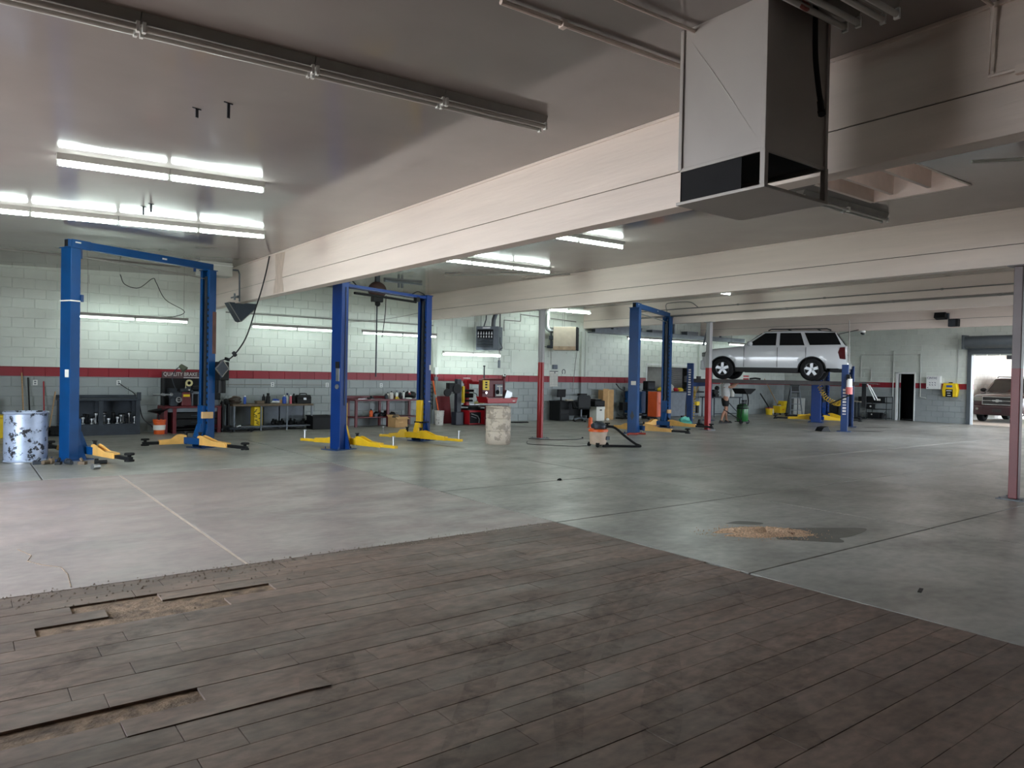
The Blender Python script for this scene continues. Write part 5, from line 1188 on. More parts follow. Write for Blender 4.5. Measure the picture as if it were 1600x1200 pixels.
MB().b2(-0.24, -0.12, -0.08, 0.08, 0.60, 1.42).b2(-0.26, -0.02, -0.1, 0.1, 1.28, 1.40).o('red_post', 'red', tc, None, 0.015); MB().b2(-0.02, 0.55, -0.07, 0.07, 1.26, 1.36).o('swing_arm', 'red', tc, None, 0.015); MB().box((-0.18, 0, 1.45), (0.24, 0.05, 0.02)).o('top_handle', 'wht', tc, None, 0.006)
MB().cyl((0.48, 0, 1.30), (0.48, 0, 1.85), 0.02, n=8).cyl((0.48, 0, 1.82), (0.48, 0, 1.86), 0.035, n=8).o('vertical_rod', 'dsteel', tc)
MB().cyl((0.12, 0, 0.46), (0.12, 0, 0.54), 0.20, n=20).cyl((0.12, 0, 0.56), (0.12, 0, 0.60), 0.40, n=28).b2(-0.30, 0.5, -0.30, 0.30, 0.46, 0.50).o('turntable', 'black', tc); MB().b2(0.02, 0.38, -0.42, -0.34, 0.55, 0.60).b2(-0.1, 0.3, -0.05, 0.05, 0.60, 0.65).o('clamp_jaws', 'steel', tc, None, 0.008)
MB().tube(spline([(0.0, -0.1, 1.0), (0.12, -0.12, 0.95), (0.16, -0.1, 0.75), (0.1, -0.05, 0.62)]), 0.012, 6).o('air_line', 'cable', tc)
single('work_gloves', MB().lump((0, 0, 0.03), 1.0, (0.13, 0.09, 0.05), 71).lump((0.15, 0.02, 0.02), 1.0, (0.10, 0.07, 0.04), 72), mat('pale_yellow_cloth', (206, 200, 140), 0.85), 'pale yellow work gloves lying on the tyre changer turntable', 'gloves', (13.05, 19.0, 0.65))
# ---- wheel balancer
wbm = thing('wheel_balancer', 'dark red wheel balancer with wide tray behind the white drum', 'machine', (13.30, 18.38, 0))
MB().b2(-0.28, 0.30, -0.22, 0.22, 0, 0.62).o('pedestal', 'dred', wbm, None, 0.02)
MB().prism([(-0.50, 0.70), (0.54, 0.70), (0.62, 0.88), (0.58, 0.88), (0.50, 0.76), (-0.46, 0.76), (-0.52, 0.89), (-0.60, 0.90)], 0.55, 'y', -0.32).b2(-0.55, 0.56, -0.33, -0.30, 0.72, 0.86).o('weight_tray', 'red', wbm, None, 0.01); MB().b2(0.40, 0.50, -0.336, -0.33, 0.755, 0.785).o('tray_badge', 'letter', wbm, None)
MB().b2(-0.52, 0.30, 0.02, 0.22, 0.86, 1.42).box((-0.1, 0.12, 1.43), (0.70, 0.18, 0.06)).o('hood', 'dred', wbm, None, 0.03); MB().b2(-0.50, -0.26, -0.005, 0.02, 1.10, 1.40).o('yellow_placard', 'ypl', wbm, None, 0.004)
for zz in (1.16, 1.24, 1.31): MB().b2(-0.42, -0.34, -0.010, -0.005, zz, zz+0.045).o('placard_mark', 'black', wbm, None)
MB().b2(-0.06, 0.22, -0.05, -0.01, 0.90, 1.28).o('instruction_board', 'gsteel', wbm, None, 0.006); MB().b2(0.08, 0.11, -0.06, -0.05, 0.95, 1.25).b2(0.0, 0.2, -0.06, -0.05, 1.20, 1.24).b2(-0.03, 0.2, -0.06, -0.05, 0.92, 0.97).o('light_print', 'paper', wbm, None); MB().lathe([(0.0, -0.03), (0.07, -0.03), (0.07, 0.0)], 16, (0.02, -0.03, 1.04), 'y').o('round_window', 'void', wbm)
MB().cyl((0.32, 0.05, 0.88), (0.32, 0.05, 1.50), 0.055, n=12).ball((0.32, 0.05, 1.52), 0.07).o('handle_post', 'dred', wbm); MB().ball((0.31, 0.0, 1.545), 0.055).o('shiny_cap', 'chrome', wbm); MB().cyl((-0.42, -0.02, 1.02), (-0.42, -0.08, 1.02), 0.035, n=10).o('spindle_cone', 'chrome', wbm)
single('boxed_weights', MB().box((0, 0, 0.14), (0.24, 0.10, 0.27), (0, 0.35, 0)), 'steel', 'silver and black box tilted in the right end of the balancer tray', 'box', (13.70, 18.31, 0.80), bevel=0.006)
# ---- white plastic drum in front
wd = thing('plastic_drum', 'dirty white plastic drum standing open on the floor in front of the balancer', 'drum', (9.86, 13.52, 0))
MB().lathe([(0.0, 0.02), (0.26, 0.0), (0.285, 0.03), (0.285, 0.27), (0.278, 0.28), (0.278, 0.30), (0.287, 0.31), (0.287, 0.56), (0.278, 0.575), (0.278, 0.59), (0.287, 0.60), (0.285, 0.80), (0.272, 0.83), (0.29, 0.835), (0.29, 0.86), (0.265, 0.86), (0.262, 0.82), (0.27, 0.79), (0.27, 0.05), (0, 0.04)], 36).o('drum_shell', 'drum', wd)
# ---- unit heaters on the wall
h1 = thing('unit_heater', 'grey louvred unit heater hung on the wall above the thick bright light', 'heater', (13.72, 19.38, 2.36), math.radians(-50))
MB().b2(-0.37, 0.37, -0.30, 0.25, 0, 0.76).o('casing', 'gbox', h1, None, 0.015)
MB().b2(-0.33, 0.20, -0.305, -0.295, 0.07, 0.66).o('dark_opening', 'void', h1, None)
for i in range(6): MB().prism([(-0.31+i*0.088, 0.50), (-0.265+i*0.088, 0.50), (-0.285+i*0.088, 0.60)], 0.02, 'y', -0.325).o('upper_fin', 'steel', h1, None)
for i in range(6): MB().prism([(-0.31+i*0.088, 0.40), (-0.265+i*0.088, 0.40), (-0.285+i*0.088, 0.48)], 0.02, 'y', -0.325).o('lower_fin', 'steel', h1, None)
for i in range(6): MB().box((-0.065, -0.315, 0.10+i*0.05), (0.52, 0.03, 0.018), (0.5, 0, 0)).o('louvre', 'gbox', h1, None)
MB().b2(-0.15, 0.10, -0.306, -0.30, 0.69, 0.735).o('name_plate', 'steel', h1, None)
MB().cyl((0.12, 0, 0.76), (0.12, 0.05, 1.0), 0.07, n=14).cyl((0.12, 0.05, 1.0), (0.18, 0.15, 1.25), 0.07, n=14).cyl((0.18, 0.15, 1.25), (0.18, 0.15, 1.62), 0.07, n=14).o('flue_pipe', 'gsteel', h1)
MB().tube([(-0.2, 0, 0.76), (-0.14, 0.05, 1.0), (-0.14, 0.1, 1.3)], 0.02, 6).cyl((-0.32, 0.1, 0.76), (-0.32, 0.1, 1.6), 0.008, n=6).cyl((0.33, 0.1, 0.76), (0.33, 0.1, 1.6), 0.008, n=6).o('hangers', 'dsteel', h1)
MB().tube(spline([(0.38, -0.1, 0.42), (0.39, -0.12, 0.25), (0.47, -0.12, 0.08), (0.40, -0.1, 0.05), (0.38, -0.1, 0.0)]), 0.008, 6).o('side_wire', 'cable', h1)
pd = thing('pendant_control', 'grey pendant switch hanging on a cable below the grey heater', 'switch', (14.30, 19.62, 1.80)); MB().b2(-0.035, 0.035, -0.03, 0.03, 0, 0.26).o('switch_body', 'gsteel', pd, None, 0.008); MB().cyl((0, 0, 0.26), (0.0, 0, zc(14.1)-1.80), 0.016, n=8).o('pendant_cable', 'gpipe', pd)
h2 = thing('unit_heater', 'beige box shaped unit heater with elbow flue right of the red and grey column', 'heater', (16.80, 19.18, 2.46), math.radians(-47))
MB().b2(-0.38, 0.40, -0.36, 0.30, 0, 0.80).o('casing', 'beige', h2, None, 0.012); MB().b2(0.40, 0.45, -0.34, 0.28, 0.0, 0.80).o('louvre_side', 'void', h2, None, 0.006); MB().b2(-0.37, 0.39, -0.365, -0.36, 0.01, 0.13).o('dirty_lower_band', mat('scorched_paint', (150, 128, 106), 0.6, var=0.3, vs=9), h2, None)
el = [(-0.38, 0.0, 0.68), (-0.50, 0.0, 0.68), (-0.60, 0.0, 0.74), (-0.64, 0.0, 0.86), (-0.64, 0.0, 1.02), (-0.64, 0.02, 1.55)]
MB().tube(el, 0.09, 14).o('flue_elbow', 'steel', h2)
MB().cyl((-0.64, 0.02, 1.05), (-0.64, 0.02, 1.5), 0.10, n=16).o('flue_stack', 'wht', h2)
MB().b2(-0.55, -0.38, -0.2, 0.05, 0.36, 0.50).b2(-0.50, -0.38, -0.15, 0.0, 0.1, 0.32).cyl((-0.62, -0.08, 0.12), (-0.40, -0.08, 0.12), 0.05, n=10).cyl((-0.48, -0.1, 0.1), (-0.48, -0.1, 0.62), 0.03, n=8).o('gas_valve', 'dsteel', h2, None, 0.01)
MB().cyl((-0.56, -0.08, 0.12), (-0.85, -0.05, 0.12), 0.014, n=8).cyl((-0.52, 0.25, 0.08), (-0.52, 0.3, -0.50), 0.006, n=6).cyl((-0.1, 0, 0.8), (-0.1, 0, 1.55), 0.008, n=6).cyl((-0.05, 0, 0.8), (-0.05, 0, 1.55), 0.008, n=6).o('gas_pipe', 'gpipe', h2)
single('control_box', MB().b2(-0.11, 0.11, -0.07, 0, -0.08, 0.08), 'gbox', 'small grey box on the wall above the calendar', 'control box', (16.94, YW, 1.89), bevel=0.02)
ca = thing('wall_calendar', 'large white grid calendar on the wall crossing the red stripe', 'calendar', (16.92, YW, 1.19)); MB().b2(-0.19, 0.19, -0.012, 0, 0, 0.55).o('sheet', 'paper', ca, None)
gl = MB()
for i in range(6): gl.b2(-0.175+i*0.07-0.003, -0.175+i*0.07+0.003, -0.015, -0.011, 0.02, 0.46)
for i in range(9): gl.b2(-0.178, 0.178, -0.015, -0.011, 0.02+i*0.055, 0.025+i*0.055)
gl.b2(-0.19, 0.19, -0.02, 0, 0.53, 0.555).b2(0.02, 0.06, -0.016, -0.011, 0.47, 0.52); gl.o('grid_print', 'dsteel', ca, None)
single('horseshoe', MB().tube([(-0.05, 0, 0), (-0.075, 0, 0.07), (-0.055, 0, 0.135), (0, 0, 0.165), (0.055, 0, 0.135), (0.075, 0, 0.07), (0.05, 0, 0)], 0.013, 6), 'dsteel', 'horseshoe on the white wall right of the calendar', 'horseshoe', (17.38, YW-0.013, 1.65))
# ---- desk corner
dk = thing('office_desk', 'black office desk against the wall below the calendar', 'desk', (17.52, 19.46, 0))
MB().b2(-0.92, 0.95, -0.30, 0.30, 0.66, 0.70).o('desktop', 'black', dk, None, 0.006); pd_ = MB().b2(-0.90, -0.46, -0.28, 0.28, 0.02, 0.66).o('drawer_pedestal', 'black', dk, None, 0.006)
for i in range(3): MB().b2(-0.88, -0.48, -0.295, -0.28, 0.05+i*0.2, 0.23+i*0.2).o('drawer_front', 'black', pd_, None, 0.006)
MB().b2(0.90, 0.94, -0.28, 0.28, 0, 0.66).o('end_panel', 'black', dk, None); MB().b2(-0.46, 0.9, 0.24, 0.27, 0.15, 0.66).o('modesty_panel', 'black', dk, None)
mo = thing('computer_monitor', 'black computer monitor standing on the left end of the desk', 'monitor', (17.06, 19.62, 0.70)); MB().box((0, 0, 0.26), (0.42, 0.03, 0.28), (0.05, 0, 0.1)).o('screen_housing', 'black', mo, None, 0.008); MB().b2(-0.03, 0.03, 0, 0.03, 0.01, 0.16).b2(-0.10, 0.10, -0.06, 0.09, 0, 0.012).o('stand', 'black', mo, None, 0.004)
MB().box((-0.001, -0.016, 0.262), (0.39, 0.004, 0.25), (0.05, 0, 0.1)).o('dark_screen', 'black', mo, None)
single('keyboard', MB().b2(-0.17, 0.17, -0.06, 0.06, 0, 0.03).box((0, 0.02, 0.04), (0.30, 0.06, 0.02)), 'beige', 'beige keyboard on the desk right of the monitor', 'keyboard', (17.22, 19.38, 0.70), 0.1, bevel=0.004)
ph = thing('desk_speaker', 'black device on a stand rising above the office chair back', 'device', (18.06, 19.62, 0.70)); MB().b2(-0.17, 0.17, -0.08, 0.08, 0.16, 0.25).o('body', 'black', ph, None, 0.01); MB().b2(-0.03, 0.03, -0.03, 0.03, 0, 0.16).o('foot', 'black', ph, None)
oc = thing('office_chair', 'black mesh back office chair on casters at the desk', 'chair', (17.27, 18.80, 0), 2.9)
MB().b2(-0.24, 0.24, -0.24, 0.22, 0.43, 0.49).o('seat', 'black', oc, None, 0.03)
MB().prism([(-0.23, 0.48), (0.23, 0.48), (0.245, 0.86), (0.20, 0.91), (-0.20, 0.91), (-0.245, 0.86)], 0.035, 'y', 0.20).o('backrest', 'black', oc, None, 0.012); MB().tube([(-0.23, 0.19, 0.49), (0.23, 0.19, 0.49), (0.245, 0.19, 0.86), (0.2, 0.19, 0.91), (-0.2, 0.19, 0.91), (-0.245, 0.19, 0.86), (-0.23, 0.19, 0.49)], 0.012, 6).o('chrome_back_edge', 'dsteel', oc)
for s in (-1, 1): MB().tube([(s*0.26, 0.14, 0.46), (s*0.30, 0.10, 0.62), (s*0.29, -0.05, 0.67), (s*0.28, -0.15, 0.66), (s*0.26, -0.1, 0.47)], 0.018, 6).o('armrest', 'black', oc)
MB().cyl((0, 0, 0.12), (0, 0, 0.43), 0.03, n=10).o('gas_column', 'gsteel', oc)
st = MB()
for k in range(5):
    a = 2*PI*k/5+0.3; st.tube([(0, 0, 0.13), (0.16*math.cos(a), 0.16*math.sin(a), 0.11), (0.30*math.cos(a), 0.30*math.sin(a), 0.075)], 0.018, 6)
    MB().lathe([(0.01, -0.015), (0.03, -0.015), (0.03, 0.015), (0.01, 0.015)], 10, (0.30*math.cos(a), 0.30*math.sin(a), 0.03), 'y').o('caster', 'rub', oc)
st.o('star_base', 'gsteel', oc)
fb = thing('file_box', 'white cardboard file box with hand hole below the black printer', 'box', (18.32, 19.10, 0)); MB().b2(-0.20, 0.20, -0.18, 0.18, 0, 0.46).o('box_body', 'buck' if 0 else 'paper', fb, None, 0.006); MB().b2(-0.21, 0.21, -0.19, 0.19, 0.40, 0.50).o('lid', 'paper', fb, None, 0.006); MB().b2(-0.05, 0.05, -0.195, -0.188, 0.36, 0.40).o('hand_hole', 'void', fb, None)
pr = thing('printer', 'black printer standing on the white file box', 'printer', (18.30, 19.12, 0.50)); MB().b2(-0.26, 0.24, -0.20, 0.20, 0, 0.22).o('printer_body', 'black', pr, None, 0.03); MB().b2(-0.18, 0.12, -0.14, 0.16, 0.22, 0.27).o('scanner_lid', 'black', pr, None, 0.015); MB().b2(-0.17, 0.06, -0.12, 0.12, 0.271, 0.275).o('paper_sheet', 'paper', pr, None); MB().b2(-0.18, 0.16, -0.24, -0.19, 0.04, 0.07).o('output_tray', 'black', pr, None)
tb = thing('tall_carton', 'tall narrow brown carton standing right of the printer', 'box', (19.16, 19.52, 0), -0.30); MB().b2(-0.22, 0.22, -0.20, 0.20, 0, 1.08).o('carton_body', 'card', tb, None, 0.004); MB().b2(-0.03, 0.03, -0.203, -0.2, 0.0, 1.08).o('packing_tape', 'tan', tb, None)
MB().b2(-0.22, 0.0, -0.21, -0.19, 1.06, 1.13).b2(0.0, 0.2, -0.2, 0.0, 1.08, 1.10).o('top_flap', 'card', tb, None)
cs = thing('hose_stand', 'black stand with coiled cables between the tall carton and the blue lift post', 'stand', (20.1, 19.50, 0)); MB().cyl((0, 0, 0.03), (0, 0, 1.2), 0.025, n=8).b2(-0.25, 0.25, -0.2, 0.2, 0, 0.04).b2(-0.16, 0.18, -0.1, 0.1, 0.32, 0.62).o('stand_frame', 'black', cs, None, 0.01)
MB().tube(spline([(-0.35, 0.1, 1.32), (-0.2, 0.05, 1.15), (0, 0, 1.05), (0.25, 0, 0.95), (0.30, 0, 0.8), (0.1, 0, 0.75), (-0.1, 0, 0.9), (0.0, 0, 1.1)]), 0.02, 6).tube(spline([(-0.3, 0, 0.5), (-0.35, 0, 0.2), (-0.1, -0.05, 0.08), (0.2, 0, 0.2), (0.3, 0, 0.45)]), 0.018, 6).ball((0.2, -0.02, 0.85), 0.09).o('coiled_cables', 'cable', cs)
# ---- shop vacuum
va = thing('shop_vacuum', 'beige and orange wet-dry vacuum with black hose on the open floor', 'vacuum', (11.56, 12.00, 0))
MB().lathe([(0.0, 0.06), (0.17, 0.055), (0.185, 0.07), (0.205, 0.34), (0.205, 0.36), (0.0, 0.36)], 28).o('tank', 'vac', va); MB().lathe([(0.20, 0.34), (0.225, 0.345), (0.225, 0.385), (0.20, 0.40), (0.0, 0.40)], 28).o('orange_rim', 'org', va)
MB().b2(-0.225, -0.17, -0.05, 0.05, 0.36, 0.42).o('carry_handle', 'org', va, None, 0.01); MB().lump((0.02, 0, 0.44), 1.0, (0.17, 0.15, 0.13), 81).o('motor_head', 'dsteel', va, 60)
MB().b2(0.06, 0.17, -0.21, -0.17, 0.16, 0.24).o('side_label', 'dsteel', va, None, 0.01)
for a in (0.5, 2.2, 3.9, 5.4): MB().ball((0.205*math.cos(a), 0.205*math.sin(a), 0.045), 0.045).b2(0.19*math.cos(a)-0.03, 0.19*math.cos(a)+0.03, 0.19*math.sin(a)-0.03, 0.19*math.sin(a)+0.03, 0.04, 0.10).o('caster', 'rub', va)
hs_ = MB(); pts = spline([(0.14, -0.05, 0.43), (0.24, -0.09, 0.45), (0.36, -0.18, 0.42), (0.52, -0.34, 0.24), (0.68, -0.50, 0.08), (0.76, -0.58, 0.035), (0.66, -0.60, 0.03), (0.42, -0.44, 0.03), (0.2, -0.26, 0.03), (-0.06, -0.22, 0.035)], 8)
hs_.tube(pts, 0.027, 10).o('suction_hose', 'rub', va); MB().ball((0.16, -0.05, 0.44), 0.05).o('hose_cuff', 'black', va)
MB().tube(spline([(-0.2, 0.03, 0.03), (-0.5, 0.25, 0.008), (-0.9, 0.75, 0.008), (-1.1, 1.15, 0.008), (-0.7, 1.7, 0.008)]), 0.007, 5).o('power_cord', 'cable', va)
single('power_lead', MB().tube(spline([(11.3, 14.2, 0.008), (11.7, 13.7, 0.008), (12.3, 13.55, 0.008), (12.65, 13.7, 0.008)]), 0.008, 5).ball((12.65, 13.7, 0.02), 0.025), 'cable', 'black cord end lying on the floor around the white drum column', 'cord')
single('bottle_jack', MB().lathe([(0.0, 0), (0.066, 0.0), (0.066, 0.19), (0.062, 0.20), (0.062, 0.27), (0.045, 0.31), (0.02, 0.325), (0.0, 0.327)], 16).b2(-0.08, 0.08, -0.06, 0.06, 0, 0.02), 'org', 'small upright orange bottle on the floor behind the shop vacuum', 'bottle', (15.59, 16.54, 0))
single('crumpled_tissue', MB().lump((0, 0, 0.03), 1.0, (0.07, 0.06, 0.05), 91), 'paper', 'white crumpled tissue on the floor before the tall carton', 'litter', (18.75, 19.0, 0))
single('red_floor_lead', MB().tube(spline([(14.45, 13.85, 0.03), (14.6, 13.95, 0.04), (14.85, 13.9, 0.03), (15.0, 14.0, 0.03), (15.15, 13.85, 0.03)]), 0.03, 6), mat('red_rubber', (150, 56, 40), 0.6), 'bundle of red leads on the floor at the foot of the middle blue lift', 'lead')
# ---- blue cart, orange cabinet, counter clutter
bcx = thing('tool_cart', 'blue steel tool cart on a low dolly behind the middle blue lift', 'cart', (20.62, 19.35, 0)); MB().b2(-0.42, 0.24, -0.25, 0.25, 0.22, 1.05).o('cart_body', 'blue2' if 0 else 'blue', bcx, None, 0.012); MB().b2(-0.46, 0.28, -0.28, 0.28, 0.12, 0.18).o('dolly_deck', 'dsteel', bcx, None, 0.006)
for x in (-0.38, 0.22):
    for y in (-0.22, 0.22): MB().lathe([(0.015, -0.02), (0.06, -0.02), (0.06, 0.02), (0.015, 0.02)], 12, (x, y, 0.06), 'y').o('caster', 'rub', bcx)
MB().lump((-0.1, 0, 1.12), 1.0, (0.2, 0.15, 0.1), 95).cyl((-0.2, 0, 1.15), (0.1, -0.05, 1.3), 0.03, n=8).o('tangled_tool_top', 'black', bcx)
ocb = thing('tool_cabinet', 'orange two-door tool cabinet on casters before the service counter', 'cabinet', (20.78, 18.52, 0), 0.12); MB().b2(-0.22, 0.24, -0.22, 0.22, 0.12, 1.06).o('cabinet_body', 'orgp', ocb, None, 0.02)
for z0_, z1_ in ((0.14, 0.62), (0.64, 1.0)):
    d = MB().b2(-0.20, 0.22, -0.24, -0.215, z0_, z1_).o('door', 'orgp', ocb, None, 0.008); MB().b2(0.14, 0.17, -0.26, -0.24, (z0_+z1_)/2-0.05, (z0_+z1_)/2+0.05).o('door_pull', 'steel', d, None, 0.004)
MB().b2(-0.24, 0.26, -0.24, 0.24, 0.07, 0.12).o('base', 'dsteel', ocb, None)
for x in (-0.19, 0.21):
    for y in (-0.18, 0.18): MB().lathe([(0.01, -0.015), (0.04, -0.015), (0.04, 0.015), (0.01, 0.015)], 10, (x, y, 0.04), 'y').o('caster', 'rub', ocb)
bb_ = thing('stereo', 'black boxy stereo sitting above the orange cabinet', 'stereo', (21.15, 19.2, 1.10)); MB().b2(-0.24, 0.20, -0.12, 0.12, 0, 0.34).o('housing', 'black', bb_, None, 0.02); MB().b2(-0.2, 0.16, -0.13, -0.118, 0.05, 0.29).o('speaker_mesh', 'dsteel', bb_, None)
crate('carton', 'low carton with grey tools under the black stereo', 21.15, 19.2, 0.98, 0.5, 0.3, 0.12, 'dsteel', 'box', 0, 'dsteel')
single('stand_table', MB().b2(-0.3, 0.3, -0.2, 0.2, 0.93, 0.975).b2(-0.28, -0.24, -0.18, 0.18, 0, 0.93).b2(0.24, 0.28, -0.18, 0.18, 0, 0.93), 'dsteel', 'narrow dark steel stand under the black stereo', 'stand', (21.22, 19.2, 0))
ct = thing('service_counter', 'grey service counter below the opening with the roll shutter', 'counter', (23.2, YW, 0)); MB().b2(-1.5, 1.6, -0.42, -0.03, 0.99, 1.04).o('worktop', 'dsteel', ct, None, 0.006); MB().b2(-1.4, 1.5, -0.22, -0.04, 0.02, 0.99).o('front_panel', 'gsteel', ct, None, 0.004)
rn = random.Random(77)
cl_items = [(22.25, 'ypl', 0.10, 'yellow boxed item at the left end of the service counter'), (22.55, 'dsteel', 0.13, 'dark tool pile on the service counter beside the yellow item'), (22.85, 'buck', 0.18, 'white crumpled sack heaped on the service counter'), (23.15, 'red', 0.09, 'red rag pile in front of the white sack on the counter'), (23.45, 'ypl', 0.09, 'yellow rag next to the red pile on the counter'), (23.75, 'black', 0.08, 'black tool pouch on the right half of the service counter')]
for x, m_, h_, l_ in cl_items: single('counter_item', MB().lump((0, 0, h_*0.5), 1.0, (0.15, 0.12, h_), int(x*10)), m_, l_, 'clutter', (x, 19.62, 1.04))
bottle('drink_jug', 'tall yellow jug at the right end of the service counter', 24.05, 19.6, 1.04, 0.11, 0.38, 'ypl', 'wht', 'jug')
single('plastic_bag', MB().lump((0, 0, 0.11), 1.0, (0.26, 0.17, 0.15), 14, 16, 10, 0.5), 'bag', 'crumpled pale green plastic bag on the floor by the left lift post', 'bag', (19.30, 15.95, 0), 0.3, smooth=60)
bl = thing('base_stand', 'small black flared stand on the floor left of the red column', 'stand', (19.85, 15.75, 0)); MB().lathe([(0.0, 0.0), (0.22, 0.0), (0.20, 0.03), (0.07, 0.08), (0.05, 0.2), (0.0, 0.21)], 16).o('stand_body', 'black', bl)
hb = thing('drop_hose', 'black hose curling down beside the left post of the four-post lift', 'hose', (19.9, 16.6, 0)); MB().tube(spline([(0.3, 0, 1.0), (0.2, -0.05, 0.5), (0.15, -0.1, 0.2), (0.0, -0.15, 0.03), (-0.2, -0.1, 0.03)]), 0.025, 6).o('hose_run', 'cable', hb)
gr1 = thing('air_gun', 'yellow air tool hanging at the left post of the four-post lift', 'tool', (20.95, 16.75, 0.60)); MB().b2(-0.08, 0.1, -0.05, 0.05, 0.02, 0.16).o('tool_body', 'ypl', gr1, None, 0.02); MB().b2(-0.04, 0.06, -0.04, 0.04, -0.25, 0.02).o('grip', 'black', gr1, None, 0.01)
stick('broom', 'brown broom leaning behind the hanging yellow hose', (21.6, 17.9, 0.02), (22.2, 17.6, 1.45), 0.018, 'wood', 'broom')
MB().b2(-0.1, 0.1, -0.03, 0.03, -0.02, 0.16).o('broom_head', 'black', bpy.data.objects['broom.001'], None)
# ---- table behind the man
tt = thing('work_table', 'dark folding work table behind the man under the car', 'table', (25.5, 19.1, 0))
MB().b2(-1.0, 0.95, -0.35, 0.35, 0.79, 0.83).o('tabletop', 'dsteel', tt, None, 0.006)
for x in (-0.9, 0.80): 
    for y in (-0.3, 0.3): MB().cyl((x, y, 0), (x, y, 0.79), 0.025, n=8).o('leg', 'dsteel', tt)
MB().cyl((-0.1, -0.3, 0.70), (0.75, -0.3, 0.12), 0.018, n=8).cyl((-0.9, -0.3, 0.14), (0.8, -0.3, 0.14), 0.018, n=8).o('brace', 'dsteel', tt)
bottle('water_bottle', 'clear plastic bottle on the dark work table', 26.05, 19.0, 0.83, 0.07, 0.34, 'paper', 'wht', 'jug')
bottle('water_bottle', 'smaller clear bottle right of the first on the dark work table', 26.25, 19.1, 0.83, 0.05, 0.26, 'paper', 'bluep', 'jug')
single('bench_vise', MB().b2(-0.12, 0.12, -0.1, 0.1, 0, 0.12).b2(-0.16, 0.1, -0.07, 0.07, 0.12, 0.30).cyl((-0.3, 0, 0.2), (0.2, 0, 0.2), 0.04, n=10).ball((0.1, 0, 0.36), 0.1), 'black', 'black bench vise on the left end of the dark work table', 'vise', (24.85, 18.95, 0.83), bevel=0.01)
single('dark_wall_box', MB().b2(-0.2, 0.2, -0.12, 0, 0, 0.16).b2(-0.18, -0.04, -0.14, -0.12, 0.03, 0.13).b2(0.04, 0.18, -0.14, -0.12, 0.03, 0.13), 'black', 'black twin-socket box on the wall behind the man', 'box', (24.9, YW-0.1, 1.36), bevel=0.01)
# ---- green drain tank
gt = thing('oil_drain_tank', 'green upright oil drain tank on wheels with a raised black tray', 'tank', (22.28, 15.80, 0))
MB().lathe([(0.0, 0.08), (0.17, 0.08), (0.20, 0.12), (0.20, 0.60), (0.17, 0.68), (0.0, 0.70)], 24).o('tank_shell', 'green', gt); MB().lathe([(0.203, 0.53), (0.207, 0.54), (0.19, 0.65), (0.10, 0.71), (0, 0.72)], 24).o('black_top', 'black', gt)
for x in (-0.1, 0.0, 0.12): MB().cyl((x, -0.05, 0.70), (x, -0.05, 0.80), 0.02, n=8).ball((x, -0.05, 0.82), 0.03).o('valve', 'black', gt)
MB().cyl((0.02, 0.02, 0.70), (0.02, 0.02, 1.10), 0.022, n=10).o('mast', 'gsteel', gt); MB().prism([(-0.12, 1.06), (0.12, 1.06), (0.40, 1.22), (0.40, 1.25), (-0.28, 1.25), (-0.28, 1.22)], 0.5, 'y', -0.25).o('catch_tray', 'rub', gt, None, 0.006)
MB().tube(spline([(0.22, 0, 1.12), (0.30, -0.02, 0.85), (0.28, 0, 0.5), (0.24, 0, 0.25)]), 0.022, 6).tube(spline([(-0.05, -0.1, 0.72), (-0.2, -0.15, 0.66), (-0.23, -0.1, 0.3), (-0.2, -0.12, 0.15)]), 0.016, 6).o('drain_hose', 'rub', gt); MB().cyl((0.22, -0.06, 0.1), (0.24, -0.06, 0.62), 0.014, n=6).o('level_gauge', 'paper', gt)
for x in (-0.19, 0.2): MB().lathe([(0.02, -0.025), (0.075, -0.025), (0.075, 0.025), (0.02, 0.025)], 14, (x, -0.08, 0.075), 'y').o('wheel', 'rub', gt)
MB().cyl((-0.2, -0.1, 0.12), (-0.75, 0.25, 0.5), 0.016, n=8).o('pull_handle', 'black', gt)
MB().b2(-0.2, 0.2, -0.18, 0.18, 0.06, 0.09).o('base', 'black', gt, None)
# ---- far corner: pails, ladder
bucket('small yellow pail with red rim on the floor by the mop bucket', 29.20, 19.30, 0.16, 0.30, 'ypl', False)
MB().lathe([(0.15, 0.28), (0.172, 0.285), (0.172, 0.31), (0.15, 0.315)], 20, cap=False).o('red_rim', 'red', [o for o in COL.objects if o.name.startswith('bucket')][-1] if False else bpy.data.objects['bucket.003'])
mbk = thing('mop_bucket', 'yellow mop bucket with wringer on wheels', 'bucket', (29.85, 19.15, 0)); MB().prism([(-0.28, 0.08), (0.18, 0.08), (0.24, 0.40), (-0.32, 0.40)], 0.36, 'y', -0.18).o('bucket_body', 'ypl', mbk, None, 0.015); MB().prism([(-0.02, 0.38), (0.24, 0.38), (0.30, 0.62), (0.04, 0.62)], 0.30, 'y', -0.15).o('wringer', 'ypl', mbk, None, 0.012)
MB().b2(0.28, 0.36, -0.08, 0.08, 0.35, 0.55).cyl((-0.28, 0, 0.45), (0.1, 0, 0.47), 0.014, n=6).o('wringer_handle', 'black', mbk, None)
for x in (-0.22, 0.16):
    for y in (-0.14, 0.14): MB().lathe([(0.01, -0.015), (0.04, -0.015), (0.04, 0.015), (0.01, 0.015)], 10, (x, y, 0.04), 'y').o('caster', 'rub', mbk)
MB().b2(-0.12, 0.0, -0.185, -0.18, 0.22, 0.26).o('printed_mark', 'org', mbk, None)
stick('mop', 'mop with pale wooden handle standing in the yellow mop bucket', (29.75, 19.15, 0.30), (29.45, 19.75, 1.62), 0.018, 'wood', 'mop')
MB().lump((0, 0, 0.05), 1.0, (0.12, 0.10, 0.08), 66).o('mop_head', 'buck', bpy.data.objects['mop'])
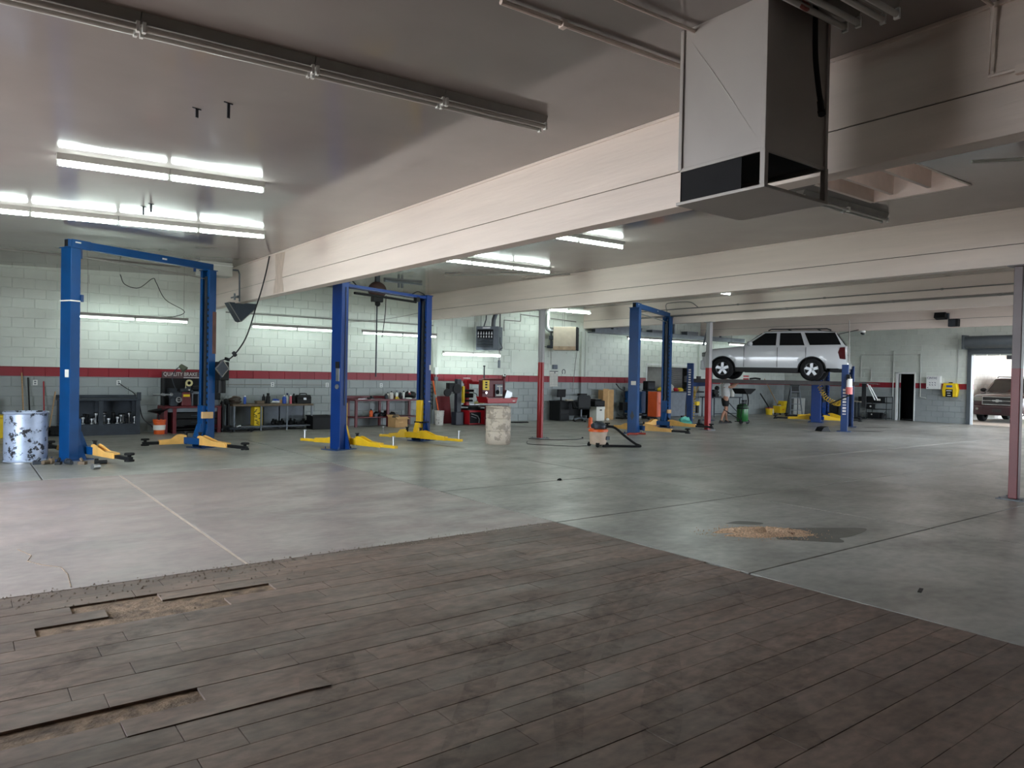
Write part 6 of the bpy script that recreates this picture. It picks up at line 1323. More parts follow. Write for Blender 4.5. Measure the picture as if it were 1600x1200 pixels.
b_ = stick('scrub_brush', 'black and white scrub brush leaning behind the yellow pails', (29.55, 19.35, 0.05), (29.15, 19.75, 0.95), 0.03, 'black', 'brush')
MB().b2(-0.10, 0.12, -0.05, 0.05, 0.0, 0.22).o('brush_head', 'wht', b_, None, 0.02)
ld = thing('step_ladder', 'grey step ladder leaning open near the corner, right of the mop bucket', 'ladder', (29.85, 18.45, 0), -0.65)
for s in (-1, 1): MB().cyl((s*0.27, -0.22, 0), (s*0.17, 0.02, 1.36), 0.03, n=6).o('front_rail', 'gsteel', ld); MB().cyl((s*0.27, 0.35, 0), (s*0.17, 0.06, 1.30), 0.02, n=6).o('rear_rail', 'dsteel', ld)
for i in range(4): f = (i+0.9)/5; MB().box((0, -0.22+0.24*f, 1.36*f), (0.54-0.19*f, 0.12, 0.025)).o('step', 'gsteel', ld, None, 0.004)
MB().box((0, 0.03, 1.36), (0.38, 0.16, 0.05)).b2(-0.17, 0.17, -0.02, 0.0, 1.0, 1.32).o('top_cap', 'black', ld, None, 0.01)
single('leaning_board', MB().box((0, 0, 0.38), (0.02, 0.55, 0.76), (0, 0.06, 0)), 'wht', 'white board leaning behind the post of the far blue lift', 'board', (30.95, 18.9, 0.0), bevel=0.003)
single('waste_bin', MB().box((0, 0, 0.3), (0.4, 0.4, 0.6), taper=1.12).b2(-0.24, 0.24, -0.24, 0.24, 0.58, 0.63), 'dsteel', 'dark grey waste bin against the far wall, right of the dark doorway', 'bin', (30.95, 17.15, 0), bevel=0.01)
# ---- wire shelf and table at the far wall
tb2 = thing('utility_table', 'light topped utility table against the far wall behind the four-post lift', 'table', (30.75, 16.38, 0)); MB().b2(-0.35, 0.35, -0.65, 0.45, 0.70, 0.74).o('tabletop', 'beige', tb2, None, 0.006)
for y in (-0.5, -0.35): MB().b2(-0.25, -0.20, y-0.03, y+0.03, 0.06, 0.70).o('leg', 'dsteel', tb2, None)
MB().b2(-0.3, 0.3, -0.52, -0.33, 0.0, 0.06).o('foot', 'dsteel', tb2, None, 0.006); MB().b2(-0.3, 0.3, 0.30, 0.36, 0, 0.70).o('end_panel', 'dsteel', tb2, None, 0.006)
ws = thing('wire_shelf', 'black wire shelf rack left of the dark doorway', 'shelf', (30.95, 15.22, 0))
for x in (-0.25, 0.25):
    for y in (-0.42, 0.42): MB().cyl((x, y, 0), (x, y, 0.97), 0.014, n=8).o('post', 'black', ws)
for z in (0.06, 0.43, 0.70):
    mb = MB(); 
    for i in range(9): mb.b2(-0.25, 0.25, -0.42+i*0.105-0.004, -0.42+i*0.105+0.004, z-0.004, z+0.004)
    for x in (-0.25, -0.08, 0.08, 0.25): mb.b2(x-0.006, x+0.006, -0.42, 0.42, z-0.012, z+0.006)
    mb.o('wire_tray', 'black', ws, None)
MB().b2(-0.25, 0.25, 0.41, 0.42, 0.70, 0.95).b2(0.24, 0.25, -0.42, 0.42, 0.93, 0.95).b2(-0.25, -0.24, -0.42, 0.42, 0.93, 0.95).o('top_rail', 'black', ws, None)
crate('battery', 'black boxed battery on the utility table, left of three', 30.75, 15.82, 0.74, 0.26, 0.28, 0.20, 'black', 'battery', 0, 'black')
crate('battery', 'black battery case on the wire shelf top, middle of three', 30.85, 15.50, 0.71, 0.26, 0.24, 0.25, 'black', 'battery', 0, 'black')
c_ = crate('battery', 'black case with a white label on the wire shelf top, right of three', 30.85, 15.14, 0.71, 0.26, 0.30, 0.22, 'black', 'battery', 0, 'black'); MB().b2(-0.136, -0.13, -0.08, 0.08, 0.08, 0.16).o('white_label', 'paper', c_, None)
c_ = crate('charger', 'black charger with round white dial on the middle wire tray', 30.85, 15.52, 0.44, 0.26, 0.24, 0.2, 'black', 'charger', 0, 'black'); MB().cyl((-0.135, -0.05, 0.1), (-0.14, -0.05, 0.1), 0.04, n=12).o('dial', 'paper', c_)
c_ = crate('storage_chest', 'black trunk on the lowest wire tray', 30.8, 15.32, 0.07, 0.34, 0.5, 0.22, 'black', 'trunk', 0, 'black'); MB().cyl((-0.175, 0.05, 0.14), (-0.18, 0.05, 0.14), 0.03, n=10).o('dial', 'paper', c_)
single('cable_heap', MB().lump((0, 0, 0.06), 1.0, (0.12, 0.14, 0.14), 99).tube(spline([(-0.1, 0, 0.05), (-0.16, -0.1, 0.2), (-0.1, -0.16, 0.3), (-0.05, -0.05, 0.2)]), 0.012, 6), 'cable', 'tangled cables right of the black trunk on the wire rack', 'cables', (30.8, 14.96, 0.07))
single('cable_carrier', MB().b2(-0.04, 0.04, -0.06, 0.06, 0, 0.85).b2(-0.05, 0.05, 0.06, 0.075, 0, 0.80), 'black', 'black upright cable carrier beside the far right post of the four-post lift', 'carrier', (24.80, 12.72, 0.72), math.radians(24))
single('white_struts', MB().cyl((0, 0, 0.55), (0.35, -0.1, 0.0), 0.018, n=8).cyl((0.06, -0.05, 0.50), (0.42, -0.15, 0.02), 0.018, n=8), 'wht', 'pair of white slanted struts at the far right post of the four-post lift', 'strut', (25.0, 12.72, 0.95))
# ---- sign cabinet, eyewash, cameras
sc_ = thing('first_aid_cabinet', 'white wall cabinet with dark blue lettering right of the dark doorway', 'cabinet', (XD, 13.20, 1.33)); MB().b2(-0.14, 0, -0.27, 0.26, 0, 0.53).o('cabinet_body', 'wht', sc_, None, 0.008); MB().b2(-0.155, -0.14, -0.265, 0.255, 0.005, 0.525).o('cabinet_door', 'wht', sc_, None, 0.006)
text('CINTAS', 0.125, 'navy', sc_, (-0.158, 0.03, 0.44), (PI/2, 0, -PI/2), 'cabinet_lettering', 0.002, 'CENTER', 0.85)
mk = MB()
for i in range(3):
    for j in range(2): mk.box((-0.157, 0.12-i*0.10, 0.26-j*0.09), (0.003, 0.05, 0.018), (0.8, 0, 0)).box((-0.157, 0.105-i*0.10, 0.25-j*0.09), (0.003, 0.02, 0.03))
mk.b2(-0.158, -0.155, 0.17, 0.22, 0.05, 0.07); mk.o('small_pictograms', 'navy', sc_, None)
ew = thing('eyewash_station', 'yellow eyewash station on the wall next to the white cabinet', 'eyewash', (XD, 12.56, 1.02)); MB().prism([(-0.25, 0.02), (0.25, 0.02), (0.29, 0.30), (0.24, 0.56), (-0.24, 0.56), (-0.29, 0.30)], 0.20, 'x', -0.20).o('tank_body', 'ypl', ew, None, 0.03)
MB().b2(-0.212, -0.19, -0.12, 0.14, 0.02, 0.32).o('dark_panel', 'black', ew, None, 0.006); MB().b2(-0.214, -0.195, -0.10, 0.12, 0.40, 0.48).o('blue_label', 'bluep', ew, None, 0.01); MB().b2(-0.216, -0.21, -0.09, 0.11, 0.25, 0.28).b2(-0.216, -0.21, -0.04, 0.08, 0.16, 0.18).b2(-0.216, -0.21, -0.06, 0.07, 0.07, 0.09).o('white_print', 'paper', ew, None); MB().b2(-0.15, -0.05, -0.06, 0.06, 0.55, 0.60).o('carry_handle', 'black', ew, None, 0.01)
xb = 25.0
s1 = thing('wall_speaker', 'black speaker angled on the farthest beam, upper of the pair above the roll-up door', 'speaker', (xb, 10.35, 3.66)); MB().box((-0.14, 0, 0.05), (0.22, 0.34, 0.18), (0, 0.3, 0)).o('speaker_body', 'black', s1, None, 0.015); MB().b2(-0.1, 0.0, -0.20, -0.16, -0.04, 0.14).o('bracket', 'dsteel', s1, None)
s2 = thing('wall_speaker', 'grey fronted speaker on the farthest beam, lower of the pair above the roll-up door', 'speaker', (xb, 10.0, 3.36)); MB().b2(-0.20, -0.02, -0.17, 0.12, 0.0, 0.24).o('speaker_body', 'black', s2, None, 0.015); MB().b2(-0.206, -0.19, -0.10, 0.11, 0.02, 0.22).o('grille', 'dsteel', s2, None, 0.006)
cm = thing('dome_camera', 'small white dome camera under the farthest beam', 'camera', (25.1, 12.98, 3.35)); MB().cyl((0, 0, -0.06), (0, 0, 0), 0.09, n=16).o('mount', 'wht', cm); MB().ball((0, 0, -0.07), 0.075).o('dark_dome', 'glass', cm)
# ---- ledge of steel above the counter
lg = thing('steel_ledge', 'long grey steel ledge high on the wall above the service counter', 'ledge', (18.5, 19.5, 3.18)); MB().b2(0, 9.0, -0.02, 0.4, 0, 0.03).b2(0, 9.0, -0.03, -0.01, 0.0, 0.16).o('ledge_plate', 'gsteel', lg, None, 0.005)
for x in (1.2, 4.4, 7.4): MB().b2(x, x+0.07, 0.05, 0.12, 0.03, 0.85).o('hanger', 'gsteel', lg, None)
for i, (x, w_, h_, l_) in enumerate([(0.55, 0.7, 0.20, 'flat grey carton at the left end of the steel ledge'), (1.45, 0.85, 0.36, 'taller grey carton on the steel ledge left of the middle blue lift'), (2.25, 0.65, 0.26, 'low carton on the steel ledge just left of the lift post'), (3.6, 0.9, 0.24, 'flat carton on the steel ledge between the two posts of the middle lift'), (5.6, 0.7, 0.28, 'carton on the steel ledge right of the middle blue lift')]):
    crate('carton', l_, 18.5+x, 19.72, 3.21, w_, 0.3, h_, 'gsteel', 'box', 0, 'gsteel')
single('diagonal_brace', MB().cyl((18.5, 14.4, 3.28), (19.9, 15.7, 2.72), 0.035, n=8), 'gsteel', 'grey diagonal brace at the head of the red column', 'brace')
# ---- sheet metal duct
D = (3.86, 4.53, 2.63, 3.27, 2.99)
du = thing('sheet_metal_duct', 'large square sheet metal duct dropping from the ceiling, open register at its foot', 'duct', (4.2, 2.95, D[4]))
hx, hy = (D[1]-D[0])/2, (D[3]-D[2])/2; zt = zc(4.2)-D[4]+0.02
for nm, (x0, x1, y0, y1) in dict(a=(-hx, -hx+0.012, -hy, hy), b=(hx-0.012, hx, -hy, hy), c=(-hx, hx, -hy, -hy+0.012), d=(-hx, hx, hy-0.012, hy)).items(): MB().b2(x0, x1, y0, y1, 0, zt).o('side_sheet', 'duct', du, None)
e = MB()
for sx in (-1, 1):
    for sy in (-1, 1): e.b2(sx*hx-0.014, sx*hx+0.014, sy*hy-0.014, sy*hy+0.014, 0, zt)

for s_ in (-1, 1): e.b2(s_*hx-0.008, s_*hx+0.008, -hy, hy, -0.012, 0.012).b2(-hx, hx, s_*hy-0.008, s_*hy+0.008, -0.012, 0.012)
e.o('corner_trim', 'duct', du, None, 0.003)
# diagonal crease folded into each large sheet
MB().add([(-hx-0.001, hy-0.02, zt-0.05), (-hx-0.001, -hy+0.02, 0.03), (-hx-0.004, 0, zt/2)], [(0, 1, 2)]).o('cross_break_fold', 'duct', du, None)
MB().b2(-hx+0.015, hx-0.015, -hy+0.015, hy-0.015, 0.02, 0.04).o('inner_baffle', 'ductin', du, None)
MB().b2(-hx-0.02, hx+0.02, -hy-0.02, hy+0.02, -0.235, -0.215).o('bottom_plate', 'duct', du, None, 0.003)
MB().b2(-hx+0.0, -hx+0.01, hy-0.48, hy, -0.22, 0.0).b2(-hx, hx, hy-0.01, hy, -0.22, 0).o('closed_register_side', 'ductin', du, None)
for sx, sy in ((-1, -1), (1, -1), (1, 1)): MB().b2(sx*hx-0.018, sx*hx+0.018, sy*hy-0.018, sy*hy+0.018, -0.22, 0).o('corner_strut', 'galv' if 0 else 'duct', du, None, 0.003)
ho = thing('drop_hose', 'black rubber hose hanging from the ceiling in front of the sheet metal duct', 'hose', (4.20, 2.50, 3.33)); MB().tube(spline([(0.0, 0.02, 0.62), (-0.015, 0.01, 0.45), (-0.02, 0, 0.25), (0.02, 0, 0.08), (0.05, 0, -0.01)]), 0.016, 10).o('hose_run', 'rub', ho); MB().cyl((0.045, 0, 0.0), (0.062, 0, -0.07), 0.02, n=10).cyl((0.06, 0, -0.06), (0.05, -0.01, -0.085), 0.024, n=8).o('hose_coupler', 'black', ho)
single('red_hose_loop', MB().tube([(0.09*math.cos(a), 0.05*math.sin(a), 0.09*math.sin(a)) for a in [2*PI*i/20 for i in range(20)]]+[(0.09, 0, 0)], 0.012, 8), mat('dull_red_hose', (130, 70, 62), 0.5), 'loop of dull red hose at the top corner of the sheet metal duct', 'hose', (4.0, 2.52, 3.90))
# ---- conduits on ceiling, beams and walls
def conduit(label, pts, r=0.014, m='pipe', clips=(), name='conduit'):
    p = Vector(pts[0]); t = thing(name, label, 'conduit', p)
    MB().tube([Vector(q)-p for q in pts], r, 8).o('pipe_run', m, t)
    for c in clips: MB().box(Vector(c)-p, (0.04, 0.05, 0.05)).o('clip', m, t, None)
    return t
def cz(x): return zc(x)-0.03
conduit('twin painted conduit along the ceiling ending behind the duct, nearer one', [(2.6, 3.62, cz(2.6)), (4.6, 3.62, cz(4.6))], 0.018, 'beam', [(3.1, 3.62, cz(3.1))])
conduit('painted conduit along the ceiling ending behind the duct, thinner one toward the top edge', [(2.6, 3.18, cz(2.6)), (5.05, 3.18, cz(5.0))], 0.012, 'beam')
conduit('bent conduit dropping from the ceiling onto the first beam at the upper right', [(4.2, 1.86, cz(4.2)), (5.06, 1.86, cz(5.06)), (5.07, 1.87, 3.50), (5.07, 0.5, 3.47)], 0.012, 'beam', [(5.07, 1.7, 3.49)])
st_ = conduit('capped pipe stub with valve under the ceiling at the upper right', [(4.6, 1.72, zc(4.6)), (4.6, 1.74, 3.84), (4.25, 1.80, 3.82)], 0.014, 'dsteel'); MB().b2(-0.40, -0.33, 0.04, 0.12, 3.78-zc(4.6)-0.0, 3.88-zc(4.6)).o('valve_body', 'dsteel', st_, None, 0.008)
conduit('two clipped grey conduits along the third beam, upper line', [(18.27, 17.5, 3.78), (18.27, -1, 3.78)], 0.016, 'gpipe', [(18.27, y, 3.78) for y in (13.2, 10.5, 7.6)])
conduit('two clipped grey conduits along the third beam, lower line', [(18.27, 17.5, 3.56), (18.27, -1, 3.56)], 0.022, 'gpipe', [(18.27, y, 3.56) for y in (14.5, 11.6, 8.7, 6.4)])
conduit('pale pipe under the first beam with junction box at the upper right edge', [(5.32, 2.05, 3.06), (5.9, 1.3, 3.06), (6.4, 0.4, 3.06)], 0.012, 'pipe', [(6.0, 1.15, 3.06)])
conduit('horizontal pipe high on the bench wall between two pilasters', [(5.45, YW-0.05, 3.08), (11.9, YW-0.05, 3.08)], 0.016, 'gpipe')
conduit('thin horizontal pipe on the ceiling behind the second lift', [(9.4, 15.2, cz(9.4)), (11.5, 13.0, cz(11.5))], 0.014, 'gpipe')
conduit('dark pipe along the ceiling left of the first blue lift', [(-0.6, 15.9, 3.66), (3.6, 16.1, 3.66)], 0.018, 'gpipe')
conduit('pipe loop on the block wall between the two unit heaters', [(14.65, YW-0.04, 3.05), (14.65, YW-0.04, 3.42), (15.35, YW-0.04, 3.42), (15.35, YW-0.04, 3.66), (17.9, YW-0.04, 3.55)], 0.018, 'gpipe')
conduit('vertical white conduit on the pilaster right of the beige heater', [(18.3, YW-0.14, 3.2), (18.3, YW-0.14, 1.55)], 0.016, 'pipe')
conduit('black cable hanging beside the white conduit near the desk', [(18.05, YW-0.05, 3.1), (18.0, YW-0.04, 2.6), (17.9, YW-0.04, 2.0), (17.8, YW-0.04, 1.0)], 0.008, 'gpipe')
conduit('rectangular white pipe run on the far wall above the doorway', [(XD-0.04, 16.2, 1.75), (XD-0.04, 16.2, 2.30), (XD-0.04, 16.2, 2.74), (XD-0.04, 13.75, 2.74), (XD-0.04, 13.72, 1.0), (XD-0.04, 13.5, 0.96)], 0.02, 'pipe')
conduit('short bent white pipe on the far wall left of the doorway', [(XD-0.04, 16.2, 2.1), (XD-0.04, 15.75, 2.1), (XD-0.04, 15.75, 1.68)], 0.02, 'pipe', [(XD-0.05, 15.78, 1.64)])
conduit('straight white conduit down the far wall left of the doorway', [(XD-0.04, 14.82, 2.9), (XD-0.04, 14.82, 0.95)], 0.018, 'pipe')
conduit('thin cable down the far wall to the yellow eyewash station', [(XD-0.03, 12.35, 3.3), (XD-0.03, 12.33, 2.2), (XD-0.03, 12.36, 1.62)], 0.012, 'pipe')
conduit('thin vertical rod above the right end of the raised car', [(22.45, 12.05, 3.5), (22.40, 12.0, 2.1)], 0.016, 'gpipe')
conduit('slanted cable above the roof of the raised car', [(24.3, 14.0, 3.10), (25.3, 12.7, 3.50)], 0.012, 'cable')
conduit('slack cable across the wall above the second lift', sag((8.6, YW-0.06, 3.0), (11.9, YW-0.2, 3.62), 0.12), 0.007, 'gpipe')
single('black_drop_cable', MB().tube(spline([(5.06, 14.99, 3.92), (5.04, 15.12, 3.61), (5.0, 15.3, 3.22), (4.95, 15.45, 2.9), (4.85, 15.5, 2.49), (4.75, 15.5, 2.22), (4.65, 15.63, 1.99), (4.55, 15.82, 1.82), (4.45, 15.92, 1.79), (4.36, 15.85, 1.76), (4.28, 15.65, 1.74)]), 0.014, 6).box((4.60, 15.71, 1.91), (0.05, 0.10, 0.06), (0.9, 0, 0.6)).box((4.50, 15.87, 1.80), (0.05, 0.10, 0.06), (0.3, 0, 0.6)), 'cable', 'black power cable drooping from the stained beam to the left lift', 'cable')
single('light_cord', MB().tube(spline([(2.95, 18.9, 3.72), (3.05, 18.9, 3.50), (3.35, 18.95, 3.45), (3.65, 19.0, 3.70), (3.75, 19.1, 3.62), (4.0, 19.3, 3.25), (4.5, 19.6, 3.02), (4.3, 19.65, 2.88), (3.9, 19.7, 2.84)]), 0.009, 6), 'cable', 'grey cord looping from the ceiling to the wall light inside the left lift', 'cord')
# speaker hanging under the stained beam, white box at its head
hs2 = thing('hanging_speaker', 'black wedge shaped speaker hanging under the stained end of the first beam', 'speaker', (5.28, 17.6, 2.80)); MB().prism([(-0.33, 0.34), (0.33, 0.34), (0.28, 0.20), (-0.02, -0.10), (-0.08, -0.08)], 0.34, 'y', -0.17).o('speaker_body', mat('navy_speaker_cloth', (40, 50, 60), 0.7), hs2, None, 0.01); MB().tube([(-0.33, -0.18, 0.34), (-0.05, -0.18, -0.10), (0.30, -0.18, 0.22)], 0.012, 6).o('edge_trim', 'gpipe', hs2)
MB().b2(-0.02, 0.02, -0.02, 0.02, 0.34, 0.37).o('mount', 'dsteel', hs2, None)
jb = thing('junction_box', 'white box on the ceiling at the head of the stained beam, behind the left lift', 'electrical box', (4.50, 16.95, zc(4.5)-0.30)); MB().b2(-0.34, 0.34, -0.20, 0.20, 0, 0.30).o('box_body', 'pipe', jb, None, 0.01); MB().b2(-0.35, 0.35, -0.21, 0.21, 0.22, 0.24).o('lid_seam', 'wht', jb, None); MB().tube([(0.34, 0, 0.18), (0.52, 0, 0.18), (0.55, 0.0, 0.1), (0.55, -0.02, -0.52)], 0.02, 6).o('conduit_stub', 'gsteel', jb)
sb = single('beam_hook_bar', MB().cyl((4.95, 16.95, 3.22), (5.07, 16.95, 3.22), 0.02, n=8).cyl((4.95, 16.7, 3.22), (4.95, 17.2, 3.22), 0.018, n=8).cyl((4.95, 16.95, 3.15), (4.95, 16.95, 3.30), 0.02, n=8), 'gsteel', 'short cross shaped hook bar on the stained beam', 'hook')
single('beam_stain', MB().add([(5.094, 14.85, 3.14), (5.094, 14.25, 3.14), (5.094, 14.35, 3.5), (5.094, 14.2, 3.92), (5.094, 14.75, 3.94), (5.094, 14.70, 3.5), (5.098, 14.85, 3.14), (5.098, 14.25, 3.14), (5.098, 14.35, 3.5), (5.098, 14.2, 3.92), (5.098, 14.75, 3.94), (5.098, 14.70, 3.5)], [(0, 1, 2, 3, 4, 5), (11, 10, 9, 8, 7, 6)]+[(i, (i+1) % 6, 6+(i+1) % 6, 6+i) for i in range(6)]), mat('brown_water_stain', (204, 186, 173), 0.6, var=0.14, vs=5, stretch=(1, 5, 1)), 'brown water stain down the face of the first beam', 'stain')
# hoist motor behind the second lift
hm = thing('chain_hoist', 'rusty round chain hoist hanging from the ceiling behind the bright blue lift', 'hoist', (8.35, 16.7, 3.42)); MB().ball((0, 0, 0.22), 0.24, 18, 12, (1, 0.8, 0.9)).o('motor_housing', 'rust', hm); MB().b2(-0.14, 0.14, -0.08, 0.08, -0.08, 0.06).ball((0.02, 0, -0.12), 0.07).o('hook_block', 'black', hm, None, 0.02); MB().b2(-0.05, 0.05, -0.05, 0.05, 0.40, zc(8.35)-3.42).o('hanger', 'dsteel', hm, None)
MB().cyl((0.0, 0, -0.15), (0.0, 0, -1.95), 0.018, n=8).o('lift_chain', 'dsteel', hm); MB().tube(spline([(0.25, 0, 0.1), (0.24, 0.02, -0.4), (0.18, 0.05, -0.95)]), 0.010, 6).o('control_cord', 'cable', hm)
single('ceiling_strut', MB().b2(-0.6, 0.5, -0.05, 0.05, 0, 0.05).b2(-0.2, -0.15, -0.02, 0.02, -0.12, 0).b2(-0.1, -0.05, -0.02, 0.02, -0.12, 0), 'gsteel', 'flat grey strut on the ceiling right of the chain hoist', 'strut', (9.4, 17.2, zc(9.4)-0.06))
# small metal straps hanging from the near ceiling
for (x, y, hh, l_) in ((1.80, 6.45, 0.13, 'bent metal strap hanging from the ceiling, longer of the two near the long unlit light'), (1.62, 6.75, 0.08, 'short bent metal strap hanging from the ceiling beside the longer strap'), (2.05, 11.4, 0.12, 'small ceiling hook just before the long lit row, left'), (2.10, 11.15, 0.12, 'small ceiling hook just before the long lit row, right')):
    zz = zc(x); single('ceiling_strap', MB().b2(-0.03, 0.05, -0.004, 0.004, -0.008, 0).b2(0.0, 0.025, -0.004, 0.004, -hh, 0), 'dsteel', l_, 'strap', (x, y, zz), 0.3)
# wall rail lines: skid of light grey plate door cover on the bench wall
single('wall_patch_panel', MB().b2(-0.55, 0.55, -0.012, 0, -0.35, 0.40), 'wall', 'flush painted panel on the white wall left of the red and grey column', 'panel', (15.55, YW, 2.0), bevel=0.003)
single('wall_patch_panel', MB().b2(-0.55, 0.42, -0.012, 0, -0.35, 0.38), 'wall', 'flush painted panel on the white wall behind the horseshoe', 'panel', (17.35, YW+0.001, 2.0), bevel=0.003)
# ---- floor: absorbent heap, stain, loose parts
gp = MB(); n, m_ = 70, 40; rn = random.Random(8)
import mathutils
for i in range(n+1):
    for j in range(m_+1):
        u, v = i/n*2-1, j/m_*2-1
        rr_ = math.sqrt(u*u+v*v); ed = 1+0.18*mathutils.noise.noise(Vector((u*2.2, v*2.2, 3)))
        k = max(0.0, 1-(rr_/ed)**4)
        hgt = k*(0.016+0.034*math.sin(v*8.5-u*2.2+2.2*mathutils.noise.noise(Vector((u*1.4, v*1.4, 1.7))))+0.014*mathutils.noise.noise(Vector((u*13, v*13, 5))))
        gp.v.append(Vector((u*0.53, v*0.27, hgt-0.004)))
gp.f = [(i*(m_+1)+j, (i+1)*(m_+1)+j, (i+1)*(m_+1)+j+1, i*(m_+1)+j+1) for i in range(n) for j in range(m_)]
single('absorbent_heap', gp, 'gran', 'low heap of tan absorbent granules swept on the concrete floor', 'granules', (6.68, 4.46, 0.0), -0.62, smooth=60, kind='stuff')
gs = MB(); rn = random.Random(12)
for i in range(420):
    a = rn.uniform(0, 2*PI); r_ = rn.gauss(0.85, 0.22); x = 0.56*r_*math.cos(a); y = 0.30*r_*math.sin(a); q = rn.uniform(0.003, 0.007)
    gs.add([(x-q, y-q, 0), (x+q, y-q, 0), (x, y+q, 0), (x, y, q*1.6)], [(0, 1, 3), (1, 2, 3), (2, 0, 3), (0, 2, 1)])
single('scattered_granules', gs, 'gran', 'loose tan granules scattered round the heap', 'granules', (6.68, 4.46, 0.001), -0.62, kind='stuff')
def spot(label, pts, z=0.0012, m='oil'):
    P_ = spline([Vector((x, y, 0)) for x, y in pts]+[Vector((pts[0][0], pts[0][1], 0))], 5)[:-1]; c = sum(P_, Vector())/len(P_); nn = len(P_)
    mb = MB(); mb.v = [p-c for p in P_]+[p-c+Vector((0, 0, z)) for p in P_]; mb.f = [tuple(range(nn))[::-1], tuple(range(nn, 2*nn))]+[(i, (i+1) % nn, nn+(i+1) % nn, nn+i) for i in range(nn)]
    return single('oil_stain', mb, m, label, 'stain', c, kind='stuff')
spot('dark oil stain spreading right of the absorbent heap', [(6.55, 4.20), (6.75, 3.98), (6.95, 3.78), (7.05, 3.78), (7.15, 3.88), (7.35, 3.86), (7.75, 3.92), (7.85, 4.02), (7.5, 4.25), (7.2, 4.42), (6.9, 4.5)])
spot('narrow dark oil patch behind the absorbent heap', [(6.75, 4.98), (7.0, 4.75), (7.15, 4.78), (7.0, 4.98)])
spot('dark oil patch at the foot of the near four-post lift column', [(22.6, 11.9), (23.1, 11.4), (23.5, 11.4), (23.4, 11.8), (22.9, 12.2)])
spot('dark smear on the floor near the far right post of the lift', [(24.9, 12.6), (25.6, 12.2), (25.8, 12.4), (25.1, 12.9)])
for i, (x, y) in enumerate([(1.02, 13.98), (1.16, 13.88), (1.30, 13.80), (1.44, 13.72), (1.62, 13.66), (1.86, 13.52)]):
    mb = MB()
    if i % 2: mb.cyl((-0.09, 0, 0.04), (0.09, 0.02, 0.04), 0.035, n=10).lathe([(0.02, -0.03), (0.05, -0.03), (0.05, 0.03), (0.02, 0.03)], 10, (0.06, 0, 0.05), 'x')
    else: mb.b2(-0.06, 0.06, -0.04, 0.04, 0, 0.05).cyl((0, 0, 0.05), (0.04, 0, 0.10), 0.025, n=8)
    single('lift_adapter_part', mb, ('dsteel', 'dwood', 'black')[i % 3], 'greasy metal part lying on the floor before the left lift post', 'adapter', (x, y, 0), 0.6*i, 'greasy parts at the foot of the left lift', bevel=0.004)
single('lift_adapter_part', MB().cyl((-0.05, 0, 0.04), (0.05, 0, 0.04), 0.04, n=12).cyl((-0.06, 0, 0.04), (-0.05, 0, 0.04), 0.05, n=12), 'steel', 'shiny steel adapter lying apart before the left lift arm', 'adapter', (1.72, 12.95, 0), 0.4)
single('debris_lump', MB().lump((0, 0, 0.012), 1.0, (0.035, 0.03, 0.02), 3), 'black', 'small black lump of dirt on the concrete near the red and grey column', 'debris', (7.3, 8.4, 0))
single('flat_scrap', MB().b2(-0.06, 0.06, -0.013, 0.013, 0, 0.006), 'black', 'flat black scrap lying on the concrete at the lower right', 'debris', (5.9, 2.55, 0), 0.3)
single('drain_mat', MB().lump((0, 0, 0.01), 1.0, (0.35, 0.25, 0.03), 6), 'black', 'dark flat mat on the floor by the wall behind the white drum', 'mat', (14.9, 19.2, 0))
# faint curved tyre marks and dirt on the planks, thin films broken up by noise
def film(name, col, sc, th, st=(1, 1, 1)):
    m = mat(name, col, 0.8, var=0.2); nt = m.node_tree; N = nt.nodes; L = nt.links; p = N['Principled BSDF']
    tc = N.new('ShaderNodeTexCoord'); mp = N.new('ShaderNodeMapping'); mp.inputs['Scale'].default_value = st; L.new(tc.outputs['Object'], mp.inputs['Vector'])
    n = N.new('ShaderNodeTexNoise'); n.inputs['Scale'].default_value = sc; n.inputs['Detail'].default_value = 8; n.inputs['Roughness'].default_value = 0.7; L.new(mp.outputs['Vector'], n.inputs['Vector'])
    r = N.new('ShaderNodeMapRange'); r.inputs['From Min'].default_value = th; r.inputs['From Max'].default_value = th+0.25; r.inputs['To Max'].default_value = 0.30; L.new(n.outputs['Fac'], r.inputs['Value']); L.new(r.outputs['Result'], p.inputs['Alpha'])
    return m
tm = film('tyre_dust_film', (52, 42, 36), 11.0, 0.42); dm = film('brown_dirt_film', (66, 50, 38), 8.0, 0.44); lm = film('pale_scuff_film', (150, 138, 126), 6.0, 0.52)
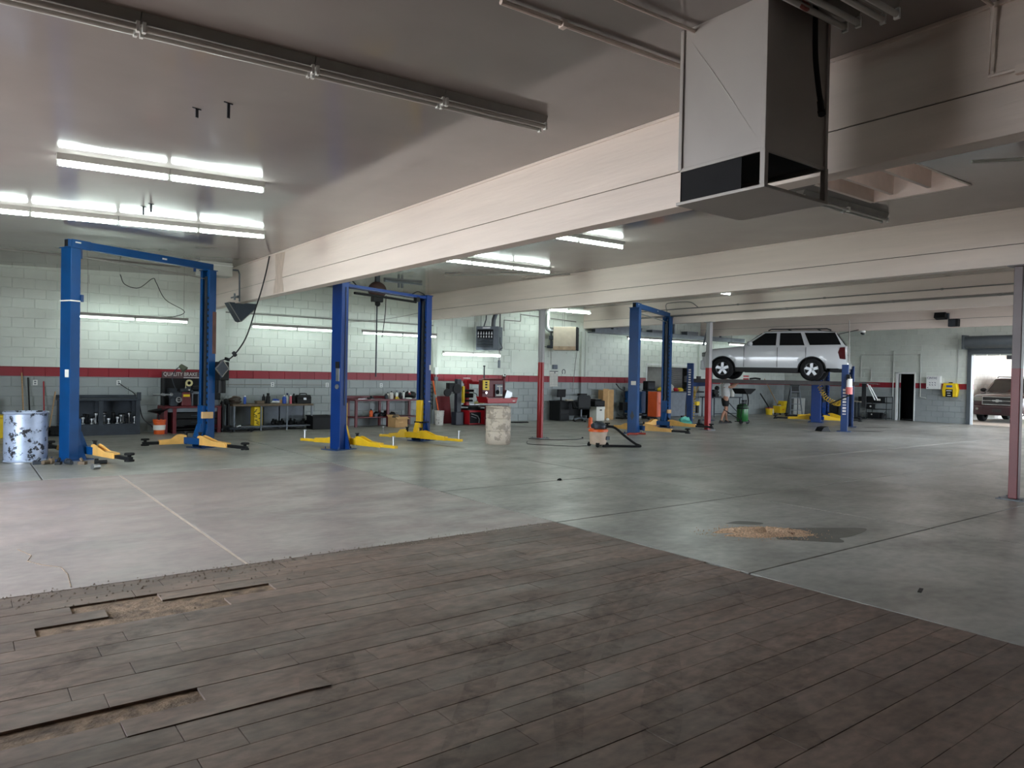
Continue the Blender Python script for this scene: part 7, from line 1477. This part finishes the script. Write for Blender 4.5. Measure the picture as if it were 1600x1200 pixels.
def mark(label, pts, w, m):
    P_ = spline([Vector((x, y, 0)) for x, y in pts], 8); mb = MB(); c = P_[0].copy()
    for i, p in enumerate(P_):
        d = (P_[min(i+1, len(P_)-1)]-P_[max(i-1, 0)]).normalized(); s = Vector((-d.y, d.x, 0))*w/2*(0.55+0.45*math.sin(PI*(i+0.5)/len(P_)))
        mb.v += [p-c+s+Vector((0, 0, 0.0030)), p-c-s+Vector((0, 0, 0.0030))]
    mb.f = [(2*i, 2*i+1, 2*i+3, 2*i+2) for i in range(len(P_)-1)]
    o = single('tyre_mark', mb, m, label, 'stain', c, kind='stuff'); return o
mark('faint dark tyre streak on the planks at the bottom middle', [(1.55, 2.44), (2.0, 2.9), (2.5, 3.4), (3.4, 4.1)], 0.16, tm)
mark('faint dark tyre streak on the planks, second from the bottom middle', [(2.05, 2.26), (2.4, 2.66), (2.8, 3.07), (3.9, 3.8), (4.7, 4.05)], 0.18, tm)
mark('curved tyre streak on the planks close to the concrete edge', [(2.9, 2.9), (3.6, 3.4), (4.7, 3.95), (4.85, 3.6), (4.4, 3.1)], 0.15, tm)
mark('dark tyre streak on the planks at the lower right of the middle', [(2.35, 2.03), (2.75, 2.37), (3.3, 2.8)], 0.20, tm)
mark('brown dirt smear on the planks in the middle', [(2.1, 3.75), (2.5, 3.6), (2.9, 3.55), (3.2, 3.65)], 0.45, dm)
mark('long dark drag mark on the planks at the lower left', [(0.2, 4.2), (0.6, 4.65), (1.0, 4.9), (1.3, 5.0)], 0.22, tm)
mark('dark smear on the planks below the torn plank end', [(1.35, 3.25), (1.6, 3.55), (1.75, 3.85)], 0.18, tm)
mark('dark dirty patch on the planks near the lower right', [(2.9, 1.75), (3.2, 2.2), (3.7, 2.4), (4.3, 2.45)], 0.5, dm)
# pale grit along the edge where the slab meets the planks
gs = MB(); rn = random.Random(31)
for i in range(620):
    x = rn.uniform(-0.2, 5.0); y = rn.gauss(0, 0.05)-0.02; q = rn.uniform(0.0025, 0.008)*(1.3 if rn.random() < 0.1 else 1)
    if rn.random() < 0.25: x = rn.uniform(0.2, 2.2); y -= abs(rn.gauss(0, 0.25))
    gs.add([(x-q, y-q, 0), (x+q, y-q*0.6, 0), (x, y+q, 0), (x+q*0.2, y, q*1.2)], [(0, 1, 3), (1, 2, 3), (2, 0, 3), (0, 2, 1)])
single('edge_grit', gs, mat('pale_grit', (168, 156, 142), 0.9, var=0.3, vs=20), 'pale grit scattered along the edge between slab and planks', 'grit', (0, 6.05, 0.002), kind='stuff')
